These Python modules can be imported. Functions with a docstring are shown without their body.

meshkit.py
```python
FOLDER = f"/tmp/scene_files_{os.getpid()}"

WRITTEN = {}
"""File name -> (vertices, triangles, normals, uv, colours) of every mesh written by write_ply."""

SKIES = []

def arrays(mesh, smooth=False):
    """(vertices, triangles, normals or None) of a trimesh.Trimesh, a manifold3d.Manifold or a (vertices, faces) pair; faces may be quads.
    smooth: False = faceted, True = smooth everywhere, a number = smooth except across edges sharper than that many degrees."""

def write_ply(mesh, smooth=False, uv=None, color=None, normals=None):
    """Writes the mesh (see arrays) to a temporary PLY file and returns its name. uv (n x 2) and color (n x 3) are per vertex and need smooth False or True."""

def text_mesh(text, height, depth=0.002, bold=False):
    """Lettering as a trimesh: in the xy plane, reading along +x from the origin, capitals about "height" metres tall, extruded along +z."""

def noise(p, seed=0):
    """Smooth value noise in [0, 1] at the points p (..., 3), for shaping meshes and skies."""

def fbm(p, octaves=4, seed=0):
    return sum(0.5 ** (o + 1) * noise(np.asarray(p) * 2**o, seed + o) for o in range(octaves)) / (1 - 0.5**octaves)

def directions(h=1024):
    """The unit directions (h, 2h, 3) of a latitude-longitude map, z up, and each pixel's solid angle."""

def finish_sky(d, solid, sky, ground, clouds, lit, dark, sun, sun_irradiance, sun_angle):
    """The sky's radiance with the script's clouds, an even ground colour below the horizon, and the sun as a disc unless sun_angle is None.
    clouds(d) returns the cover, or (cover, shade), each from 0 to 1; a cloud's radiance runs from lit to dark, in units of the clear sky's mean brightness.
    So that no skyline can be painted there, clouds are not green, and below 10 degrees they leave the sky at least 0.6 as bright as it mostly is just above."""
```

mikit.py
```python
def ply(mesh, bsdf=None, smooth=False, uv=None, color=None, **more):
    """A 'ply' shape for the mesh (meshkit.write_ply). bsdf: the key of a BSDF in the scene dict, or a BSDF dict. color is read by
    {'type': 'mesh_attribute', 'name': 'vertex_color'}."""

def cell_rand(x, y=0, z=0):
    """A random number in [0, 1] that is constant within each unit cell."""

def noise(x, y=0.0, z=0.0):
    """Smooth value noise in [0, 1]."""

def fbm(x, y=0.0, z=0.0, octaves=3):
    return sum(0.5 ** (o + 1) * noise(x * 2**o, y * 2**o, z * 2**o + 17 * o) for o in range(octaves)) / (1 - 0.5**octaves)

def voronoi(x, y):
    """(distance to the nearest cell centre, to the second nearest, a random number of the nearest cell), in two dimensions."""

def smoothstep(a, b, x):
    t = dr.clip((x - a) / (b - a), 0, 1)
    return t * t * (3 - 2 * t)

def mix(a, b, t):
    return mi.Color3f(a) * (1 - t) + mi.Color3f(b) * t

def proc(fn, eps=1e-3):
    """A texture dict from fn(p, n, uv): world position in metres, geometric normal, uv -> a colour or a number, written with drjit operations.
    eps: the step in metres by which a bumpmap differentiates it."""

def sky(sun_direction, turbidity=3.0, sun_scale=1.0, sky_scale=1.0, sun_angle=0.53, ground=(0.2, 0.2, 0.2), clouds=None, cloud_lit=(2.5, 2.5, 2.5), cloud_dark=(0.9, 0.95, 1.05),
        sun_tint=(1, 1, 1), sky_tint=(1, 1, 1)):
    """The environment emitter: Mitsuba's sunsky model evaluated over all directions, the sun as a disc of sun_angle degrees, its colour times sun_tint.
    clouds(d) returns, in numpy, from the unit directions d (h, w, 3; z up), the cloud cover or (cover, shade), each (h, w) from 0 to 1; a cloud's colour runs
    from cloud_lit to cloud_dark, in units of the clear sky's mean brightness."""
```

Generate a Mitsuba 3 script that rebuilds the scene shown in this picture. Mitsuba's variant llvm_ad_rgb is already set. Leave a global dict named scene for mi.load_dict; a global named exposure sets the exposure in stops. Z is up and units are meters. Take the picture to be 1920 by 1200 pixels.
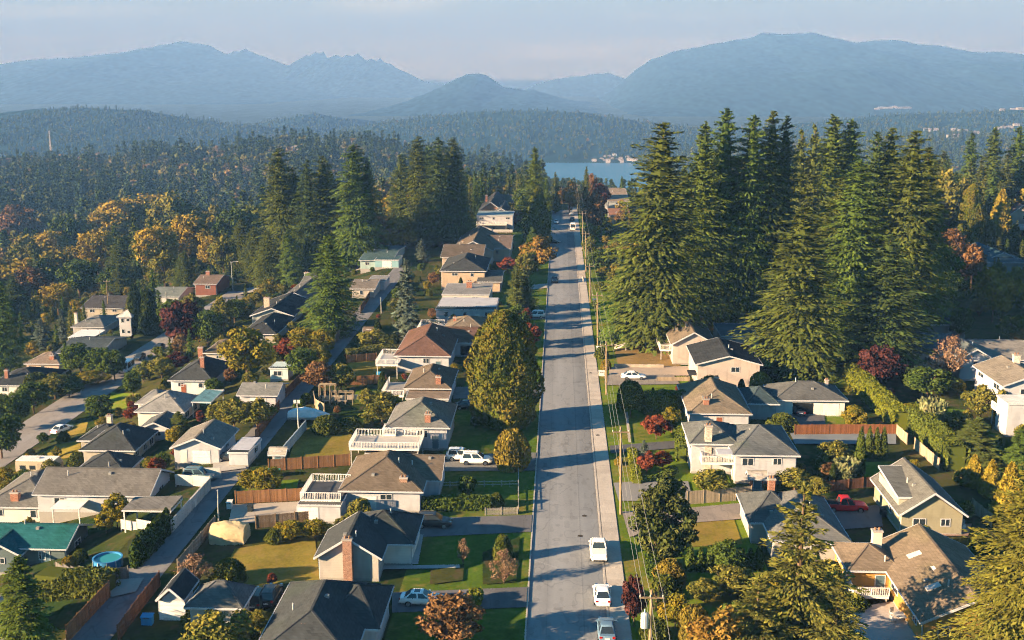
import math, numpy as np, trimesh, mitsuba as mi, drjit as dr, mikit, meshkit
from mikit import proc, noise, fbm, voronoi, cell_rand, smoothstep, mix
T = mi.ScalarTransform4f
scene, labels = {}, {}
R = np.random.default_rng(7)
exposure = 2.1
# ---------------------------------------------------------------- camera, sky and sun, haze
PITCH, YAW = math.radians(12.1), math.radians(2.43)
CAM = np.array([0.0, 0.0, 54.5])
FWD = np.array([-math.sin(YAW) * math.cos(PITCH), math.cos(YAW) * math.cos(PITCH), -math.sin(PITCH)])
scene['camera'] = {'type': 'perspective', 'fov': 2 * math.degrees(math.atan(960 / 2100)), 'fov_axis': 'x', 'near_clip': 1.0, 'far_clip': 40000.0,
                   'to_world': T().look_at(origin=CAM.tolist(), target=(CAM + FWD).tolist(), up=[0, 0, 1]), 'medium': {'type': 'ref', 'id': 'haze_medium'}}
SUN_EL = math.radians(15.8)
SUN = [-0.915 * math.cos(SUN_EL), -0.403 * math.cos(SUN_EL), math.sin(SUN_EL)]


def clouds(d):
    # pale horizon haze above the hills and thin flat streaks of high cloud
    el = np.maximum(d[..., 2], 0.0)
    q = np.stack([d[..., 0] / (el + 0.02) * 0.35, d[..., 1] / (el + 0.02) * 0.8, el * 0], -1)
    c = np.clip((meshkit.fbm(q + 3.7, 4, seed=5) - 0.5) * 2.5, 0, 0.5) * np.clip((el - 0.03) / 0.05, 0, 1) * np.exp(-el / 0.09)
    streak = np.clip((meshkit.fbm(np.stack([d[..., 0] * 7, d[..., 1] * 7, d[..., 2] * 95], -1), 4, seed=9) - 0.5) * 4, 0, 1)
    veil = 0.95 * np.exp(-(el / 0.115) ** 2) + 0.01
    return np.clip(1 - (1 - c) * (1 - veil), 0, 1), np.clip(np.clip(1 - el / 0.13, 0, 1) * 0.5 + streak * 0.45, 0, 1)


scene['sky_light'] = mikit.sky(SUN, turbidity=2.5, sun_scale=5.6, sky_scale=1.5, ground=(0.05, 0.08, 0.08), clouds=clouds, cloud_lit=(2.8, 2.85, 2.1), cloud_dark=(7.5, 6.75, 3.6),
                               sun_tint=(0.90, 0.97, 1.18), sky_tint=(0.03, 0.84, 1.18))
SIG = (1.35e-4, 1.75e-4, 2.1e-4)
scene['haze_medium'] = {'type': 'homogeneous', 'albedo': {'type': 'rgb', 'value': [0.22, 0.375, 0.66]}, 'sigma_t': {'type': 'rgb', 'value': list(SIG)}}
scene['haze'] = {'type': 'cube', 'to_world': T().translate([0, 7000, 310]).scale([9000, 7600, 445]), 'bsdf': {'type': 'null'}, 'interior': {'type': 'ref', 'id': 'haze_medium'}}
labels['haze'] = {'label': 'thin blue autumn haze over the whole valley', 'kind': 'stuff', 'category': 'haze'}


# ---------------------------------------------------------------- helpers
def MB(*ms):
    return trimesh.util.concatenate([m for m in ms if m is not None])


def box(x0, x1, y0, y1, z0, z1):
    v = np.array([[x, y, z] for x in (x0, x1) for y in (y0, y1) for z in (z0, z1)], float)
    return trimesh.Trimesh(v, meshbox, process=False)


meshbox = np.array([[0, 1, 3], [0, 3, 2], [4, 6, 7], [4, 7, 5], [0, 4, 5], [0, 5, 1], [2, 3, 7], [2, 7, 6], [0, 2, 6], [0, 6, 4], [1, 5, 7], [1, 7, 3]])


def bar(a, b, w, h=None):
    """a square bar from a to b"""
    a, b = np.asarray(a, float), np.asarray(b, float)
    h = h or w
    d = b - a
    n = np.linalg.norm(d)
    d = d / n
    s = np.cross(d, [0, 0, 1.0]) if abs(d[2]) < 0.95 else np.array([1.0, 0, 0])
    s /= np.linalg.norm(s)
    u = np.cross(s, d)
    v = np.array([p + s * i * w / 2 + u * j * h / 2 for p in (a, b) for i in (-1, 1) for j in (-1, 1)])
    return trimesh.Trimesh(v, meshbox, process=False)


def tube(pts, rad, n=6):
    p = np.asarray(pts, float)
    r = np.broadcast_to(np.asarray(rad, float), (len(p),))
    t = np.gradient(p, axis=0)
    t /= np.linalg.norm(t, axis=1, keepdims=True) + 1e-9
    a = np.cross(t, np.where(np.abs(t[:, 2:]) < 0.9, [0, 0, 1.0], [1.0, 0, 0]))
    a /= np.linalg.norm(a, axis=1, keepdims=True) + 1e-9
    b = np.cross(t, a)
    an = np.arange(n) * 2 * np.pi / n
    v = (p[:, None] + r[:, None, None] * (np.cos(an)[None, :, None] * a[:, None] + np.sin(an)[None, :, None] * b[:, None])).reshape(-1, 3)
    i, j = np.meshgrid(np.arange(len(p) - 1), np.arange(n), indexing='ij')
    q = np.stack([i * n + j, i * n + (j + 1) % n, (i + 1) * n + (j + 1) % n, (i + 1) * n + j], -1).reshape(-1, 4)
    f = np.vstack([q[:, [0, 1, 2]], q[:, [0, 2, 3]]])
    m = len(v)
    v = np.vstack([v, p[:1], p[-1:]])
    k = np.arange(n)
    f = np.vstack([f, np.stack([np.full(n, m), (k + 1) % n, k], 1), np.stack([np.full(n, m + 1), m - n + k, m - n + (k + 1) % n], 1)])
    return trimesh.Trimesh(v, f, process=False)


def lin(c):
    """sRGB 0-255 -> linear"""
    c = np.asarray(c, float) / 255
    return np.where(c < 0.04045, c / 12.92, ((c + 0.055) / 1.055) ** 2.4)


def code(c, n):
    """one colour packed into constant uv: (red step + green, blue)"""
    c = np.clip(c, 0, 0.98)
    return np.tile([math.floor(c[0] * 255) + c[1] * 0.99, c[2]], (n, 1))


def put(key, m, mat='paint', c=None, smooth=False, **more):
    """one shape of the scene; c is its own base colour"""
    if isinstance(m, (list, tuple)):
        m = MB(*m)
    uv = code(c, len(m.vertices)) if c is not None else None
    scene[key] = mikit.ply(m, mat, smooth=smooth, uv=uv, **more)
    return key


taken = {}


def name(stem):
    k = taken.get(stem, -1) + 1
    taken[stem] = k
    return stem if k == 0 else f'{stem}_{k:03d}'


def tag(key, label=None, category=None, group=None, kind=None):
    d = {k: v for k, v in (('label', label), ('category', category), ('group', group), ('kind', kind)) if v}
    labels[key] = d
    return key


def part(parent, stem, m, mat='paint', c=None, smooth=False):
    return put(name(f'{parent}__{stem}'), m, mat, c, smooth)


def place(parent, stem, shape, to_world):
    """a copy of a shape dict with its own place"""
    k = name(f'{parent}__{stem}')
    scene[k] = {**shape, 'to_world': to_world}
    return k


# ---------------------------------------------------------------- materials
def unpack(uv):
    r = dr.floor(uv.x + 1e-3)
    return mi.Color3f(r / 255, (uv.x - r) / 0.99, uv.y)


def paint_fn(p, n, uv):
    # siding courses on upright faces, weather, faint streaks
    c = unpack(uv)
    wall = 1 - smoothstep(0.3, 0.5, dr.abs(n.z))
    t = p.z * 5.0
    lap = (t - dr.floor(t))
    s = 0.9 + 0.2 * fbm(p.x * 0.7, p.y * 0.7, p.z * 0.9) - 0.1 * wall * smoothstep(0.75, 1.0, lap) - 0.10 * smoothstep(0.55, 0.8, noise(p.x * 2.3, p.y * 2.3, p.z * 0.4))
    return c * s


def shingle_fn(p, n, uv):
    c = unpack(uv)
    row = dr.floor(p.z * 7.0)
    tab = cell_rand((p.x + p.y) * 3.0 + row * 0.5, row, 3)
    fr = p.z * 7.0 - row
    s = 0.66 - 0.16 * smoothstep(0.7, 1.0, fr) + 0.30 * tab + 0.46 * fbm(p.x * 0.5 + 9, p.y * 0.5, p.z * 0.5) + 0.14 * (noise(p.x * 1.7, p.y * 1.7, p.z * 9) - 0.5) - 0.12 * smoothstep(0.6, 0.85, noise(p.x * 1.1 + 5, p.y * 1.1, p.z * 0.15))
    moss = smoothstep(0.58, 0.8, fbm(p.x * 0.23 + 40, p.y * 0.23, p.z * 0.2)) * 0.3
    return mix(c * s, c * s * mi.Color3f(0.8, 1.0, 0.6), moss)


def rough_fn(p, n, uv):
    return unpack(uv) * (0.75 + 0.5 * fbm(p.x * 1.9, p.y * 1.9, p.z * 1.9))


def brick_fn(p, n, uv):
    c = unpack(uv)
    row = dr.floor(p.z * 10)
    q = (p.x + p.y) * 4 + row * 0.5
    mortar = dr.maximum(smoothstep(0.82, 0.95, p.z * 10 - row), smoothstep(0.88, 0.97, q - dr.floor(q)))
    return mix(c * (0.7 + 0.6 * cell_rand(q, row)), mi.Color3f(0.42, 0.38, 0.34), 0.75 * mortar)


def grass_fn(p, n, uv):
    c = unpack(uv)
    a = fbm(p.x * 0.22, p.y * 0.22, 1.0)
    b = fbm(p.x * 1.3, p.y * 1.3, 4.0)
    f = noise(p.x * 5, p.y * 5)
    dry = smoothstep(0.45, 0.75, fbm(p.x * 0.16 + 31, p.y * 0.16, 2.0) * 0.6 + b * 0.4)
    g = c * (0.55 + 0.55 * a + 0.35 * b + 0.25 * (f - 0.5))
    return mix(g, mi.Color3f(0.20, 0.125, 0.045) * (0.7 + 0.6 * b), dry * 0.55)


def ground_fn(p, n, uv):
    a = fbm(p.x * 0.09, p.y * 0.09, 0.0, 4)
    b = fbm(p.x * 0.9, p.y * 0.9, 7.0)
    f = noise(p.x * 4, p.y * 4)
    c = mix(mi.Color3f(0.022, 0.042, 0.012), mi.Color3f(0.06, 0.062, 0.02), smoothstep(0.35, 0.65, a))
    c = mix(c, mi.Color3f(0.065, 0.046, 0.028), smoothstep(0.55, 0.72, b) * 0.7)
    return c * (0.65 + 0.5 * b + 0.3 * f)


def asphalt_fn(p, n, uv):
    c = unpack(uv)
    s = 0.86 + 0.2 * fbm(p.x * 0.9, p.y * 0.12, 2.0) + 0.1 * noise(p.x * 6, p.y * 6)
    worn = 0.10 * smoothstep(0.35, 0.9, noise(p.x * 1.15 + 0.3, p.y * 0.006))
    patch = smoothstep(0.66, 0.67, cell_rand((p.x + 60) * 0.30, p.y * 0.05, 4)) * 0.07
    seam = (1 - smoothstep(0.02, 0.09, dr.abs(p.x - 2.9))) * 0.22 + (1 - smoothstep(0.02, 0.07, dr.abs(p.x + 0.95))) * 0.12
    crack = (1 - smoothstep(0.0, 0.022, dr.abs(fbm(p.x * 0.35, p.y * 0.22, 9.0) - 0.5))) * 0.2 + (1 - smoothstep(0.0, 0.012, dr.abs(fbm(p.x * 0.8 + 7, p.y * 0.6, 3.0) - 0.45))) * 0.12
    oil = smoothstep(0.74, 0.82, noise(p.x * 1.6 + 11, p.y * 0.7)) * 0.11
    cut = (1 - smoothstep(0.06, 0.16, dr.abs(p.y - 121.5 + (p.x + 2.9) * 0.75))) * smoothstep(2.9, 2.4, p.x) * smoothstep(-2.9, -2.5, p.x) * 0.16
    lot = cell_rand(p.y * 0.05 + 0.3, 1.0, 2.0) * 0.08
    gutter = (smoothstep(-2.55, -2.9, p.x) + smoothstep(4.95, 5.3, p.x)) * smoothstep(8.0, 6.0, dr.abs(p.x)) * 0.14
    return c * (s + worn - patch - seam - crack - oil + cut + lot - gutter) * mix(mi.Color3f(1.0), mi.Color3f(0.86, 0.87, 0.88), smoothstep(2.88, 2.95, p.x) * smoothstep(5.6, 5.4, p.x) * 0.9)


def conc_fn(p, n, uv):
    return unpack(uv) * (0.82 + 0.22 * fbm(p.x * 0.8, p.y * 0.8, p.z) + 0.12 * noise(p.x * 7, p.y * 7, p.z * 7) - 0.12 * smoothstep(0.6, 0.75, fbm(p.x * 0.3 + 3, p.y * 0.3, 5.0)))


def hill_fn(p, n, uv):
    # far wooded slopes: crowns and faint stands of lighter trees
    c = unpack(uv)
    a = fbm(p.x * 0.0025, p.y * 0.0025, p.z * 0.006, 3)
    t = noise(p.x * 0.045, p.y * 0.012, p.z * 0.04)
    return c * (0.55 + 0.6 * t + 0.3 * a)


def bark_fn(p, n, uv):
    return mi.Color3f(0.14, 0.095, 0.06) * (0.6 + 0.8 * fbm(p.x * 6, p.y * 6, p.z * 1.2))


def diffuse(fn):
    return {'type': 'twosided', 'bsdf': {'type': 'diffuse', 'reflectance': proc(fn)}}


for k, fn in dict(paint=paint_fn, shingle=shingle_fn, rough=rough_fn, brick=brick_fn, grass_material=grass_fn, earth=ground_fn, asphalt=asphalt_fn, concrete=conc_fn, forest_material=hill_fn, bark=bark_fn).items():
    scene[k] = diffuse(fn)
scene['leaf'] = {'type': 'twosided', 'bsdf': {'type': 'diffuse', 'reflectance': {'type': 'mesh_attribute', 'name': 'vertex_color'}}}
scene['glass'] = {'type': 'principled', 'base_color': {'type': 'rgb', 'value': [0.02, 0.03, 0.04]}, 'roughness': 0.08, 'specular': 0.7}
scene['water_surface'] = {'type': 'principled', 'base_color': {'type': 'rgb', 'value': [0.02, 0.09, 0.16]}, 'roughness': 0.28, 'specular': 0.5}
scene['pool_water'] = {'type': 'principled', 'base_color': {'type': 'rgb', 'value': [0.03, 0.22, 0.24]}, 'roughness': 0.06, 'specular': 0.6}
scene['metal'] = {'type': 'twosided', 'bsdf': {'type': 'roughconductor', 'alpha': 0.25, 'specular_reflectance': {'type': 'rgb', 'value': [0.6, 0.6, 0.6]}}}
scene['rubber'] = {'type': 'twosided', 'bsdf': {'type': 'diffuse', 'reflectance': {'type': 'rgb', 'value': [0.02, 0.02, 0.022]}}}


# ---------------------------------------------------------------- the lie of the land
XK = np.array([-3000, -900, -400, -250, -150, -108, -94, -52, -45, 3000.])
XZ = np.array([-80, -70, -56, -38, -20, -11.1, -10.9, -0.3, 0, 0.])
CX = np.array([-3000, -750, -608, -480, -394, -340, -308, -260, -208, -122, -51, 20, 3000.])
CZ = np.array([-70, -66, -57, -50, -45, -36, -31, -36, -46, -60, -72, -104, -115.])
VX, VZ = np.array([-3000, -120, -30, 3000.]), np.array([-76, -66, -42, -42.])
YK = np.array([-400, 480, 620, 850, 1500, 1750, 2300.])


def g(x, y):
    x, y = np.asarray(x, float), np.asarray(y, float)
    a, v, c = np.interp(x, XK, XZ), np.interp(x, VX, VZ), np.interp(x, CX, CZ)
    rows = np.stack([a, a, a * 0.7 + v * 0.3, v, c, np.full_like(a, -128), np.full_like(a, -132)])
    i = np.clip(np.searchsorted(YK, y, 'right') - 1, 0, len(YK) - 2)
    t = np.clip((y - YK[i]) / (YK[i + 1] - YK[i]), 0, 1)
    lo, hi = np.take_along_axis(rows, i[None], 0)[0], np.take_along_axis(rows, (i + 1)[None], 0)[0]
    return lo + (hi - lo) * t


def gz(x, y):
    return float(g(np.array([x]), np.array([y]))[0])


def grid_mesh(xs, ys, zf):
    X, Y = np.meshgrid(xs, ys, indexing='ij')
    v = np.stack([X, Y, zf(X.ravel(), Y.ravel()).reshape(X.shape)], -1).reshape(-1, 3)
    n = len(ys)
    i, j = np.meshgrid(np.arange(len(xs) - 1), np.arange(n - 1), indexing='ij')
    q = np.stack([i * n + j, (i + 1) * n + j, (i + 1) * n + j + 1, i * n + j + 1], -1).reshape(-1, 4)
    return trimesh.Trimesh(v, np.vstack([q[:, [0, 1, 2]], q[:, [0, 2, 3]]]), process=False)


gx = np.unique(np.concatenate([np.linspace(-6000, -1000, 20), np.linspace(-1000, -160, 50), np.arange(-160, 161, 8), np.linspace(160, 6000, 50), XK, CX, VX]))
gy = np.unique(np.concatenate([np.arange(-400, 60, 40), np.arange(60, 520, 10), np.linspace(520, 2300, 90), YK]))
put('ground', grid_mesh(gx, gy, g), 'earth')
tag('ground', 'dark garden soil and rough grass of the hillside', kind='structure')
put('water', grid_mesh(np.array([-6000, 6000.]), np.array([1300, 3000.]), lambda x, y: x * 0 - 110), 'water_surface')
tag('water', 'blue inlet at the foot of the hills', kind='structure')
put('plain', grid_mesh(np.linspace(-8500, 8500, 3), np.array([3000, 8000., 14300.]), lambda x, y: x * 0 - 111.5), 'forest_material', (0.04, 0.06, 0.035))
tag('plain', 'wooded lowland between the hills and the mountains', kind='structure')


def sheet(key, pts, lift, mat, c, thick=0.0):
    """a flat area draped over the ground: its outline cut into cells at the knots of the land"""
    from shapely.geometry import Polygon, box as sbox
    poly = Polygon(pts).buffer(0)
    x0, y0, x1, y1 = poly.bounds
    cuts = [x0] + [k for k in XK if x0 < k < x1] + [x1]
    ms = []
    for a, b in zip(cuts[:-1], cuts[1:]):
        q = poly.intersection(sbox(a, y0 - 1, b, y1 + 1))
        for s in getattr(q, 'geoms', [q]):
            if s.geom_type == 'Polygon' and s.area > 1e-4:
                v, f = trimesh.creation.triangulate_polygon(s, engine='earcut')
                m = trimesh.Trimesh(np.column_stack([v, g(v[:, 0], v[:, 1]) + lift]), f, process=False)
                if thick:
                    e = trimesh.creation.extrude_polygon(s, thick, engine='earcut')
                    e.vertices[:, 2] += g(e.vertices[:, 0], e.vertices[:, 1]) + lift - thick
                    m = e
                ms.append(m)
    put(key, MB(*ms), mat, c)
    return key




# ---------------------------------------------------------------- far
RIDGES = [
    ('mountain', [(-8068.8, 53.3), (-7105.2, 162), (-6468, 233.9), (-6087.2, 281.6), (-5522.2, 311.1), (-5020.1, 364.2), (-4580.9, 441), (-4330.7, 488), (-4024.9, 446.2), (-3815.1, 339.3), (-3602.5, 279.8), (-3236.9, 196.4), (-2811.4, 65.2), (-2262.4, -66.1), (-1529.3, -215.3), (-612.9, -484.7)], 13000, 5200, -112, 1200, 'long pale blue mountain on the left skyline', (0.018, 0.044, 0.042), 1.2, 1),
    ('mountain_001', [(-4394.1, 53.2), (-4114.3, 321), (-4045.9, 365.4), (-3978.4, 397), (-3900.1, 384.2), (-3838.6, 428.5), (-3781.3, 390.4), (-3703.6, 365), (-3651.9, 346), (-3555.1, 307.9), (-3328.3, 231.6), (-3223.7, 218.8), (-3154.9, 294.9), (-3093.9, 345.5), (-3042.2, 326.5), (-2981.2, 383.3), (-2929.7, 358), (-2889.1, 395.9), (-2839.4, 320), (-2786.4, 338.9), (-2720.4, 357.8), (-2669.1, 326.2), (-2602.9, 351.4), (-2538.2, 332.4), (-2465.2, 370.2), (-2407.9, 319.6), (-2356.7, 281.7), (-2303.8, 306.9), (-2239.4, 275.3), (-2192.8, 313.1), (-2135.3, 262.6), (-2070.4, 249.9), (-1986.8, 192.9), (-1825.2, 116.7), (-1631, 27.8), (-1370.4, 2.4), (-980.3, -105.7), (-328.7, -457.1)], 13900, 3000, -112, 600, 'jagged pale peaks behind the long left mountain', (0.018, 0.044, 0.042), 0.7, 2),
    ('mountain_002', [(-735.7, -206.8), (-337.6, -11.5), (-73.6, 66.1), (189.8, 98.4), (583.8, 143.4), (848.3, 53.2), (1380.5, -205.1), (2312.1, -529.2)], 14200, 2500, -112, 300, 'faint distant ridge in the gap between the two mountains', (0.018, 0.044, 0.042), 0.7, 3),
    ('mountain_003', [(-1704.3, -272.2), (-1398.1, -226.9), (-1169.2, -178.3), (-978.4, -85.8), (-826.4, 9.9), (-713.2, 72), (-638.2, 93.9), (-582.1, 97.5), (-526.1, 86.6), (-470.2, 53.8), (-395.6, 2.6), (-302.1, -8.3), (-190.1, -11.9), (-40.6, -55.7), (146.4, -99.6), (370.5, -139.7), (668.8, -172.4), (1005.5, -256.5), (1490.1, -329.2)], 8000, 2700, -112, 1200, 'round domed hill in the middle of the skyline', (0.018, 0.044, 0.042), 1, 4),
    ('mountain_004', [(-236.3, -359.8), (44.4, -267), (322.5, -128.8), (505.8, 8.2), (641.8, 135.1), (777.8, 225.2), (959.8, 288), (1278.1, 350.3), (1595.1, 403.3), (1729.5, 447.6), (2002.1, 438.2), (2137.2, 451.3), (2320.4, 411.1), (2503.9, 366.5), (2683.1, 388.4), (2863.3, 388.2), (3045.9, 352.5), (3226.1, 347.8), (3500.6, 285.4), (3769.5, 285.2), (3950.6, 262.8), (4760.3, 195.8), (5659.2, 98)], 10000, 4700, -112, 1400, 'broad blue mountain filling the right skyline', (0.018, 0.044, 0.042), 1.3, 5),
    ('hill', [(-1875.1, -51.6), (-1622.7, -35.7), (-1505.2, -32.7), (-1416.6, -22.8), (-1285.2, -18.4), (-1111.8, -25.2), (-1026.1, -40.5), (-897.2, -57.2), (-811.2, -65.5), (-697.1, -84.9), (-583, -101.6)], 3000, 1000, -112, 500, 'low dark blue hill below the left mountain', (0.018, 0.044, 0.042), 0.8, 6),
    ('hill_001', [(-1205.9, -127.4), (-1054.4, -97.8), (-941.3, -72.2), (-847.8, -59.4), (-755.5, -75.5), (-645.1, -104.4), (-534.4, -126.1)], 3900, 900, -112, 700, 'small hazy hill left of the domed hill', (0.018, 0.044, 0.042), 0.6, 7),
    ('hill_002', [(-767.6, -117.5), (-608.7, -83.2), (-514.1, -64.6), (-388.8, -50.6), (-233.1, -36.7), (-78.2, -30.4), (76.2, -39.3), (230.5, -63.4), (415, -81.4), (613.3, -75), (779.5, -59.6), (959.5, -41.3), (1139.2, -35.1), (1317.9, -27.4), (1585.2, -27.1), (1881, -34.2)], 3300, 1030, -113, 500, 'wooded foothills along the far shore of the inlet', (0.018, 0.044, 0.042), 0.9, 8),
    ('hill_003', [(108.8, -121.9), (141, -111), (173.2, -102.3), (226.7, -91.4), (322.7, -76.2), (482.1, -67.4), (693.1, -58.4), (902.3, -51.7), (1213.4, -49)], 2300, 900, -113, 400, 'dark wooded shore hill on the right beyond the giant conifers', (0.018, 0.044, 0.042), 0.8, 9),
]
RID = {}


def ridge(key, pts, d, front, base, back, label, c, kind_noise=1.0, seed=0):
    """a ridge whose skyline runs through pts (x, z), d metres out, falling over `front` metres to `base`"""
    pts = np.array(pts)
    xs = np.linspace(pts[0, 0], pts[-1, 0], 620)
    k = d / 5000
    zs = np.interp(xs, pts[:, 0], pts[:, 1])
    ts = np.concatenate([np.linspace(0, 1, 40), 1 + np.linspace(0.05, 1, 8)])
    X, S = np.meshgrid(xs, ts, indexing='ij')
    Y = np.where(S <= 1, d - front * (1 - S), d + back * (S - 1))
    e = np.where(S <= 1, S, 2 - S)
    prof = e ** 0.85
    q = np.stack([X / (420 * k), Y / (420 * k), X * 0], -1)
    n = (meshkit.fbm(q, 3, seed=seed) - 0.5) * 2
    spur = (meshkit.fbm(np.stack([X / (260 * k), Y / (1400 * k), X * 0 + 3], -1), 3, seed=seed + 3) - 0.5) * 2
    mid = 4 * e * (1 - e)
    Z = base + (zs[:, None] - base) * prof + kind_noise * ((n * 22 + spur * 42) * mid * np.clip((zs[:, None] - base) / (300 * k), 0.1, 1) * k)
    fine = (meshkit.noise(np.stack([X / (26 * k), Y / (60 * k), X * 0], -1), seed) - 0.5) * 6 * k * np.clip(e * 3, 0, 1)
    Z = Z + fine
    v = np.stack([X, Y, Z], -1).reshape(-1, 3)
    m = len(ts)
    i, j = np.meshgrid(np.arange(len(xs) - 1), np.arange(m - 1), indexing='ij')
    f = np.stack([i * m + j, (i + 1) * m + j, (i + 1) * m + j + 1, i * m + j + 1], -1).reshape(-1, 4)
    put(key, trimesh.Trimesh(v, np.vstack([f[:, [0, 1, 2]], f[:, [0, 2, 3]]]), process=False), 'forest_material', c, smooth=True)
    tag(key, label, kind='structure')
    RID[key] = v.reshape(len(xs), m, 3)


for a in RIDGES:
    ridge(*a)


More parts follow.
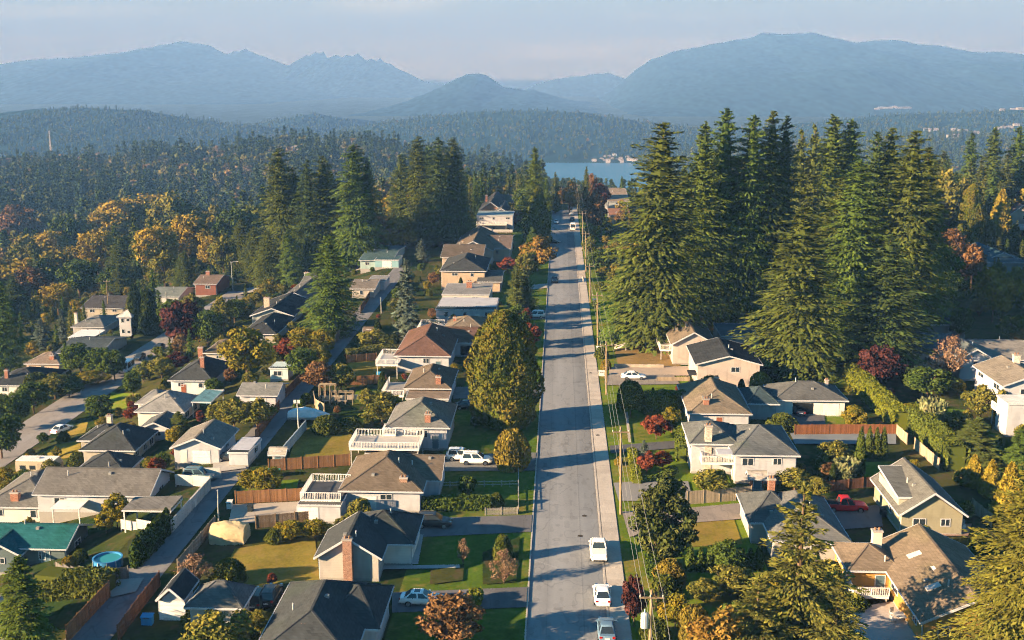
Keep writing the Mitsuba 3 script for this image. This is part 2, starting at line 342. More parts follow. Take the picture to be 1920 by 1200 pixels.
# ---------------------------------------------------------------- roads
SHEETS = [
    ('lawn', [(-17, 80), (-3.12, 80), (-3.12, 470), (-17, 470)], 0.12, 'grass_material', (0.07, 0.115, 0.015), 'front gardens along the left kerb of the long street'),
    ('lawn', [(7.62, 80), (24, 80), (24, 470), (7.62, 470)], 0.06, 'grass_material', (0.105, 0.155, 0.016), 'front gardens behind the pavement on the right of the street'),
    ('lawn', [(-41.57, 170.82), (-32.7, 169.51), (-30.22, 153.85), (-39.14, 153.48)], 0.05, 'grass_material', (0.19, 0.155, 0.032), 'golden dry back lawn beside the blue lane fence'),
    ('lawn', [(-38.17, 122.81), (-29.53, 127.16), (-26.17, 114.36), (-37.37, 112.82)], 0.05, 'grass_material', (0.19, 0.155, 0.032), 'large golden back lawn behind the beige gabled house'),
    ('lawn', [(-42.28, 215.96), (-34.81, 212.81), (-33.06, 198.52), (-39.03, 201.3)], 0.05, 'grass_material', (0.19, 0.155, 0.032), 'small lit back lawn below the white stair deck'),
    ('lawn', [(-36.15, 192.57), (-31.1, 193.5), (-30.31, 185.99), (-35.2, 183.17)], 0.05, 'grass_material', (0.105, 0.155, 0.016), 'green lawn beside the garden swing frame'),
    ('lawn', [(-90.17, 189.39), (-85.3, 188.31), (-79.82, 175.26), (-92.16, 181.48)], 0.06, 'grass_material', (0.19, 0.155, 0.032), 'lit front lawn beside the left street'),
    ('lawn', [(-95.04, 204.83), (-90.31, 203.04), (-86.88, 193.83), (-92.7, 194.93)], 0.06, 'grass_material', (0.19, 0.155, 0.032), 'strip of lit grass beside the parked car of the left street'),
    ('lawn', [(-95.49, 227.69), (-86.47, 220.05), (-82.64, 206.54), (-90.74, 210.47)], 0.06, 'grass_material', (0.105, 0.155, 0.016), 'lawn in front of the grey hip roof house'),
    ('lawn', [(44.27, 180.92), (49.64, 182.37), (48.79, 174.65), (42.85, 173.56)], 0.07, 'grass_material', (0.105, 0.155, 0.016), 'green lawn right of the open carport'),
    ('lawn', [(44.6, 157.03), (49.39, 157.7), (44.65, 148.86), (41.71, 148.73)], 0.07, 'grass_material', (0.105, 0.155, 0.016), 'back lawn beside the column cypresses'),
    ('lawn', [(16.42, 132.46), (22.43, 134.99), (22.26, 126.62), (15.32, 125.39)], 0.1, 'grass_material', (0.19, 0.155, 0.032), 'golden lawn behind the clipped hedge on the right'),
    ('lawn', [(11.55, 229.3), (24.64, 228.89), (23.57, 211.11), (11.68, 209.79)], 0.1, 'grass_material', (0.23, 0.16, 0.07), 'dry brown front lawn with a low white ramp'),
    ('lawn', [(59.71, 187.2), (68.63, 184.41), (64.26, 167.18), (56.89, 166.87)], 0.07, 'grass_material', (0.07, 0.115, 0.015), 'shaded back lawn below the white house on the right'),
    ('lawn', [(-43.69, 145.11), (-35.96, 146.49), (-35.07, 141.38), (-42.41, 140.08)], 0.05, 'grass_material', (0.105, 0.155, 0.016), 'fenced garden plot beside the lane'),
    ('lawn', [(46.77, 212.09), (56.05, 212.49), (53.18, 197.07), (45.89, 198.56)], 0.07, 'grass_material', (0.105, 0.155, 0.016), 'strip of grass behind the carport roof'),
    ('driveway', [(-17.8, 132.75), (-2.17, 134.65), (-2.07, 129.15), (-16.73, 126.89)], 0.135, 'asphalt', (0.13, 0.13, 0.14), 'driveway of the dark parked car'),
    ('driveway', [(-17.34, 157.24), (-1.82, 159.1), (-2.02, 151.19), (-16.23, 150.37)], 0.135, 'asphalt', (0.16, 0.16, 0.16), 'driveway of the two white wagons'),
    ('driveway', [(-17.76, 111.82), (-2.31, 113.78), (-2.26, 108.97), (-17.07, 107.14)], 0.135, 'asphalt', (0.13, 0.13, 0.14), 'driveway of the white car near the bottom'),
    ('driveway', [(-11.17, 263.15), (-2.22, 264.8), (-2.24, 254.35), (-11.34, 252.79)], 0.135, 'asphalt', (0.2, 0.19, 0.18), 'driveway of the silver minivan'),
    ('driveway', [(-18.88, 194.73), (-2.15, 197.61), (-2.23, 189.52), (-18.17, 187.16)], 0.135, 'asphalt', (0.16, 0.16, 0.16), 'driveway under the golden cypress'),
    ('driveway', [(-6.9, 299.07), (-2.29, 300.88), (-2.23, 294.49), (-8.12, 291.14)], 0.135, 'concrete', (0.36, 0.33, 0.3), 'pale driveway apron by the small dark car'),
    ('driveway', [(9.86, 210.53), (25.73, 212.02), (25.41, 204.81), (9.59, 204.13)], 0.11, 'concrete', (0.36, 0.3, 0.25), 'pale concrete forecourt below the dry lawn'),
    ('driveway', [(8.79, 204.1), (21.68, 205.43), (22.28, 198.65), (8.53, 197.34)], 0.115, 'asphalt', (0.22, 0.2, 0.18), 'driveway of the white car on the right'),
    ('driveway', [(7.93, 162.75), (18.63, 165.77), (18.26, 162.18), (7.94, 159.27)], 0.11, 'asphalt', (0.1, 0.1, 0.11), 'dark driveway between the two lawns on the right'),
    ('driveway', [(7.76, 146.66), (12.98, 147.93), (18.11, 147.73), (17.99, 140.32), (8.15, 139.9)], 0.11, 'asphalt', (0.2, 0.2, 0.2), 'grey driveway behind the broad dark tree'),
    ('driveway', [(8.37, 136.18), (17.01, 137.83), (25.52, 140.25), (24.88, 134.74), (14.4, 132.21), (8.84, 127.97)], 0.11, 'asphalt', (0.24, 0.21, 0.19), 'brown grey driveway beside the board fence'),
    ('driveway', [(-42.42, 136.62), (-33.47, 138.13), (-32.39, 131.6), (-41.1, 130.19)], 0.05, 'concrete', (0.36, 0.32, 0.28), 'pale concrete pad beside the lane'),
    ('driveway', [(-50.2, 153.64), (-46.54, 155.23), (-44.44, 150.51), (-48.93, 149.01)], 0.07, 'concrete', (0.34, 0.33, 0.32), 'apron of the white gabled garage'),
    ('driveway', [(-52.95, 113.56), (-46.01, 114.43), (-45.6, 110.95), (-47.79, 109.77)], 0.07, 'concrete', (0.33, 0.31, 0.29), 'pale apron where the lane meets the dark fence'),
    ('patio', [(29.11, 109.33), (36.87, 112.36), (36.59, 103.41), (26.33, 100.86)], 0.11, 'concrete', (0.42, 0.38, 0.36), 'pale patio of the house with skylights'),
    ('patio', [(46.43, 133.74), (51.89, 133.97), (50.06, 130.05), (45.97, 129.87)], 0.11, 'concrete', (0.3, 0.2, 0.16), 'reddish patio behind the greige gabled house'),
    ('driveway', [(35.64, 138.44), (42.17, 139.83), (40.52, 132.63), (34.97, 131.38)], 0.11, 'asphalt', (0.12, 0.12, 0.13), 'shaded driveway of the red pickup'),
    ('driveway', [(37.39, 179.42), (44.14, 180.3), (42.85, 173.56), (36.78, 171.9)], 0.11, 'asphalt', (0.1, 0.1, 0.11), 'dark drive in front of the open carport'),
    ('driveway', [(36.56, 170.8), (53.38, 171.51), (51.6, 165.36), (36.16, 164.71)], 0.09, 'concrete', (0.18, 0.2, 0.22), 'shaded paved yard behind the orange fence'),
    ('flower_bed', [(-8.65, 122.54), (-4.43, 127.41), (-4.4, 114.88), (-8.07, 114.06)], 0.14, 'earth', None, 'brown garden bed with a small bare tree by the kerb'),
    ('flower_bed', [(-14.25, 118.19), (-10.56, 119.21), (-10.33, 115.04), (-13.87, 113.81)], 0.14, 'earth', None, 'brown garden bed near the white car'),
    ('garden_path', [(-20.87, 118.34), (-11.04, 119.04), (-10.96, 118.19), (-20.71, 117.35)], 0.14, 'concrete', (0.34, 0.34, 0.34), 'narrow concrete path across the dark front garden'),
    ('garden_path', [(-17.4, 127.51), (-16.23, 127.56), (-15.81, 118.98), (-17.03, 118.93)], 0.14, 'concrete', (0.34, 0.34, 0.34), 'concrete path along the beige gabled house'),
    ('garden_path', [(11.26, 180.43), (11.71, 180.45), (11.26, 164.42), (10.85, 164.4)], 0.1, 'concrete', (0.4, 0.36, 0.3), 'thin pale path across the green lawn'),
]
ASPH = lin((136, 138, 142)) * 0.87
put('main_road', grid_mesh(np.array([-2.95, 5.3]), np.arange(60, 490, 10.), lambda x, y: g(x, y) + 0.02), 'asphalt', ASPH)
tag('main_road', 'long straight grey street running away from the camera', kind='structure')
put('lane', grid_mesh(np.array([-49.0, -45.0, -44.3]), np.arange(60, 345, 15.), lambda x, y: g(x, y) + 0.03), 'asphalt', (0.17, 0.17, 0.18))
tag('lane', 'narrow shaded back lane between garages and fences', kind='structure')
put('side_street', grid_mesh(np.array([-104.5, -95.5]), np.arange(60, 350, 15.), lambda x, y: g(x, y) + 0.06), 'asphalt', (0.24, 0.23, 0.23))
tag('side_street', 'street at the left lying lower down the slope', kind='structure')
put('side_street_001', grid_mesh(np.array([-100., -70., -52.]), np.arange(338, 352, 6.), lambda x, y: g(x, y) + 0.09), 'asphalt', (0.24, 0.23, 0.23))
tag('side_street_001', 'short cross street behind the dark red tree', kind='structure')
for i, (x0, x1) in enumerate(((-3.12, -2.95), (5.3, 5.52))):
    k = put(name('kerb'), [box(x0, x1, y, y + 9.97, -0.2, 0.15) for y in np.arange(70, 480, 10.)], 'concrete', (0.40, 0.37, 0.34))
    tag(k, ('left', 'right')[i] + ' concrete kerb of the long street', kind='structure')
put('sidewalk', grid_mesh(np.array([5.52, 7.62]), np.arange(60, 490, 20.), lambda x, y: g(x, y) + 0.09), 'concrete', (0.30, 0.26, 0.22))
tag('sidewalk', 'pale concrete pavement along the right side of the street', kind='structure')
slab = box(-0.96, 0.96, -0.742, 0.742, 0.0, 0.055)
slabs = [mikit.ply(slab, 'concrete', uv=code(np.array((0.44, 0.40, 0.36)) * s, 8)) for s in (0.92, 0.97, 1.0, 1.04)]
for i in range(150):
    place('sidewalk', 'slab', slabs[int(R.integers(4))], T().translate([6.58, 90 + i * 1.5, 0.092 + 0.006 * R.random()]))
put('sidewalk__slab_far', [box(5.62, 7.54, 315.02 + i * 1.5, 316.5 + i * 1.5, 0.09, 0.147) for i in range(115)], 'concrete', (0.44, 0.40, 0.36))
labels['sidewalk__slab_far'] = {'kind': 'stuff'}
seen = 0
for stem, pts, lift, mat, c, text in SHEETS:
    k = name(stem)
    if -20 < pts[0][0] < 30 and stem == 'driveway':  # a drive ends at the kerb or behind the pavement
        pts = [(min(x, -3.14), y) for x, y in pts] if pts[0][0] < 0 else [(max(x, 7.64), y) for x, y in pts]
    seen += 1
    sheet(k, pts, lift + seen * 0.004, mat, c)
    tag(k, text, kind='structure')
# iron covers in the road
for x, y in ((3.55, 135.0), (6.3, 168.0), (6.2, 206.0), (2.9, 128.5)):
    k = put(name('manhole_cover'), trimesh.creation.cylinder(0.33, 0.02, sections=20, transform=trimesh.transformations.translation_matrix([x, y, 0.035 if x < 5 else 0.16])), 'paint', (0.06, 0.055, 0.05))
    tag(k, 'small round iron cover in the ' + {3.55: 'road surface behind the white pickup', 6.3: 'pavement opposite the dark driveway', 6.2: 'pavement beside the green lawn', 2.9: 'road surface left of the white pickup'}[x], 'manhole cover', 'iron covers along the street')


# ---------------------------------------------------------------- house
HOUSES = [
    ('house', 'charcoal hip roofed house cut off by the bottom edge of the picture', 'house', [('hy', -27.77, -18.22, 91.65, 107.57, 0, 3.2, 2.3, (0.415, 0.425, 0.47), (0.05, 0.053, 0.058), 'W2 S2'), ('hx', -22.53, -16.82, 97.73, 107.28, 0, 3.2, 2, (0.415, 0.425, 0.47), (0.05, 0.053, 0.058), 'S1 E2')], [('chimney', -23.48, 95.15, 0, 4.84, 0.85, 0.65, (0.4, 0.33, 0.28), 'brick')]),
    ('house', 'beige gabled house with a tall brick chimney on its near wall and a black roof', 'house', [('gy', -26.78, -19.19, 114.37, 122.27, 0, 2.9, 2.15, (0.385, 0.365, 0.345), (0.05, 0.053, 0.058), ''), ('hx', -24.47, -16.1, 118.4, 127.34, 0, 2.9, 2.1, (0.62, 0.6, 0.56), (0.05, 0.053, 0.058), 'E2 S1')], [('chimney', -22.95, 114.29, 0, 5.39, 1, 0.7, (0.25, 0.13, 0.09), 'brick')]),
    ('house', 'white house with a brown hip roof, brick chimney and a roof terrace over its carport', 'house', [('hy', -27.98, -17.07, 134.5, 147.94, 0, 3.1, 2.5, (0.415, 0.425, 0.47), (0.115, 0.093, 0.074), 'S1 Sh3 E2'), ('gx', -21.67, -15.15, 138.68, 148.15, 0, 3.1, 1.7, (0.415, 0.425, 0.47), (0.115, 0.093, 0.074), 'E2'), ('fl', -32.37, -26.91, 130.8, 139.02, 0, 2.6, 0, (0.415, 0.425, 0.47), (0.1, 0.095, 0.09), 'Sh2')], [('chimney', -19.75, 136.25, 0, 4.53, 0.95, 0.7, (0.27, 0.15, 0.1), 'brick'), ('deck', -32.27, -27.21, 132, 138.82, 0, 2.74, 'SWN', (0.09, 0.09, 0.1), (0.68, 0.67, 0.66))]),
    ('house', 'white house with a grey hip roof, brick chimney and a wide white railed sundeck', 'house', [('hy', -25.77, -16.05, 159.51, 172.08, 0, 3.7, 2.3, (0.415, 0.425, 0.47), (0.13, 0.132, 0.132), 'S1 Sd8 E2'), ('fl', -27.65, -20.07, 152.4, 155.42, 0, 2, 0, (0.385, 0.365, 0.345), (0.11, 0.1, 0.09), '')], [('chimney', -19.48, 160.77, 0, 5.64, 0.85, 0.65, (0.26, 0.105, 0.065), 'brick'), ('deck', -29.86, -19.83, 152.38, 158.48, 0, 2.7, 'SWNE', (0.42, 0.4, 0.38), (0.68, 0.67, 0.66)), ('deck', -25.89, -23.99, 158.06, 160.42, 0, 3, 'SW', (0.42, 0.4, 0.38), (0.68, 0.67, 0.66))]),
    ('house', 'low brown roofed house with a brick chimney between the white deck houses', 'house', [('hy', -26.29, -18.04, 182.93, 196, 0, 3.2, 1.9, (0.415, 0.425, 0.47), (0.115, 0.093, 0.074), 'S1 E1'), ('fl', -25.38, -18.1, 178.85, 184.24, 0, 2.6, 0.2, (0.415, 0.425, 0.47), (0.19, 0.15, 0.12), '')], [('chimney', -20.39, 184.24, 0, 5.08, 0.9, 0.7, (0.26, 0.105, 0.065), 'brick'), ('deck', -30, -26.27, 183.06, 192.07, 0, 1.8, 'SW', (0.36, 0.33, 0.3), (0.68, 0.67, 0.66))]),
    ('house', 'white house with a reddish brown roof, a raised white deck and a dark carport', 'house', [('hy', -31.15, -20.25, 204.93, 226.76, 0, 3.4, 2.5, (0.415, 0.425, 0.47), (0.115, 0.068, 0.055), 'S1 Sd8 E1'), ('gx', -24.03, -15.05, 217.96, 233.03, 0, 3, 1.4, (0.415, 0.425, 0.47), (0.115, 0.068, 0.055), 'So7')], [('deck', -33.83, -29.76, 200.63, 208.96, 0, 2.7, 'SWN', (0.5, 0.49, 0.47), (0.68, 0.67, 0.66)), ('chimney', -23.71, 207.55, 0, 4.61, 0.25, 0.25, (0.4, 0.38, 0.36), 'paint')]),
    ('house', 'tan roofed house with a white balcony rail just beyond the reddish roof', 'house', [('hx', -24.2, -14.25, 225.8, 241.45, 0, 3.2, 1.8, (0.42, 0.33, 0.25), (0.155, 0.128, 0.1), 'S1')], [('deck', -29.53, -24.5, 228.43, 235.33, 0, 2.9, 'SWN', (0.42, 0.4, 0.38), (0.68, 0.67, 0.66)), ('chimney', -22.13, 233.62, 0, 4.96, 0.7, 0.6, (0.26, 0.105, 0.065), 'brick')]),
    ('house', 'long low white house with a dark flat roof facing the street', 'house', [('fl', -28.13, -14.27, 249.47, 264.49, 0, 3.3, -0.2, (0.415, 0.425, 0.47), (0.045, 0.065, 0.075), 'S3 Sd7')], []),
    ('house', 'house with a pale grey flat roof and a brick chimney', 'house', [('fl', -28.67, -16.92, 268.71, 283.61, 0, 3.1, 0.1, (0.5, 0.46, 0.42), (0.22, 0.22, 0.22), 'S2')], [('chimney', -22.56, 277.65, 0, 5.01, 1.4, 0.8, (0.26, 0.105, 0.065), 'brick')]),
    ('house', 'tall tan two storey house with a black hip roof', 'house', [('hy', -31.5, -19.12, 290.67, 312.58, 0, 5.2, 2.3, (0.42, 0.33, 0.25), (0.05, 0.053, 0.058), 'S2 W2'), ('gx', -21.4, -14.86, 287.41, 305.99, 0, 3, 1.1, (0.42, 0.33, 0.25), (0.09, 0.09, 0.09), 'E1')], []),
    ('house', 'brown roofed house with a white gable behind the tall tan house', 'house', [('gx', -34.31, -21.95, 319.99, 341.46, 0, 4.3, 2, (0.42, 0.33, 0.25), (0.115, 0.093, 0.074), 'S2'), ('gy', -29.28, -22.36, 326.2, 343.63, 0, 4, 1.6, (0.415, 0.425, 0.47), (0.115, 0.093, 0.074), 'S1')], []),
    ('house', 'large brown house with broad gables beside the yellow round tree', 'house', [('gy', -32.15, -19.63, 333.2, 369.05, 0, 4.2, 2.6, (0.6, 0.5, 0.42), (0.115, 0.093, 0.074), 'S1'), ('gx', -23.23, -14.74, 339.3, 370.86, 0, 4, 1.8, (0.42, 0.33, 0.25), (0.15, 0.115, 0.095), 'S1 E1')], [('chimney', -29.83, 343.95, 0, 5.6, 0.7, 0.6, (0.415, 0.425, 0.47), 'paint')]),
    ('house', 'white two storey flat roofed house with a balcony far up the street', 'house', [('fl', -30.26, -16.87, 406.08, 419.91, 0, 6.2, 0.1, (0.415, 0.425, 0.47), (0.22, 0.28, 0.3), 'S3')], [('deck', -30.1, -19.08, 403.58, 416.42, 0, 3.2, 'SW', (0.42, 0.4, 0.38), (0.68, 0.67, 0.66))]),
    ('house', 'steep timber gabled house above the white flat roofed house', 'house', [('gy', -31.42, -21.56, 430.06, 473.53, 0, 5, 3.2, (0.3, 0.18, 0.12), (0.07, 0.07, 0.07), 'S1'), ('gy', -26.3, -17.46, 420.59, 449.76, 0, 4.5, 2.4, (0.415, 0.425, 0.47), (0.08, 0.085, 0.09), 'S1')], [('chimney', -29.52, 451.79, 0, 8.99, 0.9, 0.7, (0.26, 0.105, 0.065), 'brick')]),
    ('house', 'dark roofed house half hidden beside the tall pointed conifer', 'house', [('gx', -26.61, -19.14, 460.99, 487.09, 0, 5, 1.8, (0.42, 0.33, 0.25), (0.115, 0.093, 0.074), 'S1')], []),
    ('garage', 'long white garage with a grey gable roof on the left of the lane', 'garage', [('gx', -54.34, -47.31, 180.43, 188.69, -0.25, 2.35, 1, (0.415, 0.425, 0.47), (0.18, 0.18, 0.175), 'Sh5')], []),
    ('shed', 'small teal shed with a flat roof beside the dark round bush', 'shed', [('fl', -53.64, -49.98, 199.32, 204.59, -0.29, 2.21, -0.2, (0.45, 0.55, 0.56), (0.045, 0.065, 0.075), 'S1')], []),
    ('garage', 'white gabled double garage with a grey roof facing the camera', 'garage', [('gy', -56.2, -48.7, 152.72, 162.18, -0.41, 2.29, 1.35, (0.415, 0.425, 0.47), (0.16, 0.15, 0.14), 'Sh6 Sd2 E1'), ('fl', -47.31, -44.26, 151.26, 158.62, -0.03, 2.27, -0.3, (0.415, 0.425, 0.47), (0.05, 0.053, 0.058), 'E1')], []),
    ('house', 'greige house with a black hip roof and a white brick chimney beside the left street', 'house', [('hy', -74.36, -65.49, 163.13, 173.48, -4.82, -1.82, 2.4, (0.36, 0.33, 0.28), (0.05, 0.053, 0.058), 'S1 E3'), ('hx', -78.46, -71.67, 171.65, 179.75, -6.12, -3.12, 1.5, (0.36, 0.33, 0.28), (0.05, 0.053, 0.058), '')], [('chimney', -75.29, 177.72, -6.12, -0.48, 0.8, 0.8, (0.5, 0.44, 0.38), 'brick')]),
    ('garage', 'black pyramid roofed garage tucked below the greige hip roofed house', 'garage', [('hy', -70.44, -62.53, 151.83, 158.96, -3.96, -1.36, 1.9, (0.36, 0.33, 0.28), (0.05, 0.053, 0.058), '')], []),
    ('house', 'long L shaped house with a dark grey roof, brick chimney and a white patio awning', 'house', [('hy', -79.58, -69.52, 142.24, 155.91, -5.99, -2.99, 2.1, (0.6, 0.57, 0.52), (0.12, 0.118, 0.115), 'S2'), ('gx', -70.43, -54.4, 139.3, 148.93, -2.93, 0.07, 1.9, (0.415, 0.425, 0.47), (0.13, 0.125, 0.12), 'S2 E1'), ('awning', -66.91, -62.97, 136.83, 144.5, -3.57, -0.87, 0.25, (0.66, 0.65, 0.63), (0.66, 0.66, 0.66), '')], [('chimney', -74.98, 143.61, -5.99, -1.18, 1.1, 0.8, (0.26, 0.105, 0.065), 'brick'), ('deck', -69.16, -64.79, 141.43, 147.01, -4.08, -3.58, 'SE', (0.3, 0.2, 0.16), (0.68, 0.67, 0.66))]),
    ('pavilion', 'open garden shelter with white posts and a flat grey roof', 'pavilion', [('carport', -53.93, -47.72, 128.73, 133.16, -0.25, 2.35, 0.3, (0.66, 0.65, 0.63), (0.15, 0.145, 0.14), '')], []),
    ('house', 'dark house with a bright teal metal roof at the left edge', 'house', [('gx', -71.96, -59.16, 124.11, 131.94, -3.72, -0.92, 1.4, (0.1, 0.13, 0.14), (0.02, 0.095, 0.105), 'S2 E1 Sd8'), ('gy', -70.06, -64.29, 122.93, 129.4, -4.13, -1.33, 1.4, (0.1, 0.13, 0.14), (0.02, 0.095, 0.105), 'S1')], []),
    ('garage', 'small white gabled garage with a black roof at the bottom of the lane', 'garage', [('gy', -40.89, -38, 104.34, 109.21, 0, 2.5, 1.2, (0.415, 0.425, 0.47), (0.036, 0.04, 0.046), 'Sh5')], []),
    ('garage', 'cream garage with a grey hip roof joined beside the small white garage', 'garage', [('hx', -37.46, -31.44, 102.82, 107.88, 0, 2.5, 1.6, (0.385, 0.365, 0.345), (0.1, 0.103, 0.108), 'S1 E1')], []),
    ('house', 'corner of a pale grey roof at the left edge behind the pointed conifer', 'house', [('gy', -58.4, -54.37, 100.18, 105.78, -1.41, 1.59, 1.5, (0.415, 0.425, 0.47), (0.25, 0.24, 0.23), '')], []),
    ('house', 'white house with a pale grey hip roof and a teal carport at its right', 'house', [('hy', -73.09, -64.26, 182.78, 192.84, -4.51, -1.51, 2.1, (0.62, 0.58, 0.53), (0.21, 0.21, 0.21), 'S1 E2'), ('hx', -76.65, -71.63, 192.22, 200.75, -5.89, -2.89, 1.4, (0.62, 0.58, 0.53), (0.21, 0.21, 0.21), ''), ('carport', -63.92, -60.39, 185.47, 193.37, -2.86, -0.36, -0.2, (0.5, 0.5, 0.48), (0.12, 0.24, 0.28), ''), ('gy', -68.99, -63.56, 173.57, 180.15, -3.9, -1.6, 1, (0.415, 0.425, 0.47), (0.09, 0.095, 0.1), 'S1')], []),
    ('house', 'pale blue house with a black hip roof and a brick chimney left of the lane', 'house', [('hy', -74.64, -65.77, 204.14, 217.79, -4.9, -1.7, 2.3, (0.55, 0.6, 0.62), (0.05, 0.053, 0.058), 'S2 Sd3 E2')], [('chimney', -68.78, 207.55, -4.9, 2.25, 0.8, 0.7, (0.26, 0.105, 0.065), 'brick')]),
    ('house', 'cream house with a brown roof left of the round yellow tree', 'house', [('hx', -76.05, -69.09, 229.98, 242.57, -5.49, -2.69, 1.5, (0.385, 0.365, 0.345), (0.115, 0.093, 0.074), 'S1')], [('chimney', -76.64, 230.61, -5.49, -1.44, 1.1, 0.8, (0.26, 0.105, 0.065), 'brick')]),
    ('house', 'dark roofed house below the gabled house with the brick chimney', 'house', [('hy', -71.2, -62.85, 241.71, 260.17, -4.09, -1.09, 1.8, (0.36, 0.33, 0.28), (0.036, 0.04, 0.046), 'S1')], []),
    ('house', 'dark gabled house with a broad pale chimney near the big lane conifer', 'house', [('gy', -74.99, -64.11, 263.36, 285.09, -4.73, -1.53, 1.7, (0.3, 0.32, 0.32), (0.036, 0.04, 0.046), 'S1 E1')], [('chimney', -72.33, 269.88, -4.73, 1.85, 1.4, 0.8, (0.5, 0.38, 0.3), 'brick')]),
    ('house', 'white gabled house with a dark roof on the left of the big lane conifer', 'house', [('gy', -72.95, -64.34, 283.57, 306.96, -4.5, -1.5, 1.7, (0.415, 0.425, 0.47), (0.075, 0.08, 0.085), 'S1')], []),
    ('house', 'white house with a white chimney behind the lane gables', 'house', [('gx', -72.58, -66.61, 306.41, 322.24, -4.74, -1.54, 1.6, (0.415, 0.425, 0.47), (0.13, 0.132, 0.132), 'S1')], [('chimney', -72.31, 314.33, -4.74, 0.6, 1.4, 0.8, (0.415, 0.425, 0.47), 'paint')]),
    ('house', 'long teal roofed house at the far end of the lane', 'house', [('gx', -59.59, -49.45, 327.08, 357.85, -0.94, 2.06, 0.9, (0.3, 0.4, 0.4), (0.07, 0.11, 0.115), 'S2')], []),
    ('garage', 'pale teal box shaped garage in front of the long teal roofed house', 'garage', [('fl', -54.71, -47.44, 326.56, 334.93, -0.26, 2.34, 0, (0.22, 0.38, 0.43), (0.05, 0.09, 0.1), 'Sh5')], []),
    ('garage', 'cream garage with a tan gable roof far along the lane', 'garage', [('gx', -53.32, -46.78, 279.44, 293.6, -0.22, 2.38, 1, (0.385, 0.365, 0.345), (0.17, 0.15, 0.13), 'S1')], []),
    ('garage', 'white flat roofed garage behind the cream lane garage', 'garage', [('fl', -50.72, -45.93, 290.01, 299.16, -0.14, 2.46, 0, (0.415, 0.425, 0.47), (0.22, 0.22, 0.22), '')], []),
    ('house', 'white house with an orange red roof between the two far conifer groups', 'house', [('hx', -60.8, -51.86, 386.68, 414.87, -1.39, 1.81, 1.6, (0.415, 0.425, 0.47), (0.22, 0.1, 0.065), 'S1')], [('chimney', -60.37, 397.96, -1.39, 3.94, 1, 0.8, (0.415, 0.425, 0.47), 'paint')]),
    ('house', 'white house with a black hip roof at the left edge below the tall dark conifer', 'house', [('hy', -123.6, -111.48, 229.17, 242.89, -13.12, -10.12, 2, (0.58, 0.58, 0.57), (0.036, 0.04, 0.046), 'S2 E1')], [('chimney', -120.32, 231.91, -13.12, -7.34, 0.8, 0.7, (0.26, 0.105, 0.065), 'brick')]),
    ('house', 'tan house with a brown hip roof beyond the left street', 'house', [('hx', -126.08, -117.41, 251.22, 261.77, -14.01, -11.01, 1.6, (0.5, 0.38, 0.3), (0.2, 0.16, 0.13), 'S1')], [('chimney', -119.96, 253.33, -14.01, -9.27, 1.1, 0.9, (0.26, 0.105, 0.065), 'brick')]),
    ('house', 'long dark teal roofed house with a white patio awning beyond the left street', 'house', [('gx', -120.5, -109.51, 256.2, 274.44, -12.58, -9.58, 1.5, (0.3, 0.33, 0.34), (0.06, 0.075, 0.085), 'S2'), ('awning', -129.62, -122.86, 283.08, 292.1, -14.97, -12.07, 0.2, (0.415, 0.425, 0.47), (0.62, 0.64, 0.66), '')], []),
    ('house', 'grey hip roofed house with a pale chimney among the dark trees at the left', 'house', [('hx', -136.51, -126.96, 300.69, 316.62, -16.13, -13.13, 1.6, (0.4, 0.4, 0.4), (0.16, 0.16, 0.155), 'S1')], [('chimney', -137.5, 307.06, -16.13, -10.34, 0.8, 0.7, (0.5, 0.48, 0.45), 'brick')]),
    ('house', 'dark gabled house with a low porch below the autumn wood', 'house', [('gx', -150.47, -136.39, 339.37, 360.78, -18.61, -15.61, 1.7, (0.38, 0.35, 0.3), (0.07, 0.065, 0.065), 'S2')], []),
    ('house', 'narrow white two storey house beside the dark cypress clump', 'house', [('hx', -117.42, -113.32, 286.5, 292.78, -12.66, -7.06, 1.2, (0.415, 0.425, 0.47), (0.5, 0.5, 0.5), 'S2')], []),
    ('house', 'grey green roofed house behind the clump of dark cypresses', 'house', [('gx', -127.4, -117.33, 335.79, 352.24, -14.14, -11.14, 1.4, (0.5, 0.52, 0.52), (0.15, 0.17, 0.16), 'S1')], []),
    ('house', 'red brick house with a white porch at the edge of the wood', 'house', [('gx', -113.7, -106.23, 338.6, 354.14, -11.52, -7.52, 1.4, (0.2, 0.09, 0.07), (0.16, 0.12, 0.1), 'S1')], [('chimney', -111.25, 346.37, -11.52, -4.78, 1.2, 0.9, (0.26, 0.105, 0.065), 'brick'), ('deck', -116.82, -109.62, 349.79, 356.62, -12.21, -10.61, 'S', (0.42, 0.4, 0.38), (0.68, 0.67, 0.66))]),
    ('house', 'pale pink house with a black gable roof and a brown rear roof on the right', 'house', [('gy', 24.63, 36.68, 196.09, 210.89, 0, 4.6, 1.45, (0.43, 0.37, 0.34), (0.036, 0.04, 0.046), 'S1'), ('gy', 21.88, 30.9, 213, 231.76, 0, 4.2, 2.2, (0.43, 0.37, 0.34), (0.155, 0.128, 0.1), 'W2')], [('chimney', 26.27, 216.75, 0, 6.05, 1.9, 1.1, (0.26, 0.105, 0.065), 'brick'), ('chimney', 29.5, 228.01, 0, 6.83, 0.7, 0.6, (0.26, 0.105, 0.065), 'brick'), ('deck', 20.2, 22.95, 216.78, 227.2, 0, 2.2, 'SW', (0.42, 0.4, 0.38), (0.68, 0.67, 0.66)), ('wallbox', 'porch_roof', 23.63, 25.18, 196.89, 200.09, 2.3, 2.5, (0.036, 0.04, 0.046), 'shingle')]),
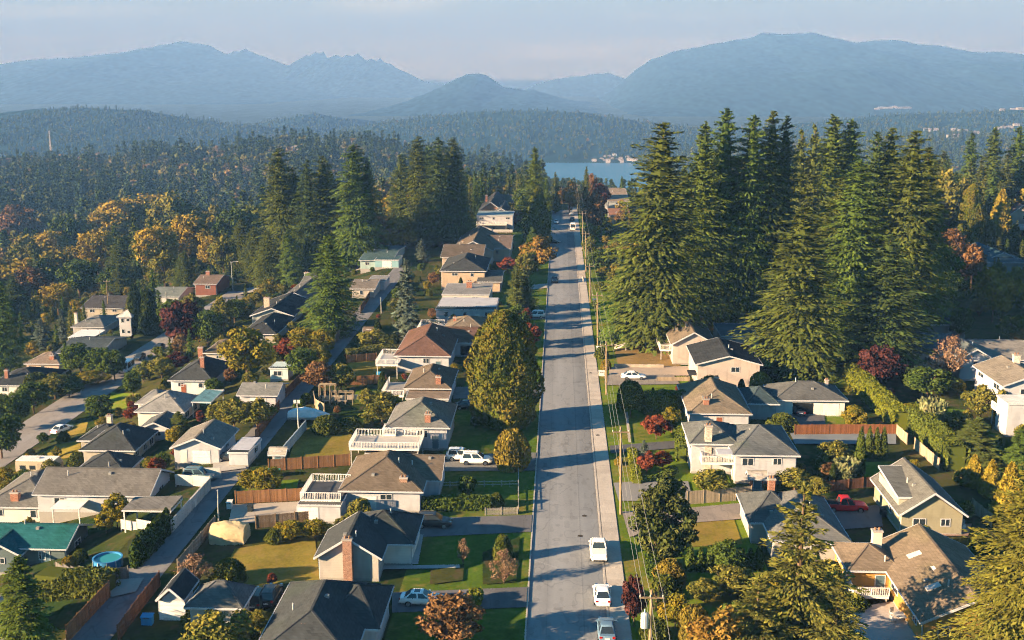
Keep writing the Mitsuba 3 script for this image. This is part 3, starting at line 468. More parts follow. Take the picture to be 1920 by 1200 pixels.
    ('house', 'white house with a tan hip roof and a brick chimney behind the green lawn', 'house', [('hy', 20.57, 30.67, 170.92, 188.01, 0, 3, 2.4, (0.415, 0.425, 0.47), (0.155, 0.128, 0.1), 'Sd5 W3')], [('chimney', 23.61, 172.97, 0, 4.98, 0.9, 0.7, (0.26, 0.105, 0.065), 'brick'), ('chimney', 26.97, 185.45, 0, 5.2, 0.6, 0.5, (0.26, 0.105, 0.065), 'brick')]),
    ('house', 'large white two storey house with a dark grey roof, balcony and pale chimney', 'house', [('hx', 18.46, 25.48, 150.89, 160.84, 0, 4.6, 1.7, (0.415, 0.425, 0.47), (0.105, 0.11, 0.115), 'W2 S1'), ('hx', 24.01, 33.2, 147.19, 161.07, 0, 4.3, 2, (0.415, 0.425, 0.47), (0.105, 0.11, 0.115), 'S2 W1')], [('chimney', 21.21, 151.69, 0, 7.2, 0.95, 0.75, (0.5, 0.42, 0.36), 'brick'), ('deck', 20.11, 24.63, 149.16, 154.32, 0, 2.4, 'SW', (0.4, 0.37, 0.34), (0.68, 0.67, 0.66)), ('wallbox', 'porch_canopy', 22.01, 24.31, 147.39, 149.59, 4.2, 4.35, (0.415, 0.425, 0.47), 'paint')]),
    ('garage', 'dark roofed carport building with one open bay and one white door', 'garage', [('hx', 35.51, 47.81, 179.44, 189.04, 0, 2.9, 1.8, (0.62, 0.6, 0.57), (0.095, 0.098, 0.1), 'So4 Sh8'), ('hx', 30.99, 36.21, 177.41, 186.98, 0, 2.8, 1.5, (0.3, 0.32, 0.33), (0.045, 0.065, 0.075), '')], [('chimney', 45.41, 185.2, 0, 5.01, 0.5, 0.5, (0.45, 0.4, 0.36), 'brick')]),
    ('house', 'beige house with a dark slate roof behind the tall foreground spruce', 'house', [('hy', 24.56, 33.71, 121.24, 135.32, 0, 2.9, 2.3, (0.385, 0.365, 0.345), (0.12, 0.122, 0.125), 'S1 E1'), ('hx', 22.88, 29.61, 126.54, 136.27, 0, 2.9, 2, (0.385, 0.365, 0.345), (0.085, 0.09, 0.095), 'W1')], [('chimney', 26.48, 132.38, 0, 6.52, 0.8, 0.7, (0.26, 0.105, 0.065), 'brick')]),
    ('house', 'olive gabled house with white rake boards and a raised roof dormer', 'house', [('gy', 41.56, 49.84, 129.93, 142.93, 0, 2.8, 2.6, (0.27, 0.25, 0.18), (0.115, 0.115, 0.11), 'S2 W1'), ('fl', 41.96, 46.29, 132.1, 141.13, 0, 4.3, 0.9, (0.4, 0.37, 0.3), (0.125, 0.125, 0.12), '')], []),
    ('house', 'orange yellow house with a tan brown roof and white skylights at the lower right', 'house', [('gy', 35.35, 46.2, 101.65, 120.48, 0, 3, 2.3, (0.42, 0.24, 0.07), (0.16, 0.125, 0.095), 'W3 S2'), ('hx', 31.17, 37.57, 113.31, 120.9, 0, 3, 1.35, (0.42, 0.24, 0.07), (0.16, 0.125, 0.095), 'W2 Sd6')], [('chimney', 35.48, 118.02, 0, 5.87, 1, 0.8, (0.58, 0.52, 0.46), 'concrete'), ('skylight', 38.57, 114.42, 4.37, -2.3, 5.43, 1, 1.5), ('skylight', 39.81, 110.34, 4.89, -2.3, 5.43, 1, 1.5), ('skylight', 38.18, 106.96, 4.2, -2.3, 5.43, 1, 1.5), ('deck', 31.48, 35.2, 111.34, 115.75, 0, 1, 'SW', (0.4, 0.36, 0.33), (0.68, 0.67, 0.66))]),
    ('house', 'white house with a tan gable roof beside the bare tree at the right edge', 'house', [('gy', 73.16, 82.99, 181.29, 195.1, 0, 5.2, 1.7, (0.415, 0.425, 0.47), (0.18, 0.16, 0.14), 'W2 S1')], [('chimney', 78.55, 190, 0, 8.6, 1.1, 0.8, (0.55, 0.5, 0.45), 'brick')]),
    ('house', 'teal grey roofs with a white gable left of the right edge white house', 'house', [('gx', 67.04, 77.12, 208.74, 228.5, 0, 3.8, 1.6, (0.5, 0.5, 0.5), (0.08, 0.115, 0.13), 'S2 W1'), ('gy', 73.87, 79.95, 203.31, 217.42, 0, 4.4, 1.6, (0.415, 0.425, 0.47), (0.1, 0.12, 0.13), 'S1'), ('gx', 78.7, 88.94, 204.3, 221.35, 0, 4, 1.6, (0.415, 0.425, 0.47), (0.19, 0.18, 0.17), 'S1')], []),
    ('house', 'low dark teal hip roofed house behind the right hand conifers', 'house', [('hx', 73.95, 87.4, 237.36, 255.06, 0, 3.4, 1.7, (0.2, 0.2, 0.2), (0.055, 0.085, 0.095), 'S2')], []),
    ('house', 'white balcony house cut off by the right edge', 'house', [('fl', 69.76, 78.85, 170.2, 174.98, 0, 5.4, 0.1, (0.415, 0.425, 0.47), (0.6, 0.6, 0.58), 'S1')], [('deck', 70.1, 77.1, 171.34, 177.45, 0, 2.9, 'SW', (0.42, 0.4, 0.38), (0.68, 0.67, 0.66))]),
    ('house', 'blue teal roofed house under the yellow pointed tree at the right', 'house', [('hx', 118.46, 134.6, 321.74, 358.82, 0, 3.5, 1.9, (0.3, 0.32, 0.33), (0.04, 0.085, 0.11), 'S1'), ('gy', 124.04, 133.64, 327.19, 348.79, 0, 3.6, 1.8, (0.4, 0.42, 0.42), (0.05, 0.1, 0.12), 'S1')], []),
    ('house', 'beige gabled house at the right edge beside the yellow pointed tree', 'house', [('gy', 166.06, 175.49, 419.43, 460.72, 0, 6, 3.2, (0.55, 0.45, 0.36), (0.2, 0.15, 0.13), 'S1')], [('deck', 159.89, 169.28, 399.81, 415.22, 0, 3, 'SW', (0.42, 0.4, 0.38), (0.68, 0.67, 0.66))]),
    ('house', 'small white house showing between the far conifers', 'house', [('gx', 358.78, 389.48, 1811.53, 1941.58, -128.92, -124.25, 1.2, (0.415, 0.425, 0.47), (0.4, 0.4, 0.4), 'S1')], []),
    ('house', 'grey blue gabled house behind the red brown cypress far up the street', 'house', [('gx', 20.23, 29.14, 469.22, 528.76, -1.71, 5, 2.2, (0.3, 0.33, 0.36), (0.25, 0.2, 0.16), 'S1')], []),
    ('house', 'low house with a rusty brown roof beyond the red brown cypress', 'house', [('gx', 19.13, 27.34, 431.79, 457.78, 0, 3.4, 1, (0.4, 0.35, 0.3), (0.24, 0.13, 0.09), '')], []),
    ('shed', 'white shed showing under the dark conifer trunks', 'shed', [('gx', 24.12, 29.58, 250.99, 259.8, 0, 2.7, 1, (0.415, 0.425, 0.47), (0.22, 0.22, 0.22), '')], []),
    ('garage', 'flat teal roof in the shade behind the pale pink house', 'garage', [('fl', 33.57, 41.49, 227.03, 239.73, 0, 2.8, 0, (0.3, 0.33, 0.34), (0.06, 0.11, 0.13), '')], []),
    ('garage', 'shaded flat roof left of the pink house under the conifers', 'garage', [('fl', 21.06, 26.4, 229.37, 241.13, 0, 2.6, 0, (0.3, 0.33, 0.34), (0.05, 0.09, 0.11), '')], []),
]
WHITE, TRIM = (0.44, 0.45, 0.49), (0.45, 0.46, 0.50)


def slab_roof(p, thick):
    """a thick plate from 4 corner points, lower edge corners first; thickness goes down"""
    p = np.array(p, float)
    v = np.vstack([p, p - [0, 0, thick]])
    f = [[0, 1, 2], [0, 2, 3], [4, 6, 5], [4, 7, 6]] + [t for i in range(4) for t in ([i, i + 4, (i + 1) % 4], [(i + 1) % 4, i + 4, (i + 1) % 4 + 4])]
    return trimesh.Trimesh(v, np.array(f), process=False)


def rim(x0, x1, y0, y1, z0, z1, w=0.12):
    return MB(box(x0, x1, y0, y0 + w, z0, z1), box(x0, x1, y1 - w, y1, z0, z1), box(x0, x0 + w, y0 + w, y1 - w, z0, z1), box(x1 - w, x1, y0 + w, y1 - w, z0, z1))


def window(house, side, a, plane, z, w, h, parts=2, frame_c=TRIM):
    """side S N W E; a = place along the wall, plane = the wall's face"""
    s = {'S': -1, 'W': -1, 'E': 1, 'N': 1}[side]
    fr, t = 0.09, 0.07

    def b(u0, u1, d0, d1, z0, z1):
        d0, d1 = sorted((plane + s * d0, plane + s * d1))
        return box(u0, u1, d0, d1, z0, z1) if side in 'SN' else box(d0, d1, u0, u1, z0, z1)
    ms = [b(a - w / 2, a + w / 2, -0.02, t, z, z + fr), b(a - w / 2, a + w / 2, -0.02, t, z + h - fr, z + h)]
    n = max(2, parts + 1)
    for i in range(n):
        u = a - w / 2 + (w - fr) * i / (n - 1)
        ms.append(b(u, u + fr, -0.02, t - 0.003, z + fr, z + h - fr))
    k = part(house, 'window', ms, 'paint', frame_c)
    put(k + '__pane', b(a - w / 2 + fr * 0.5, a + w / 2 - fr * 0.5, 0.0, 0.025, z + fr * 0.5, z + h - fr * 0.5), 'glass')


def door(house, side, a, plane, z, w, h, c, stem='door', n=0):
    s = {'S': -1, 'W': -1, 'E': 1, 'N': 1}[side]

    def b(u0, u1, d0, d1, z0, z1):
        d0, d1 = sorted((plane + s * d0, plane + s * d1))
        return box(u0, u1, d0, d1, z0, z1) if side in 'SN' else box(d0, d1, u0, u1, z0, z1)
    k = part(house, stem, [b(a - w / 2, a + w / 2, -0.02, 0.03, z, z + h)] if not n else [b(a - w / 2, a + w / 2, -0.02, 0.03 - 0.0, z + i * h / n + 0.02, z + (i + 1) * h / n - 0.02) for i in range(n)], 'paint', c)
    put(k + '__frame', [b(a - w / 2 - 0.1, a - w / 2, -0.02, 0.05, z, z + h), b(a + w / 2, a + w / 2 + 0.1, -0.02, 0.05, z, z + h), b(a - w / 2 - 0.1, a + w / 2 + 0.1, -0.02, 0.052, z + h, z + h + 0.1)], 'paint', TRIM)


def roof_gable_y(x0, x1, y0, y1, z, rise, th=0.16):
    m = (x0 + x1) / 2
    return MB(slab_roof([[x0, y0, z], [x0, y1, z], [m, y1, z + rise], [m, y0, z + rise]][::-1], th), slab_roof([[x1, y0, z], [x1, y1, z], [m, y1, z + rise], [m, y0, z + rise]], th))


def swap(m):
    v = np.array(m.vertices)[:, [1, 0, 2]]
    return trimesh.Trimesh(v, np.array(m.faces)[:, ::-1], process=False)


def roof_hip(x0, x1, y0, y1, z, rise, axis, inset=None):
    if axis == 'y':
        r = inset if inset is not None else min((x1 - x0) / 2, (y1 - y0) / 2 - 0.05)
        m = (x0 + x1) / 2
        v = [[x0, y0, z], [x1, y0, z], [x1, y1, z], [x0, y1, z], [m, y0 + r, z + rise], [m, y1 - r, z + rise]]
        f = [[0, 1, 4], [1, 2, 5], [1, 5, 4], [2, 3, 5], [3, 0, 4], [3, 4, 5], [0, 2, 1], [0, 3, 2]]
        return trimesh.Trimesh(np.array(v, float), np.array(f), process=False)
    return swap(roof_hip(y0, y1, x0, x1, z, rise, 'y', inset))


def caps(pts, w=0.22):
    return MB(*[bar(np.array(a) + [0, 0, 0.02], np.array(b) + [0, 0, 0.02], w, 0.06) for a, b in pts])


def build_house(stem, label, cat, blocks, extras, group=None):
    h = name(stem)
    tag(h, label, cat, group)
    for bi, B in enumerate(blocks):
        kind, x0, x1, y0, y1, zb, ze, rise, wc, rc, win = B
        rise *= 1.12 if kind in ('hy', 'hx', 'gy', 'gx') else 1
        o = 0.5 if kind not in ('fl', 'carport', 'awning') else 0.15
        wx0, wx1, wy0, wy1 = x0 + o, x1 - o, y0 + o, y1 - o
        m, my = (x0 + x1) / 2, (y0 + y1) / 2
        rc, wc = tuple(rc), tuple(wc)
        if kind in ('carport', 'awning'):
            if kind == 'carport':
                part(h, 'roof', slab_roof([[x0, y0, ze], [x1, y0, ze + rise], [x1, y1, ze + rise], [x0, y1, ze]], 0.18), 'shingle', rc)
            else:
                part(h, 'awning', slab_roof([[x0, y0, ze], [x1, y0, ze], [x1, y1, ze + rise], [x0, y1, ze + rise]], 0.08), 'paint', rc)
            if kind == 'carport':
                part(h, 'fascia', rim(x0 - .02, x1 + .02, y0 - .02, y1 + .02, ze - 0.24, ze - 0.02, 0.06), 'paint', TRIM)
            for px in (x0 + 0.2, x1 - 0.2):
                for py in (y0 + 0.2, y1 - 0.2):
                    part(h, 'post', box(px - .07, px + .07, py - .07, py + .07, zb - 0.5, ze - 0.1), 'paint', wc)
            continue
        # walls
        top = ze - 0.05
        wm = box(wx0, wx1, wy0, wy1, zb - 1.5, top)
        if kind in ('gy', 'gx'):
            w0, w1, e0, e1 = (wx0, wx1, wy0, wy1) if kind == 'gy' else (wy0, wy1, wx0, wx1)
            half = ((x1 - x0) if kind == 'gy' else (y1 - y0)) / 2
            rr = rise * (half - o) / half
            tri = trimesh.Trimesh(np.array([[w0, e0, top], [w1, e0, top], [(w0 + w1) / 2, e0, top + rr - 0.05], [w0, e1, top], [w1, e1, top], [(w0 + w1) / 2, e1, top + rr - 0.05]]),
                                  np.array([[0, 1, 2], [3, 5, 4], [0, 2, 5], [0, 5, 3], [1, 4, 5], [1, 5, 2]]), process=False)
            wm = MB(wm, tri if kind == 'gy' else swap(tri))
        part(h, 'wall', wm, 'paint', wc)
        part(h, 'foundation', rim(wx0 - .03, wx1 + .03, wy0 - .03, wy1 + .03, zb - 1.6, zb + 0.35, 0.1), 'concrete', (0.3, 0.29, 0.28))
        # roof
        if kind in ('hy', 'hx'):
            r = roof_hip(x0, x1, y0, y1, ze, rise, kind[1])
            rk = part(h, 'roof', r, 'shingle', rc)
            v = r.vertices
            put(rk + '__ridge_cap', caps([(v[0], v[4]), (v[1], v[4]), (v[4], v[5]), (v[2], v[5]), (v[3], v[5])]), 'shingle', tuple(np.array(rc) * 0.85 + 0.012))
            part(h, 'gutter', rim(x0 - .05, x1 + .05, y0 - .05, y1 + .05, ze - 0.2, ze + 0.015), 'paint', TRIM)
        elif kind in ('gy', 'gx'):
            r = roof_gable_y(x0, x1, y0, y1, ze, rise) if kind == 'gy' else swap(roof_gable_y(y0, y1, x0, x1, ze, rise))
            rk = part(h, 'roof', r, 'shingle', rc)
            a, b = ((m, y0, ze + rise), (m, y1, ze + rise)) if kind == 'gy' else ((x0, my, ze + rise), (x1, my, ze + rise))
            put(rk + '__ridge_cap', caps([(a, b)], 0.3), 'shingle', tuple(np.array(rc) * 0.85 + 0.012))
            for e in ((y0, y1) if kind == 'gy' else (x0, x1)):
                rb = []
                for s0 in ((x0, x1) if kind == 'gy' else (y0, y1)):
                    d = -0.04 if e == (y0 if kind == 'gy' else x0) else 0.04
                    p, q = ((s0, e + d, ze - 0.1), (m, e + d, ze + rise - 0.1)) if kind == 'gy' else ((e + d, s0, ze - 0.1), (e + d, my, ze + rise - 0.1))
                    rb.append(bar(p, q, 0.05, 0.24))
                part(h, 'rake_board', rb, 'paint', TRIM)
            for gm in ([box(x0 - .07, x0 + .03, y0, y1, ze - .2, ze - .02), box(x1 - .03, x1 + .07, y0, y1, ze - .2, ze - .02)] if kind == 'gy' else [box(x0, x1, y0 - .07, y0 + .03, ze - .2, ze - .02), box(x0, x1, y1 - .03, y1 + .07, ze - .2, ze - .02)]):
                part(h, 'gutter', gm, 'paint', TRIM)
        else:
            part(h, 'roof', slab_roof([[x0, y0, ze], [x1, y0, ze], [x1, y1, ze + rise], [x0, y1, ze + rise]], 0.2), 'shingle', rc)
            part(h, 'fascia', MB(bar((x0, y0, ze - .1), (x1, y0, ze - .1), .08, .26), bar((x0, y1, ze + rise - .1), (x1, y1, ze + rise - .1), .08, .26), bar((x0, y0, ze - .1), (x0, y1, ze + rise - .1), .08, .26), bar((x1, y0, ze - .1), (x1, y1, ze + rise - .1), .08, .26)), 'paint', TRIM)
        # roof vents
        if kind in ('hy', 'hx', 'gy', 'gx') and (x1 - x0) > 6 and (y1 - y0) > 6:
            for q in range(2):
                fx, fy = R.uniform(0.2, 0.8), R.uniform(0.15, 0.6)
                px, py = x0 + fx * (x1 - x0), y0 + fy * (y1 - y0)
                if kind[1] == 'y':
                    zz = ze + rise * (1 - abs(px - m) / ((x1 - x0) / 2))
                    zz = min(zz, ze + rise * (py - y0) / ((x1 - x0) / 2)) if kind == 'hy' else zz
                else:
                    zz = ze + rise * (1 - abs(py - my) / ((y1 - y0) / 2))
                    zz = min(zz, ze + rise * min(px - x0, x1 - px) / ((y1 - y0) / 2)) if kind == 'hx' else zz
                if q == 0:
                    part(h, 'vent_pipe', trimesh.creation.cylinder(0.08, 0.9, sections=8, transform=trimesh.transformations.translation_matrix([px, py, zz + 0.25])), 'paint', (0.5, 0.5, 0.5))
                else:
                    part(h, 'roof_vent', box(px - .2, px + .2, py - .2, py + .2, zz - .2, zz + .22), 'paint', (0.25, 0.25, 0.25))
        # downpipes at the near corners
        if kind in ('hy', 'hx', 'gy', 'gx') and ze - zb > 2.3:
            for px in (wx0 - .05, wx1 + .05):
                part(h, 'downpipe', box(px - .05, px + .05, wy0 + .12, wy0 + .22, zb - .2, ze - .2), 'paint', TRIM)
        # windows, doors: tokens like S2 W3 (count), Sd door, Sg garage door
        two = ze - zb > 4.6
        for tok in win.split():
            side, what = tok[0], tok[1:]
            lo, hi = (wx0, wx1) if side in 'SN' else (wy0, wy1)
            pl = {'S': wy0, 'N': wy1, 'W': wx0, 'E': wx1}[side]
            L = hi - lo
            if what[0] in 'gh':
                w = min(L - 0.8, 4.8) if what[0] == 'g' else 2.6
                f = float(what[1:]) / 10 if len(what) > 1 else 0.5
                door(h, side, lo + L * f, pl, zb + 0.05, w, 2.15, (0.72, 0.70, 0.68), 'garage_door', 4)
            elif what[0] == 'd':
                f = float(what[1:]) / 10 if len(what) > 1 else 0.5
                door(h, side, lo + L * f, pl, zb + 0.2, 0.95, 2.05, [(0.25, 0.09, 0.05), (0.10, 0.16, 0.2), (0.6, 0.58, 0.55)][int(R.integers(3))])
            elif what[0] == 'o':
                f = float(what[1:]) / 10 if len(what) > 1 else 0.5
                k = part(h, 'bay_shade_block', box(lo + L * f - 1.7, lo + L * f + 1.7, pl - .01, pl + 0.6, zb + .05, zb + 2.3) if side == 'S' else box(pl - .6, pl + .01, lo + L * f - 1.7, lo + L * f + 1.7, zb + .05, zb + 2.3), 'paint', (0.015, 0.015, 0.018))  # near-black block painted as the shade inside the open bay
            else:
                n = int(what)
                for i in range(n):
                    a = lo + L * (i + 0.5 + R.uniform(-.12, .12)) / n
                    w = float(R.choice([0.9, 1.2, 1.6] if side in 'SN' else [1.3, 1.8, 2.4]))
                    w = min(w, L / n * 0.7)
                    hh = float(R.choice([0.8, 1.0, 1.15]))
                    zs = [ze - 0.55 - hh] + ([zb + 1.0] if two else [])
                    for z in zs:
                        window(h, side, a, pl, z, w, hh, 2 if w > 1 else 1)
    for E in extras:
        t = E[0]
        if t == 'chimney':
            _, x, y, z0, z1, w, d, c, mat = E
            k = part(h, 'chimney', box(x - w / 2, x + w / 2, y - d / 2, y + d / 2, z0, z1 - 0.25), mat, tuple(c))
            put(k + '__cap', box(x - w / 2 - .09, x + w / 2 + .09, y - d / 2 - .09, y + d / 2 + .09, z1 - .25, z1 - .08), 'concrete', (0.36, 0.33, 0.31))
            for s in (-1, 1):
                put(name(k + '__flue'), trimesh.creation.cylinder(.13, .3, sections=8, transform=trimesh.transformations.translation_matrix([x + s * w * .22, y, z1 + .05])), 'paint', (0.25, 0.14, 0.09))
        elif t == 'deck':
            _, x0, x1, y0, y1, z0, z, sides, fc, rcol = E
            k = part(h, 'deck', [box(x0, x1, y0, y1, z - .22, z)] + [box(px - .07, px + .07, py - .07, py + .07, z0 - .5, z - .22) for px in (x0 + .2, x1 - .2) for py in (y0 + .2, y1 - .2)], 'concrete', tuple(fc))
            for s in sides:
                a, b = {'S': ((x0, y0), (x1, y0)), 'N': ((x0, y1), (x1, y1)), 'W': ((x0, y0), (x0, y1)), 'E': ((x1, y0), (x1, y1))}[s]
                a, b = np.array([*a, z]), np.array([*b, z])
                L = np.linalg.norm(b - a)
                ms = [bar(a + [0, 0, 1.0], b + [0, 0, 1.0], .1, .07), bar(a + [0, 0, .12], b + [0, 0, .12], .06, .06), bar(a - [0, 0, .1], b - [0, 0, .1], .06, .28)]
                n = max(2, int(L / .22))
                for i in range(n + 1):
                    q = a + (b - a) * i / n
                    w = .11 if i % 8 == 0 or i == n else .05
                    ms.append(bar(q + [0, 0, .1], q + [0, 0, 1.0], w))
                put(name(k + '__railing'), ms, 'paint', tuple(rcol))
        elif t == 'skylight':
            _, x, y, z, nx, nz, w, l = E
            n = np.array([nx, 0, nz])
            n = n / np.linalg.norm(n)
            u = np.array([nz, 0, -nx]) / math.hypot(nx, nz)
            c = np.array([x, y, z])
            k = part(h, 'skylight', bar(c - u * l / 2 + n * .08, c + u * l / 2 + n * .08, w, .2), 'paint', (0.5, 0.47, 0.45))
            put(k + '__pane', bar(c - u * (l / 2 - .12) + n * .13, c + u * (l / 2 - .12) + n * .13, w - .24, .12), 'paint', (0.42, 0.44, 0.47))  # pale paint stands in for the sky reflected in the glass
        elif t == 'stair':
            _, x0, x1, y0, y1, z0, z1 = E
            n = 9
            part(h, 'stair', [box(x0 + (x1 - x0) * i / n, x0 + (x1 - x0) * (i + 1) / n, y0, y1, z0 + (z1 - z0) * (i + .3) / n, z0 + (z1 - z0) * (i + 1) / n) for i in range(n)] +
                 [bar((x0, y, z0 + 1), (x1, y, z1 + 1), .08) for y in (y0, y1)] + [bar((x0 + (x1 - x0) * i / 5, y, z0 + (z1 - z0) * i / 5), (x0 + (x1 - x0) * i / 5, y, z0 + (z1 - z0) * i / 5 + 1), .06) for y in (y0, y1) for i in range(6)], 'paint', (0.7, 0.69, 0.67))
        elif t == 'wallbox':
            _, stem2, x0, x1, y0, y1, z0, z1, c, mat = E
            part(h, stem2, box(x0, x1, y0, y1, z0, z1), mat, tuple(c))
    return h


for stem, label, cat, blocks, extras in HOUSES:
    build_house(stem, label, cat, blocks, extras)


# ---------------------------------------------------------------- small
FENCES = [
    ('orange board fence at the near edge of the golden lawn', [(-41, 149.76), (-29.93, 152.71)], 1.8, 'board', (0.27, 0.14, 0.07)),
    ('orange board fence in front of the fenced garden plot by the lane', [(-42.16, 137.19), (-33.6, 138.7)], 1.8, 'board', (0.27, 0.14, 0.07)),
    ('brown board fence behind the yellow leafed shrubs', [(-37.31, 129.16), (-28.09, 131.79)], 1.7, 'board', (0.2, 0.14, 0.09)),
    ('weathered fence along the lane beside the beige tarp tent', [(-42.4, 129.11), (-42.72, 116.14)], 1.6, 'board', (0.26, 0.23, 0.2)),
    ('reddish board fence along the lane at the bottom of the picture', [(-43.53, 112.56), (-43.53, 106.49), (-43.3, 100.13)], 1.8, 'board', (0.19, 0.095, 0.058)),
    ('orange board fence at the bottom left facing the lane', [(-48.13, 110.04), (-48.41, 99.97)], 1.9, 'board', (0.27, 0.14, 0.07)),
    ('dark grey fence curving behind the round garden pool', [(-58.11, 118.89), (-53.55, 114.94), (-50.2, 113.68), (-47.85, 114.66)], 1.5, 'board', (0.15, 0.14, 0.13)),
    ('white fence along the lane beside the open garden shelter', [(-47.35, 127.46), (-47.15, 142.52)], 1.7, 'white', (0.46, 0.45, 0.44)),
    ('white fence turning back from the lane behind the shelter', [(-47.48, 143.36), (-52.63, 144.5)], 1.6, 'white', (0.46, 0.45, 0.44)),
    ('white fence below the open garden shelter', [(-54.62, 129.88), (-47.62, 127.48)], 1.3, 'white', (0.46, 0.45, 0.44)),
    ('white wall in front of the white gabled garage yard', [(-52.27, 146.8), (-47.07, 146.91)], 1.6, 'white', (0.46, 0.45, 0.44)),
    ('blue grey fence between the lane and the golden lawn', [(-40.48, 155.77), (-40, 169.2)], 1.6, 'white', (0.34, 0.4, 0.45)),
    ('brown fence on the left of the lane below the long white garage', [(-46.6, 163.73), (-47.07, 180.42)], 1.7, 'board', (0.19, 0.095, 0.058)),
    ('brown fence beside the dark round bush on the left of the lane', [(-47.72, 187.65), (-47.34, 202.87)], 1.7, 'board', (0.19, 0.095, 0.058)),
    ('long grey fence on the left of the lane below the big conifer', [(-47.29, 212.67), (-47.2, 231.13), (-46.75, 251.64)], 1.8, 'board', (0.17, 0.155, 0.14)),
    ('far reddish fence on the left of the lane', [(-47.26, 260.2), (-48.35, 280.52)], 1.8, 'board', (0.19, 0.095, 0.058)),
    ('orange fence behind the lane shrubs and the white stair deck', [(-41.56, 212.1), (-36.03, 214.48)], 1.6, 'board', (0.27, 0.14, 0.07)),
    ('orange fence behind the garden swing frame', [(-40.35, 195.26), (-31.51, 197.47)], 1.7, 'board', (0.27, 0.14, 0.07)),
    ('pale curved fence at the corner of the swing garden', [(-42.33, 185.48), (-41, 181.01), (-38.98, 178.3)], 1.7, 'board', (0.36, 0.29, 0.21)),
    ('weathered board fence between the two driveways on the right', [(17.04, 139.33), (25.74, 141.61)], 1.9, 'board', (0.36, 0.29, 0.21)),
    ('red orange fence between the carport lawn and the paved yard', [(37.12, 169.46), (45.12, 170.07), (53.06, 170.41)], 1.8, 'board', (0.21, 0.09, 0.045)),
    ('short pale fence at the right end of the red orange fence', [(53.06, 170.41), (53.31, 165.69)], 1.8, 'board', (0.36, 0.29, 0.21)),
    ('grey fence along the tall right hand hedge', [(53.82, 163.69), (54.12, 158.84), (54.41, 154.26)], 1.8, 'board', (0.36, 0.29, 0.21)),
    ('pale fence below the right hand hedge beside the olive house', [(53.61, 138.83), (54.1, 133.55)], 1.7, 'board', (0.36, 0.29, 0.21)),
    ('brown fence at the back of the garden behind the red pickup', [(35.37, 144.57), (43.81, 147.36)], 1.5, 'board', (0.19, 0.095, 0.058)),
    ('low grey picket fence at the end of the clipped front hedge', [(-9.11, 134.36), (-5.04, 134.89)], 1.1, 'picket', (0.33, 0.31, 0.28)),
    ('low rail fence along the shaded front garden', [(-16.89, 143.97), (-5.28, 145.08)], 0.9, 'rail', (0.4, 0.4, 0.38)),
    ('low rail fence beside the grass verge near the round golden shrub', [(-4.93, 135.62), (-5.51, 151.27)], 1, 'rail', (0.3, 0.28, 0.26)),
    ('low tan fence in front of the pink house', [(18.28, 200.7), (24.23, 201.33)], 0.9, 'board', (0.36, 0.29, 0.21)),
    ('brown fence between the slate roofed house and the skylight house', [(30.98, 122.43), (33.9, 123.14)], 1.6, 'board', (0.2, 0.14, 0.09)),
    ('pale fence around the small garden behind the lane shed', [(-40.85, 185.54), (-32.19, 187.24)], 0.9, 'white', (0.5, 0.44, 0.36)),
]
HEDGES = [
    ('tall dark hedge of upright cypresses beside the lane and pool', [(-48.2, 117.34), (-48.09, 122.69), (-48, 128.17)], 3.3, 2.4, (0.035, 0.06, 0.012), 'row'),
    ('clipped hedge beside the dark parked car', [(-17.4, 136.19), (-9.14, 136.91)], 1.7, 1.9, (0.06, 0.09, 0.016), 'hedge'),
    ('row of clipped upright cypresses behind the pale dry lawn on the right', [(14.8, 118.86), (23.42, 119.51)], 3, 1.7, (0.06, 0.09, 0.016), 'row'),
    ('tall square hedge behind the dome shaped tree', [(14.62, 180.27), (20.51, 182.37)], 3.6, 2.4, (0.06, 0.09, 0.016), 'hedge'),
    ('long yellow green hedge climbing from the plum tree', [(54.28, 202.23), (54.41, 187.62), (54.54, 173.21)], 3.4, 2.8, (0.125, 0.145, 0.018), 'hedge'),
    ('tall green hedge along the grey fence on the right', [(56.92, 173.31), (56.88, 163.82), (56.84, 154.81)], 4, 3, (0.085, 0.11, 0.02), 'hedge'),
    ('clipped yellow green hedge between the two drives on the right', [(11.03, 159.41), (10.99, 146.8)], 1.1, 1.3, (0.125, 0.145, 0.018), 'hedge'),
    ('low hedge curving in front of the large white house', [(11.77, 147.46), (14.51, 148.64), (16.47, 151.98)], 0.8, 1.3, (0.06, 0.09, 0.016), 'hedge'),
    ('hedge along the wall of the large white house', [(19.58, 171.73), (18.13, 156.37)], 2.4, 1.6, (0.09, 0.12, 0.02), 'hedge'),
    ('shaggy hedge with yellow tops at the lower left', [(-55.98, 112.37), (-49.16, 111.11)], 2.5, 3.2, (0.085, 0.1, 0.02), 'hedge'),
    ('short hedge beside the roof terrace carport', [(-31.28, 132.71), (-28.71, 133.53)], 2, 1.6, (0.125, 0.145, 0.018), 'hedge'),
    ('small clipped hedge block by the bottom driveway', [(-9.09, 107), (-8.56, 110.43)], 1.4, 1.4, (0.125, 0.145, 0.018), 'hedge'),
    ('row of shrubs on the right of the lane below the blue spruce', [(-41.43, 214.25), (-33.48, 218.1)], 2.3, 2.6, (0.09, 0.1, 0.03), 'hedge'),
    ('dark curved hedge around the lit shrub at the pavement', [(10.93, 120.12), (10.92, 117.03), (11.85, 115.44)], 1.6, 1.3, (0.035, 0.06, 0.012), 'hedge'),
]
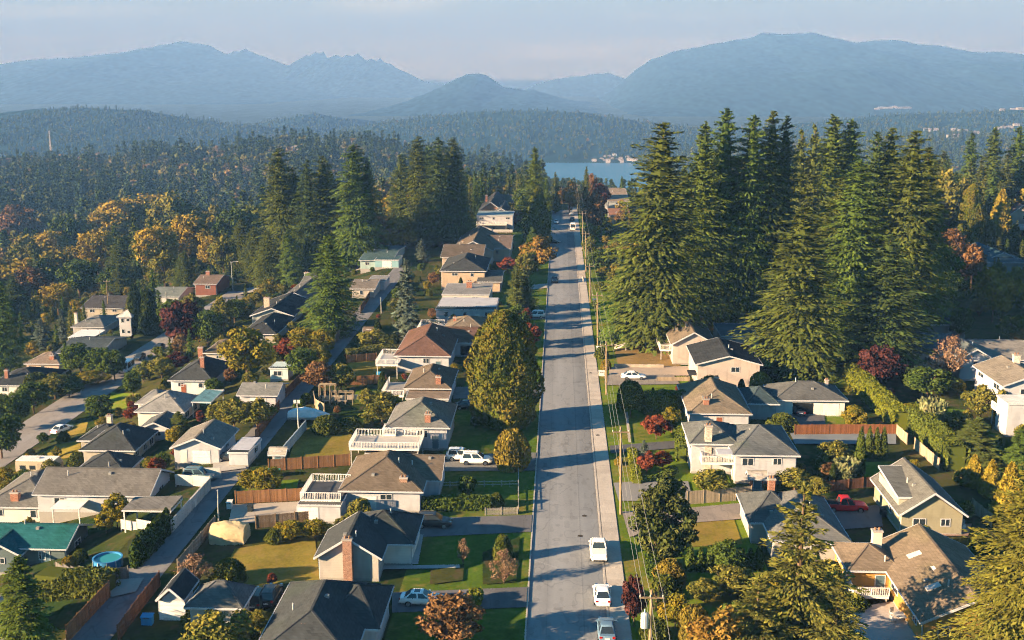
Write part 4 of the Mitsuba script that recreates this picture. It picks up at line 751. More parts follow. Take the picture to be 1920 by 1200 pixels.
POLES = [
    ('wooden utility pole with a grey transformer at the bottom of the picture', 8.43, 92.08, 0, 10.5, 8.43, 'transformer'),
    ('wooden utility pole between the two driveways on the right', 8.2, 135.63, 0, 11.78, 7.97, 'arm'),
    ('dark utility pole beside the dry lawn', 8.6, 191.68, 0, 9.7, 8.43, 'arm'),
    ('utility pole behind the white roadside cabinet', 8.3, 229.16, 0, 11.38, 8.01, 'arm'),
    ('utility pole along the street below the conifers', 7.93, 275.15, 0, 9.98, 7.66, 'arm'),
    ('utility pole beside the far lit pavement', 7.89, 321.28, 0, 11.83, 7.58, 'arm'),
    ('utility pole opposite the yellow round tree', 7.82, 365.19, 0, 12.63, 7.48, 'arm'),
    ('far utility pole at the crest of the street', 8.03, 496.56, -1.49, 9.58, 7.66, 'arm'),
    ('thin white flood light pole beside the lane fence', -41.06, 168.6, 0, 4.75, -41.12, 'flood'),
    ('plain pale lamp pole where the lane meets the pad', -42.62, 131.17, 0, 4.13, -42.52, 'plain'),
    ('utility pole in the middle of the lane shrubs', -42.22, 259.95, 0, 3.89, -42.25, 'plain'),
    ('street lamp with a curved arm at the cross street', -103.47, 346.12, -11.04, -1.6, -103.65, 'lamp'),
    ('utility pole among the dark trees at the far left', -143.15, 343.07, -18.55, -7.18, -142.79, 'arm'),
    ('short pole in front of the grey green roofed house', -115.6, 319.42, -12.71, -6.62, -115.52, 'plain'),
    ('pole beside the dark teal roof at the left', -119.03, 278.97, -13.44, -9.45, -119, 'plain'),
    ('utility pole at the left edge of the left street', -108.96, 210.09, -11.3, -4.69, -108.98, 'plain'),
]
ITEMS = [
    ('pool', 'round above ground pool with a blue wall and green water', -51.55, 118.08, -0.28),
    ('tarp', 'beige tarpaulin tent over stored goods beside the lane', -39.56, 125.59, 0),
    ('cover', 'white tarpaulin covered boat beside the lane lamp', -40.49, 173.74, 0),
    ('swing', 'pale timber swing frame in the back garden', -37.03, 184.06, 0),
    ('swing', 'bare timber garden frame with upright poles beside the bushy tree', -39.5, 183.96, 0),
    ('cabinet', 'white roadside cabinet at the foot of a utility pole', 8.31, 222.59, 0),
    ('cabinet', 'small white cabinet beside the far lit pavement', 8.94, 273.15, 0),
    ('umbrella', 'folded red garden umbrella on the reddish patio', 46.96, 133.76, 0),
    ('table', 'pale garden table with chairs on the patio of the skylight house', 35.54, 107.84, 0),
    ('table', 'round white table on the reddish patio', 49.47, 133.01, 0),
    ('bin', 'blue storage bin on the reddish patio', 48.25, 133.3, 0),
    ('bin', 'dark waste bin beside the olive house wall', 41.59, 136.51, 0),
    ('table', 'pale blue garden table in the dark yard of the teal roofed house', -62.78, 126.42, -3.02),
    ('shedlet', 'low garden shed with a brick red wall and pale roof by the white house', 27.09, 145.43, 0),
    ('ramp', 'white painted ramp rail on the dry lawn', 12.78, 225.08, 0),
    ('wall', 'low retaining wall in front of the dry lawn', 14.81, 210.74, 0),
    ('bin', 'blue play box under the white stair deck', -33.34, 201.54, 0),
    ('bin', 'green topped compost box beside the golden lawn', -40.2, 147.82, 0),
    ('shedlet', 'small grey shed at the end of the blue grey fence', -40.23, 152.5, 0),
    ('shedlet', 'small brown garden hut in the lane shrubs', -40.53, 233.02, 0),
    ('person', 'person in pale clothes walking on the far pavement', 6.63, 303.73, 0),
    ('bin', 'white flower tub at the driveway corner', 8.2, 204.46, 0),
    ('bin', 'dark waste bin at the lane edge opposite the white fence', -42.5, 135.68, 0),
    ('bin', 'dark waste bin beside the white lane fence', -47.49, 136.3, -0.11),
    ('bin', 'blue storage box beside the cream garage', -41.76, 103.98, 0),
    ('bin', 'dark waste bin beside the white deck house', -22.66, 158.46, 0),
    ('bin', 'dark waste bin on the concrete lane pad', -39.45, 134.52, 0),
    ('tower', 'tall pale lattice mast rising from the wood at the far left', -710.38, 1550, -76.39, -14.57),
]
FAR_HOUSES = [
    ('near', 'small white house in the hazy far left wood', -1164.3, 2348.2, -132, 14, 0.44),
    ('near', 'small white house in the hazy far left wood', -714.2, 1457.4, -64, 12, 0.46),
    ('near', 'small white house in the hazy far left wood', -1158.7, 2535.8, -132, 14, 0.47),
    ('near', 'small white house in the hazy far left wood', -1117.5, 2504.3, -132, 12, 0.49),
    ('near', 'small white house in the hazy far left wood', -1126.9, 2554, -132, 16, 0.46),
    ('near', 'small white house in the hazy far left wood', -1119.2, 2588.8, -132, 12, 0.49),
    ('near', 'small white house in the hazy far left wood', -1052.4, 2474.7, -132, 14, 0.34),
    ('near', 'small white house in the hazy far left wood', -583.6, 1455.6, -56.5, 10, 0.41),
    ('near', 'small white house in the hazy far left wood', -598.3, 1338.1, -59.3, 12, 0.49),
    ('near', 'small white house in the hazy far left wood', -422.7, 1236.8, -54.9, 9, 0.44),
    ('near', 'small white house in the hazy far left wood', -879.3, 3024.1, -132, 12, 0.48),
    ('near', 'small white house in the hazy far left wood', -885.1, 2955.1, -132, 14, 0.36),
    ('near', 'small white house in the hazy far left wood', -773.8, 2982.4, -132, 12, 0.42),
    ('near', 'small white house in the hazy far left wood', -365, 1468.6, -41.5, 12, 0.38),
    ('near', 'small white house in the hazy far left wood', -339.8, 1445.6, -38.5, 14, 0.43),
    ('near', 'small white house in the hazy far left wood', -317.5, 1396, -38, 12, 0.43),
    ('near', 'small white house in the hazy far left wood', -287.3, 1379.2, -39.4, 12, 0.34),
    ('near', 'small white house in the hazy far left wood', -276.8, 1421.3, -38.2, 12, 0.37),
    ('near', 'small white house in the hazy far left wood', -925.9, 2650.5, -132, 10, 0.38),
    ('near', 'small white house in the hazy far left wood', -869.8, 2847.6, -132, 10, 0.49),
    ('shore', 'tiny pale house in the town on the far shore of the inlet', -126.3, 2389.6, -104.8, 9.8, 0.47),
    ('shore', 'tiny pale house in the town on the far shore of the inlet', -117.2, 2435, -105.5, 6.7, 0.36),
    ('shore', 'tiny pale house in the town on the far shore of the inlet', 40, 2342.3, -112.2, 6, 0.37),
    ('shore', 'tiny pale house in the town on the far shore of the inlet', 46.9, 2357.9, -112.2, 7.1, 0.48),
    ('shore', 'tiny pale house in the town on the far shore of the inlet', 53.2, 2338.7, -113, 7.4, 0.43),
    ('shore', 'tiny pale house in the town on the far shore of the inlet', 69.9, 2311.3, -108.8, 9.4, 0.49),
    ('shore', 'tiny pale house in the town on the far shore of the inlet', 77.1, 2402, -109.6, 9.5, 0.48),
    ('shore', 'tiny pale house in the town on the far shore of the inlet', 86.1, 2338.7, -108.5, 7.5, 0.37),
    ('shore', 'tiny pale house in the town on the far shore of the inlet', 93.7, 2365.9, -104.8, 6.7, 0.39),
    ('shore', 'tiny pale house in the town on the far shore of the inlet', 97.7, 2299.2, -107.9, 9, 0.45),
    ('shore', 'tiny pale house in the town on the far shore of the inlet', 103.3, 2380.6, -105.8, 7.7, 0.47),
    ('shore', 'tiny pale house in the town on the far shore of the inlet', 108.4, 2344.9, -107.8, 8.4, 0.42),
    ('shore', 'tiny pale house in the town on the far shore of the inlet', 114.9, 2392.4, -103.2, 9.5, 0.5),
    ('shore', 'tiny pale house in the town on the far shore of the inlet', 117.2, 2344, -111, 6.1, 0.48),
    ('shore', 'tiny pale house in the town on the far shore of the inlet', 124.9, 2409.3, -107.7, 6.1, 0.4),
    ('shore', 'tiny pale house in the town on the far shore of the inlet', 125, 2326.5, -106.4, 8.9, 0.35),
    ('shore', 'tiny pale house in the town on the far shore of the inlet', 136.4, 2455.3, -106.2, 6.9, 0.37),
    ('shore', 'tiny pale house in the town on the far shore of the inlet', 135.5, 2354.8, -111.7, 9.8, 0.49),
    ('shore', 'tiny pale house in the town on the far shore of the inlet', 140.9, 2374.3, -106.4, 7.7, 0.42),
    ('shore', 'tiny pale house in the town on the far shore of the inlet', 142.3, 2323.5, -107.3, 9.9, 0.46),
    ('shore', 'tiny pale house in the town on the far shore of the inlet', 155.1, 2422.6, -107.4, 10, 0.35),
    ('shore', 'tiny pale house in the town on the far shore of the inlet', 152.6, 2313.5, -107.6, 10.7, 0.39),
    ('shore', 'tiny pale house in the town on the far shore of the inlet', 110.7, 2345.1, -112.2, 9.1, 0.39),
    ('shore', 'tiny pale house in the town on the far shore of the inlet', 93.3, 2322.7, -110.6, 10.6, 0.39),
    ('shore', 'tiny pale house in the town on the far shore of the inlet', 125.9, 2300.6, -109, 7.6, 0.35),
    ('hill', 'tiny pale building high on the far wooded slopes at the right', 1495.6, 5458.4, -81.2, 20.5, 0.36),
    ('hill', 'tiny pale building high on the far wooded slopes at the right', 1524.4, 5483.4, -76, 33.5, 0.28),
    ('hill', 'tiny pale building high on the far wooded slopes at the right', 1539.1, 5477.2, -76.7, 19, 0.4),
    ('hill', 'tiny pale building high on the far wooded slopes at the right', 1561, 5477.2, -76.4, 26.3, 0.32),
    ('hill', 'tiny pale building high on the far wooded slopes at the right', 1590.1, 5502.2, -71.9, 22, 0.34),
    ('hill', 'tiny pale building high on the far wooded slopes at the right', 1599.3, 5477.2, -76.3, 30.9, 0.32),
    ('hill', 'tiny pale building high on the far wooded slopes at the right', 1626.7, 5477.2, -76.1, 24.6, 0.27),
    ('hill', 'tiny pale building high on the far wooded slopes at the right', 1643.2, 5477.2, -76.2, 32.3, 0.26),
    ('hill', 'tiny pale building high on the far wooded slopes at the right', 918.4, 2888.1, -69, 13.6, 0.38),
    ('hill', 'tiny pale building high on the far wooded slopes at the right', 921.9, 2863, -70.9, 10.6, 0.36),
    ('hill', 'tiny pale building high on the far wooded slopes at the right', 938.6, 2888.1, -69.3, 17.2, 0.35),
    ('hill', 'tiny pale building high on the far wooded slopes at the right', 977, 2856.8, -68.3, 15.8, 0.27),
    ('hill', 'tiny pale building high on the far wooded slopes at the right', 984.8, 2838, -70.1, 12.8, 0.28),
    ('hill', 'tiny pale building high on the far wooded slopes at the right', 997.7, 2850.5, -70.9, 16.2, 0.3),
    ('hill', 'tiny pale building high on the far wooded slopes at the right', 769, 2275.2, -56.8, 10.4, 0.4),
    ('hill', 'tiny pale building high on the far wooded slopes at the right', 778.1, 2275.2, -56.7, 13, 0.4),
    ('hill', 'tiny pale building high on the far wooded slopes at the right', 787.2, 2275.2, -56.2, 10.4, 0.33),
    ('hill', 'tiny pale building high on the far wooded slopes at the right', 1005.9, 2794.2, -72.6, 15, 0.33),
    ('hill', 'tiny pale building high on the far wooded slopes at the right', 1098.8, 2906.8, -67.2, 12, 0.32),
    ('hill', 'tiny pale building high on the far wooded slopes at the right', 1113.3, 2906.8, -64.6, 10.9, 0.31),
    ('hill', 'tiny pale building high on the far wooded slopes at the right', 1132.7, 2919.3, -64.6, 17.8, 0.39),
    ('hill', 'tiny pale building high on the far wooded slopes at the right', 1169.9, 2969.4, -60.8, 15.1, 0.33),
    ('hill', 'tiny pale building high on the far wooded slopes at the right', 1255.2, 3294.6, -31.1, 14.1, 0.27),
    ('hill', 'tiny pale building high on the far wooded slopes at the right', 2141, 5489.7, -82.1, 22.4, 0.37),
    ('hill', 'tiny pale building high on the far wooded slopes at the right', 1304.6, 3294.6, -27.6, 18.9, 0.31),
    ('near', 'white flat storage tank building at the far left behind the wood', -1200.4, 2436.9, -132, 34, 0.7),
]
def board_panel(h, c, kind):
    ms, cs = [], []
    if kind == 'board':
        for i in range(15):
            s = R.uniform(0.75, 1.2)
            x = -1.2 + i * 0.16
            ms.append(box(x, x + 0.148, -.015 + R.uniform(-.008, .008), .015, 0.05, h + R.uniform(-.03, .02)))
            cs.append(np.array(c) * s)
        for z in (0.35, h - 0.3):
            ms.append(box(-1.2, 1.2, .018, .07, z, z + .09))
            cs.append(np.array(c) * 0.9)
    elif kind == 'picket':
        for i in range(16):
            ms.append(box(-1.2 + i * .15, -1.2 + i * .15 + .08, -.012, .012, 0.08, h + R.uniform(-.04, .03)))
            cs.append(np.array(c) * R.uniform(.8, 1.15))
        for z in (0.3, h - 0.3):
            ms.append(box(-1.2, 1.2, .014, .05, z, z + .08))
            cs.append(np.array(c))
    elif kind == 'rail':
        for z in (h * .45, h - .08):
            ms.append(box(-1.2, 1.2, -.03, .03, z, z + .07))
            cs.append(np.array(c))
        ms.append(box(-.03, .03, -.025, .025, 0, h))
        cs.append(np.array(c))
    else:
        ms = [box(-1.2, 1.2, -.04, .04, .05, h - .1), box(-1.2, 1.2, -.07, .07, h - .1, h)] + [box(-1.2 + i * .3, -1.19 + i * .3, -.05, .05, .05, h - .1) for i in range(9)]
        cs = [np.array(c) * s for s in [1, 1.05] + [.8] * 9]
    uv = np.vstack([code(k, len(m.vertices)) for m, k in zip(ms, cs)])
    return mikit.ply(MB(*ms), 'paint', uv=uv)


for label, pts, h, kind, c in FENCES:
    f = tag(name('fence'), label, 'fence')
    panels = [board_panel(h, c, kind) for _ in range(2)]
    post = mikit.ply(box(-.06, .06, -.06, .06, -.4, h + .1), 'paint', uv=code(np.array(c) * .85, 8))
    for (x0, y0), (x1, y1) in zip(pts[:-1], pts[1:]):
        L = math.hypot(x1 - x0, y1 - y0)
        n = max(1, round(L / 2.4))
        a = math.degrees(math.atan2(y1 - y0, x1 - x0))
        for i in range(n + 1):
            px, py = x0 + (x1 - x0) * i / n, y0 + (y1 - y0) * i / n
            place(f, 'post', post, T().translate([px, py, gz(px, py)]))
            if i < n:
                mx, my = x0 + (x1 - x0) * (i + .5) / n, y0 + (y1 - y0) * (i + .5) / n
                place(f, 'panel', panels[int(R.integers(2))], T().translate([mx, my, gz(mx, my)]).rotate([0, 0, 1], a + R.uniform(-.6, .6)).scale([L / n / 2.4, 1, 1]))


def leaf_cards(cen, nor, size, col, jit=0.9, spread=0.25, asp=0.6):
    """one small bent leaf clump (two triangles) at every centre, roughly facing nor; returns vertices, faces, colours"""
    n = len(cen)
    nn = nor + R.normal(0, jit, (n, 3))
    nn /= np.linalg.norm(nn, axis=1, keepdims=True) + 1e-9
    a = np.cross(nn, R.normal(0, 1, (n, 3)))
    a /= np.linalg.norm(a, axis=1, keepdims=True) + 1e-9
    b = np.cross(nn, a)
    s = (size * R.uniform(.6, 1.4, n))[:, None]
    v = np.stack([cen - a * s, cen + b * s * asp + nn * s * .15, cen + a * s, cen - b * s * asp + nn * s * .15], 1).reshape(-1, 3)
    k = np.arange(n)[:, None] * 4
    f = np.vstack([k + [0, 1, 2], k + [0, 2, 3]])
    c = col * (1 + R.uniform(-spread, spread, (n, 1)))
    return v, f, np.repeat(np.clip(c, 0.004, 0.9), 4, axis=0)


def leaf_put(key, parts, mat='leaf'):
    vs, fs, cs, at = [], [], [], 0
    for v, f, c in parts:
        vs.append(v)
        fs.append(f + at)
        cs.append(c)
        at += len(v)
    d = mikit.ply((np.vstack(vs), np.vstack(fs)), mat, color=np.vstack(cs))
    if key:
        scene[key] = d
    return d


def solid(m, c):
    return np.array(m.vertices), np.array(m.faces), np.tile(np.array(c, float), (len(m.vertices), 1))


for label, pts, h, w, c, kind in HEDGES:
    f = tag(name('hedge'), label, 'hedge')
    cen, nor, core = [], [], []
    for (x0, y0), (x1, y1) in zip(pts[:-1], pts[1:]):
        L = math.hypot(x1 - x0, y1 - y0)
        d = np.array([(x1 - x0) / L, (y1 - y0) / L])
        q = np.array([-d[1], d[0]])
        if kind == 'row':
            n = max(2, round(L / 0.95))
            for i in range(n):
                t = (i + .5) / n + R.uniform(-.15, .15) / n
                px, py = x0 + (x1 - x0) * t, y0 + (y1 - y0) * t
                hh, rr = h * R.uniform(.88, 1.06), w * R.uniform(.30, .36)
                m = 420
                z, an = R.uniform(0, 1, m) ** .8, R.uniform(0, 6.283, m)
                r = rr * np.clip(1.25 * (1 - z ** 2.2), .05, 1) * R.uniform(.75, 1.05, m)
                zz = gz(px, py)
                cen.append(np.stack([px + r * np.cos(an), py + r * np.sin(an), zz + z * hh], 1))
                nor.append(np.stack([np.cos(an), np.sin(an), .5 + z * 0], 1))
                core.append(solid(tube([[px, py, zz], [px, py, zz + hh * .5], [px, py, zz + hh * .88]], [rr * .6, rr * .6, .05], 6), np.array(c) * .8))
        else:
            n = int((2 * h + w) * (L + w) * 34)
            u = R.uniform(-w * .3, L + w * .3, n)
            per = R.uniform(0, 2 * h + w, n)
            off = np.where(per < h, -w / 2, np.where(per < h + w, per - h - w / 2, w / 2))
            zz = np.where(per < h, per, np.where(per < h + w, h, 2 * h + w - per))
            nv = np.stack([np.where(per < h, -1, np.where(per < h + w, 0, 1)), np.where((per > h) & (per < h + w), 1, .2)], 1)
            rd = np.clip(np.abs(off) / (w / 2), 0, 1) ** 3 * .25
            zz = np.where(zz > h * .8, zz - rd * h * .5, zz)
            wob = (meshkit.fbm(np.stack([u * .8 + x0, off * .8 + y0, zz * .8], 1), 3, seed=3) - .5)
            px, py = x0 + d[0] * u + q[0] * off * (1 + wob * .5), y0 + d[1] * u + q[1] * off * (1 + wob * .5)
            cen.append(np.stack([px, py, g(px, py) + zz * (1 + wob * .35)], 1))
            nor.append(np.stack([q[0] * nv[:, 0], q[1] * nv[:, 0], nv[:, 1]], 1))
            mx, my = (x0 + x1) / 2, (y0 + y1) / 2
            bm = box(-L / 2 - w * .2, L / 2 + w * .2, -w * .38, w * .38, -.3, h * .86)
            bm.apply_transform(trimesh.transformations.rotation_matrix(math.atan2(d[1], d[0]), [0, 0, 1]))
            bm.apply_translation([mx, my, gz(mx, my)])
            core.append(solid(bm, np.array(c) * .8))
    cen, nor = np.vstack(cen), np.vstack(nor)
    blotch = meshkit.fbm(cen * .7, 3, seed=11)[:, None]
    col = np.array(c) * (0.65 + .7 * blotch) * np.where(R.random((len(cen), 1)) < .12, [[1.5, 1.25, .9]], [[1, 1, 1]])
    leaf_put(f + '__foliage', [leaf_cards(cen, nor, .2 if h > 1.3 else .13, col)] + core)


def wood_pole(key, x, y, z0, z1, x1, r=.15):
    return part(key, 'pole', tube([[x, y, z0 - .5], [(x + x1) / 2, y, (z0 + z1) / 2], [x1, y, z1]], [r * 1.25, r * 1.05, r * .8], 8), 'rough', (.26, .19, .12))


tops = []
for label, x, y, z0, z1, x1, kind in POLES:
    k = tag(name('utility_pole' if kind in ('arm', 'transformer') else 'lamp_pole'), label, 'utility pole' if kind in ('arm', 'transformer') else 'lamp pole')
    if kind in ('arm', 'transformer'):
        wood_pole(k, x, y, z0, z1, x1)
        part(k, 'crossarm', box(x1 - 1.1, x1 + 1.1, y - .22, y - .1, z1 - .75, z1 - .6), 'rough', (.2, .15, .1))
        for s in (-1, -.1, 1):
            part(k, 'insulator', trimesh.creation.cylinder(.06, .2, sections=6, transform=trimesh.transformations.translation_matrix([x1 + s, y - .16, z1 - .5])), 'paint', (.5, .5, .48))
        if kind == 'transformer':
            part(k, 'transformer', tube([[x1 - .55, y, z1 - 3.6], [x1 - .55, y, z1 - 2.3], [x1 - .55, y, z1 - 2.2]], [.34, .34, .2], 12), 'paint', (.5, .52, .54))
            part(k, 'bushing', tube([[x1 - .55, y, z1 - 2.25], [x1 - .55, y, z1 - 1.85]], .07, 6), 'paint', (.55, .55, .55))
        if x > 0:
            tops.append((x1, y, z1))
    else:
        part(k, 'pole', tube([[x, y, z0 - .3], [x1, y, z1]], [.1, .075], 8), 'paint', (.5, .5, .48) if kind != 'plain' else (.4, .38, .34))
        if kind == 'flood':
            for s in (-1, 1):
                part(k, 'lamp_head', box(x1 + s * .3 - .22, x1 + s * .3 + .22, y - .3, y - .1, z1 - .1, z1 + .4), 'paint', (.6, .6, .6))
            part(k, 'bracket', bar((x1 - .5, y, z1), (x1 + .5, y, z1), .08), 'paint', (.4, .4, .4))
        elif kind == 'lamp':
            part(k, 'arm', tube([[x1, y, z1 - .6], [x1 + .7, y, z1 - .1], [x1 + 1.9, y, z1]], .06, 6), 'paint', (.45, .45, .45))
            part(k, 'lamp_head', box(x1 + 1.7, x1 + 2.4, y - .14, y + .14, z1 - .08, z1 + .06), 'paint', (.5, .5, .5))
        else:
            part(k, 'cap', tube([[x1, y, z1 - .02], [x1, y, z1 + .1]], .1, 8), 'paint', (.4, .4, .4))


def wire(key, a, b, sag, label, group, r=.02):
    t = np.linspace(0, 1, 15)[:, None]
    p = np.array(a) * (1 - t) + np.array(b) * t
    p[:, 2] -= 4 * sag * (t * (1 - t))[:, 0]
    put(key, tube(p, r, 4), 'paint', (.22, .22, .22))
    tag(key, label, 'wire', group)


tops.sort(key=lambda p: p[1])
tops = [(tops[0][0] - .3, 62.0, tops[0][2])] + tops
span = ['at the bottom of the picture', 'across the near driveways', 'over the green lawn', 'beside the dry lawn', 'under the tall conifers', 'beside the far lit pavement', 'opposite the yellow round tree', 'at the crest of the street']
for i, (a, b) in enumerate(zip(tops[:-1], tops[1:])):
    for s, nm in ((-1, 'left'), (-.1, 'middle'), (1, 'right')):
        wire(name('overhead_wire'), (a[0] + s, a[1], a[2] - .45), (b[0] + s, b[1], b[2] - .45), .5, f'{nm} overhead wire {span[i]}', 'overhead wires along the street')
    wire(name('overhead_cable'), (a[0], a[1], a[2] - 3.4), (b[0], b[1], b[2] - 3.4), .7, f'thicker low overhead cable {span[i]}', 'overhead cables along the street', .02)


def cyl(r, z0, z1, x, y, n=24):
    return tube([[x, y, z0], [x, y, z1]], r, n)


def make_item(kind, label, x, y, z, *a):
    def P3(k, stem, m, c, mat='paint'):
        return part(k, stem, m, mat, c)
    if kind == 'pool':
        k = tag(name('garden_pool'), label, 'pool')
        an = np.linspace(0, 2 * np.pi, 33)
        prof = [[1.55, 0], [1.58, 1.05], [1.7, 1.1], [1.7, 1.14], [1.5, 1.14], [1.5, 0.1]]
        P3(k, 'wall', trimesh.creation.revolve(np.array(prof), sections=28, transform=trimesh.transformations.translation_matrix([x, y, z])), (.05, .2, .42))
        put(k + '__water', cyl(1.5, z + .2, z + .95, x, y, 28), 'pool_water')
        for i in range(10):
            an = i * .628
            P3(k, 'upright', box(-.06, .06, -.04, .04, 0, 1.12).apply_transform(trimesh.transformations.rotation_matrix(an, [0, 0, 1])).apply_translation([x + 1.64 * math.cos(an), y + 1.64 * math.sin(an), z]), (.45, .5, .55))
    elif kind == 'tarp':
        k = tag(name('tarp_tent'), label, 'tarp tent')
        xs, ts = np.linspace(-2.1, 2.1, 12), np.linspace(0, 1, 15)
        X, S = np.meshgrid(xs, ts, indexing='ij')
        Y = 1.7 * np.cos(np.pi * S) * (1 - .1 * np.abs(X) / 2)
        Z = 2.3 * np.sin(np.pi * S) ** .7 * (1 - .1 * (X / 2) ** 2)
        q = np.stack([X, Y, Z], -1).reshape(-1, 3)
        q += (meshkit.noise(q * 2.2, 5)[:, None] - .5) * .22
        n = 15
        i, j = np.meshgrid(np.arange(11), np.arange(14), indexing='ij')
        f = np.stack([i * n + j, i * n + j + 1, (i + 1) * n + j + 1, (i + 1) * n + j], -1).reshape(-1, 4)
        ends = np.array([[e * n + s, e * n + s + 1, e * n + 14 - s - 1, e * n + 14 - s] for e in (0, 11) for s in range(7)])
        v = q + [x, y, z]
        P3(k, 'cover', trimesh.Trimesh(v, np.vstack([f[:, [0, 1, 2]], f[:, [0, 2, 3]], ends[:, [0, 1, 2]], ends[:, [0, 2, 3]]]), process=False), (.45, .36, .22), 'rough')
    elif kind == 'cover':
        k = tag(name('covered_boat'), label, 'boat')
        st = [(-3.4, .9, .9, 1.7), (-2.4, 1.1, 1.0, 2.2), (-.6, 1.15, 1.0, 2.5), (1.2, 1.05, 1.0, 2.1), (2.5, .7, 1.05, 1.7), (3.4, .12, 1.15, 1.35)]
        hull, cov = [], []
        for px, w, zr, zt in st:
            hull.append([[px, -w, zr], [px, -w * .7, .5], [px, 0, .35], [px, w * .7, .5], [px, w, zr]])
            cov.append([[px, -w * 1.02, zr], [px, -w * .6, zt * .9], [px, 0, zt], [px, w * .6, zt * .9], [px, w * 1.02, zr]])

        def loft(a):
            v = np.array(a).reshape(-1, 3)
            f = [[i * 5 + j, i * 5 + j + 1, (i + 1) * 5 + j + 1, (i + 1) * 5 + j] for i in range(len(a) - 1) for j in range(4)]
            f += [[0, 1, 3, 4], [1, 2, 3, 3]]
            f = np.array(f)
            return trimesh.Trimesh(v + [x, y, z], np.vstack([f[:, [0, 1, 2]], f[:, [0, 2, 3]]]), process=False)
        P3(k, 'hull', loft(hull), (.5, .5, .52))
        P3(k, 'cover', loft(cov), (.62, .64, .68), 'rough')
        P3(k, 'trailer', [bar((x - 3.4, y - .5, z + .35), (x + 4.2, y, z + .4), .1), bar((x - 3.4, y + .5, z + .35), (x + 4.2, y, z + .4), .1), bar((x - 1, y - 1.0, z + .35), (x - 1, y + 1.0, z + .35), .1)], (.12, .12, .13))
        for s in (-1, 1):
            put(name(k + '__wheel'), tube([[x - 1, y + s * 1.0 - .1, z + .33], [x - 1, y + s * 1.0 + .1, z + .33]], .33, 14), 'rubber')
    elif kind == 'swing':
        k = tag(name('swing_set' if 'swing' in label else 'pergola'), label, 'swing set' if 'swing' in label else 'pergola')
        w, h = (1.9, 2.2) if 'swing' in label else (1.4, 3.5)
        for s in np.linspace(-w, w, 4):
            for t in (-.7, .7):
                P3(k, 'post', bar((x + s, y + t, z), (x + s, y + t * .6, z + h), .12), (.26, .21, .15))
        for t in (-.42, .42):
            P3(k, 'beam', bar((x - w, y + t, z + h), (x + w, y + t, z + h), .12), (.28, .23, .17))
        P3(k, 'seat', box(x - .8, x + .8, y - .25, y + .25, z + .5, z + .58), (.4, .35, .28))
    elif kind == 'cabinet':
        k = tag(name('cabinet'), label, 'cabinet')
        P3(k, 'body', box(x - .55, x + .55, y - .3, y + .3, z + .1, z + 1.35), (.62, .62, .6))
        P3(k, 'plinth', box(x - .6, x + .6, y - .35, y + .35, z - .1, z + .12), (.35, .34, .33))
        P3(k, 'lid', box(x - .6, x + .6, y - .36, y + .34, z + 1.35, z + 1.42), (.66, .66, .64))
        P3(k, 'door', box(x - .5, x - .02, y - .33, y - .3, z + .2, z + 1.28), (.58, .58, .57))
        P3(k, 'door', box(x + .02, x + .5, y - .33, y - .3, z + .2, z + 1.28), (.58, .58, .57))
    elif kind == 'umbrella':
        k = tag(name('garden_umbrella'), label, 'umbrella')
        P3(k, 'pole', tube([[x, y, z], [x, y, z + 2.8]], .03, 6), (.4, .36, .3))
        P3(k, 'canopy', tube([[x, y, z + 1.2], [x, y, z + 1.5], [x, y, z + 2.2], [x, y, z + 2.75]], [.25, .3, .18, .03], 8), (.55, .05, .03))
        P3(k, 'base', cyl(.3, z, z + .1, x, y, 12), (.2, .2, .2))
    elif kind == 'table':
        k = tag(name('garden_table'), label, 'garden table')
        P3(k, 'table_top', cyl(.75, z + .7, z + .75, x, y, 16), (.55, .58, .6))
        P3(k, 'stem', cyl(.06, z, z + .7, x, y, 8), (.4, .4, .4))
        for i in range(4):
            an = i * 1.571 + .5
            cx, cy = x + 1.15 * math.cos(an), y + 1.15 * math.sin(an)
            c = tag(name('garden_chair'), ['left', 'near', 'far', 'right'][i] + ' chair at the ' + ('skylight house table' if 'skylight' in label else 'reddish patio table' if 'reddish' in label else 'blue table in the dark yard'), 'garden chair', 'garden chairs')
            rot = trimesh.transformations.rotation_matrix(an, [0, 0, 1])
            mv = lambda m: m.apply_transform(rot).apply_translation([cx, cy, z])
            P3(c, 'seat', mv(box(-.25, .25, -.25, .25, .4, .46)), (.5, .5, .5))
            P3(c, 'backrest', mv(box(.22, .27, -.25, .25, .46, .95)), (.5, .5, .5))
            for sx in (-.2, .2):
                for sy in (-.2, .2):
                    P3(c, 'leg', mv(bar((sx, sy, 0), (sx, sy, .4), .05)), (.4, .4, .4))
    elif kind == 'bin':
        c = (.05, .25, .5) if 'blue' in label else (.04, .18, .15) if 'green' in label else (.6, .58, .55) if 'white' in label else (.03, .035, .04)
        k = tag(name('storage_bin'), label, 'bin')
        w = .55 if 'dark' not in label else .32
        w = 1.3 if 'compost' in label else w
        P3(k, 'body', [slab_roof([[x - w, y - .35, z + .9], [x + w, y - .35, z + .9], [x + w, y + .35, z + .9], [x - w, y + .35, z + .9]], .88)], c if 'green' not in label else (.2, .15, .1))
        P3(k, 'lid', slab_roof([[x - w - .06, y - .42, z + .93], [x + w + .06, y - .42, z + .93], [x + w + .06, y + .42, z + 1.06], [x - w - .06, y + .42, z + 1.06]], .07), c)
        P3(k, 'handle', bar((x - w * .6, y - .42, z + .8), (x + w * .6, y - .42, z + .8), .05), (.05, .05, .05))
    elif kind == 'shedlet':
        build_house('garden_shed', label, 'shed', [('gx', x - 1.3, x + 1.3, y - 1, y + 1.2, z, z + 1.9, .7, (.28, .12, .08) if 'brick' in label else (.32, .31, .3) if 'grey' in label else (.3, .24, .18), (.36, .33, .3) if 'brick' in label or 'grey' in label else (.14, .11, .09), 'Sd5')], [])
    elif kind == 'ramp':
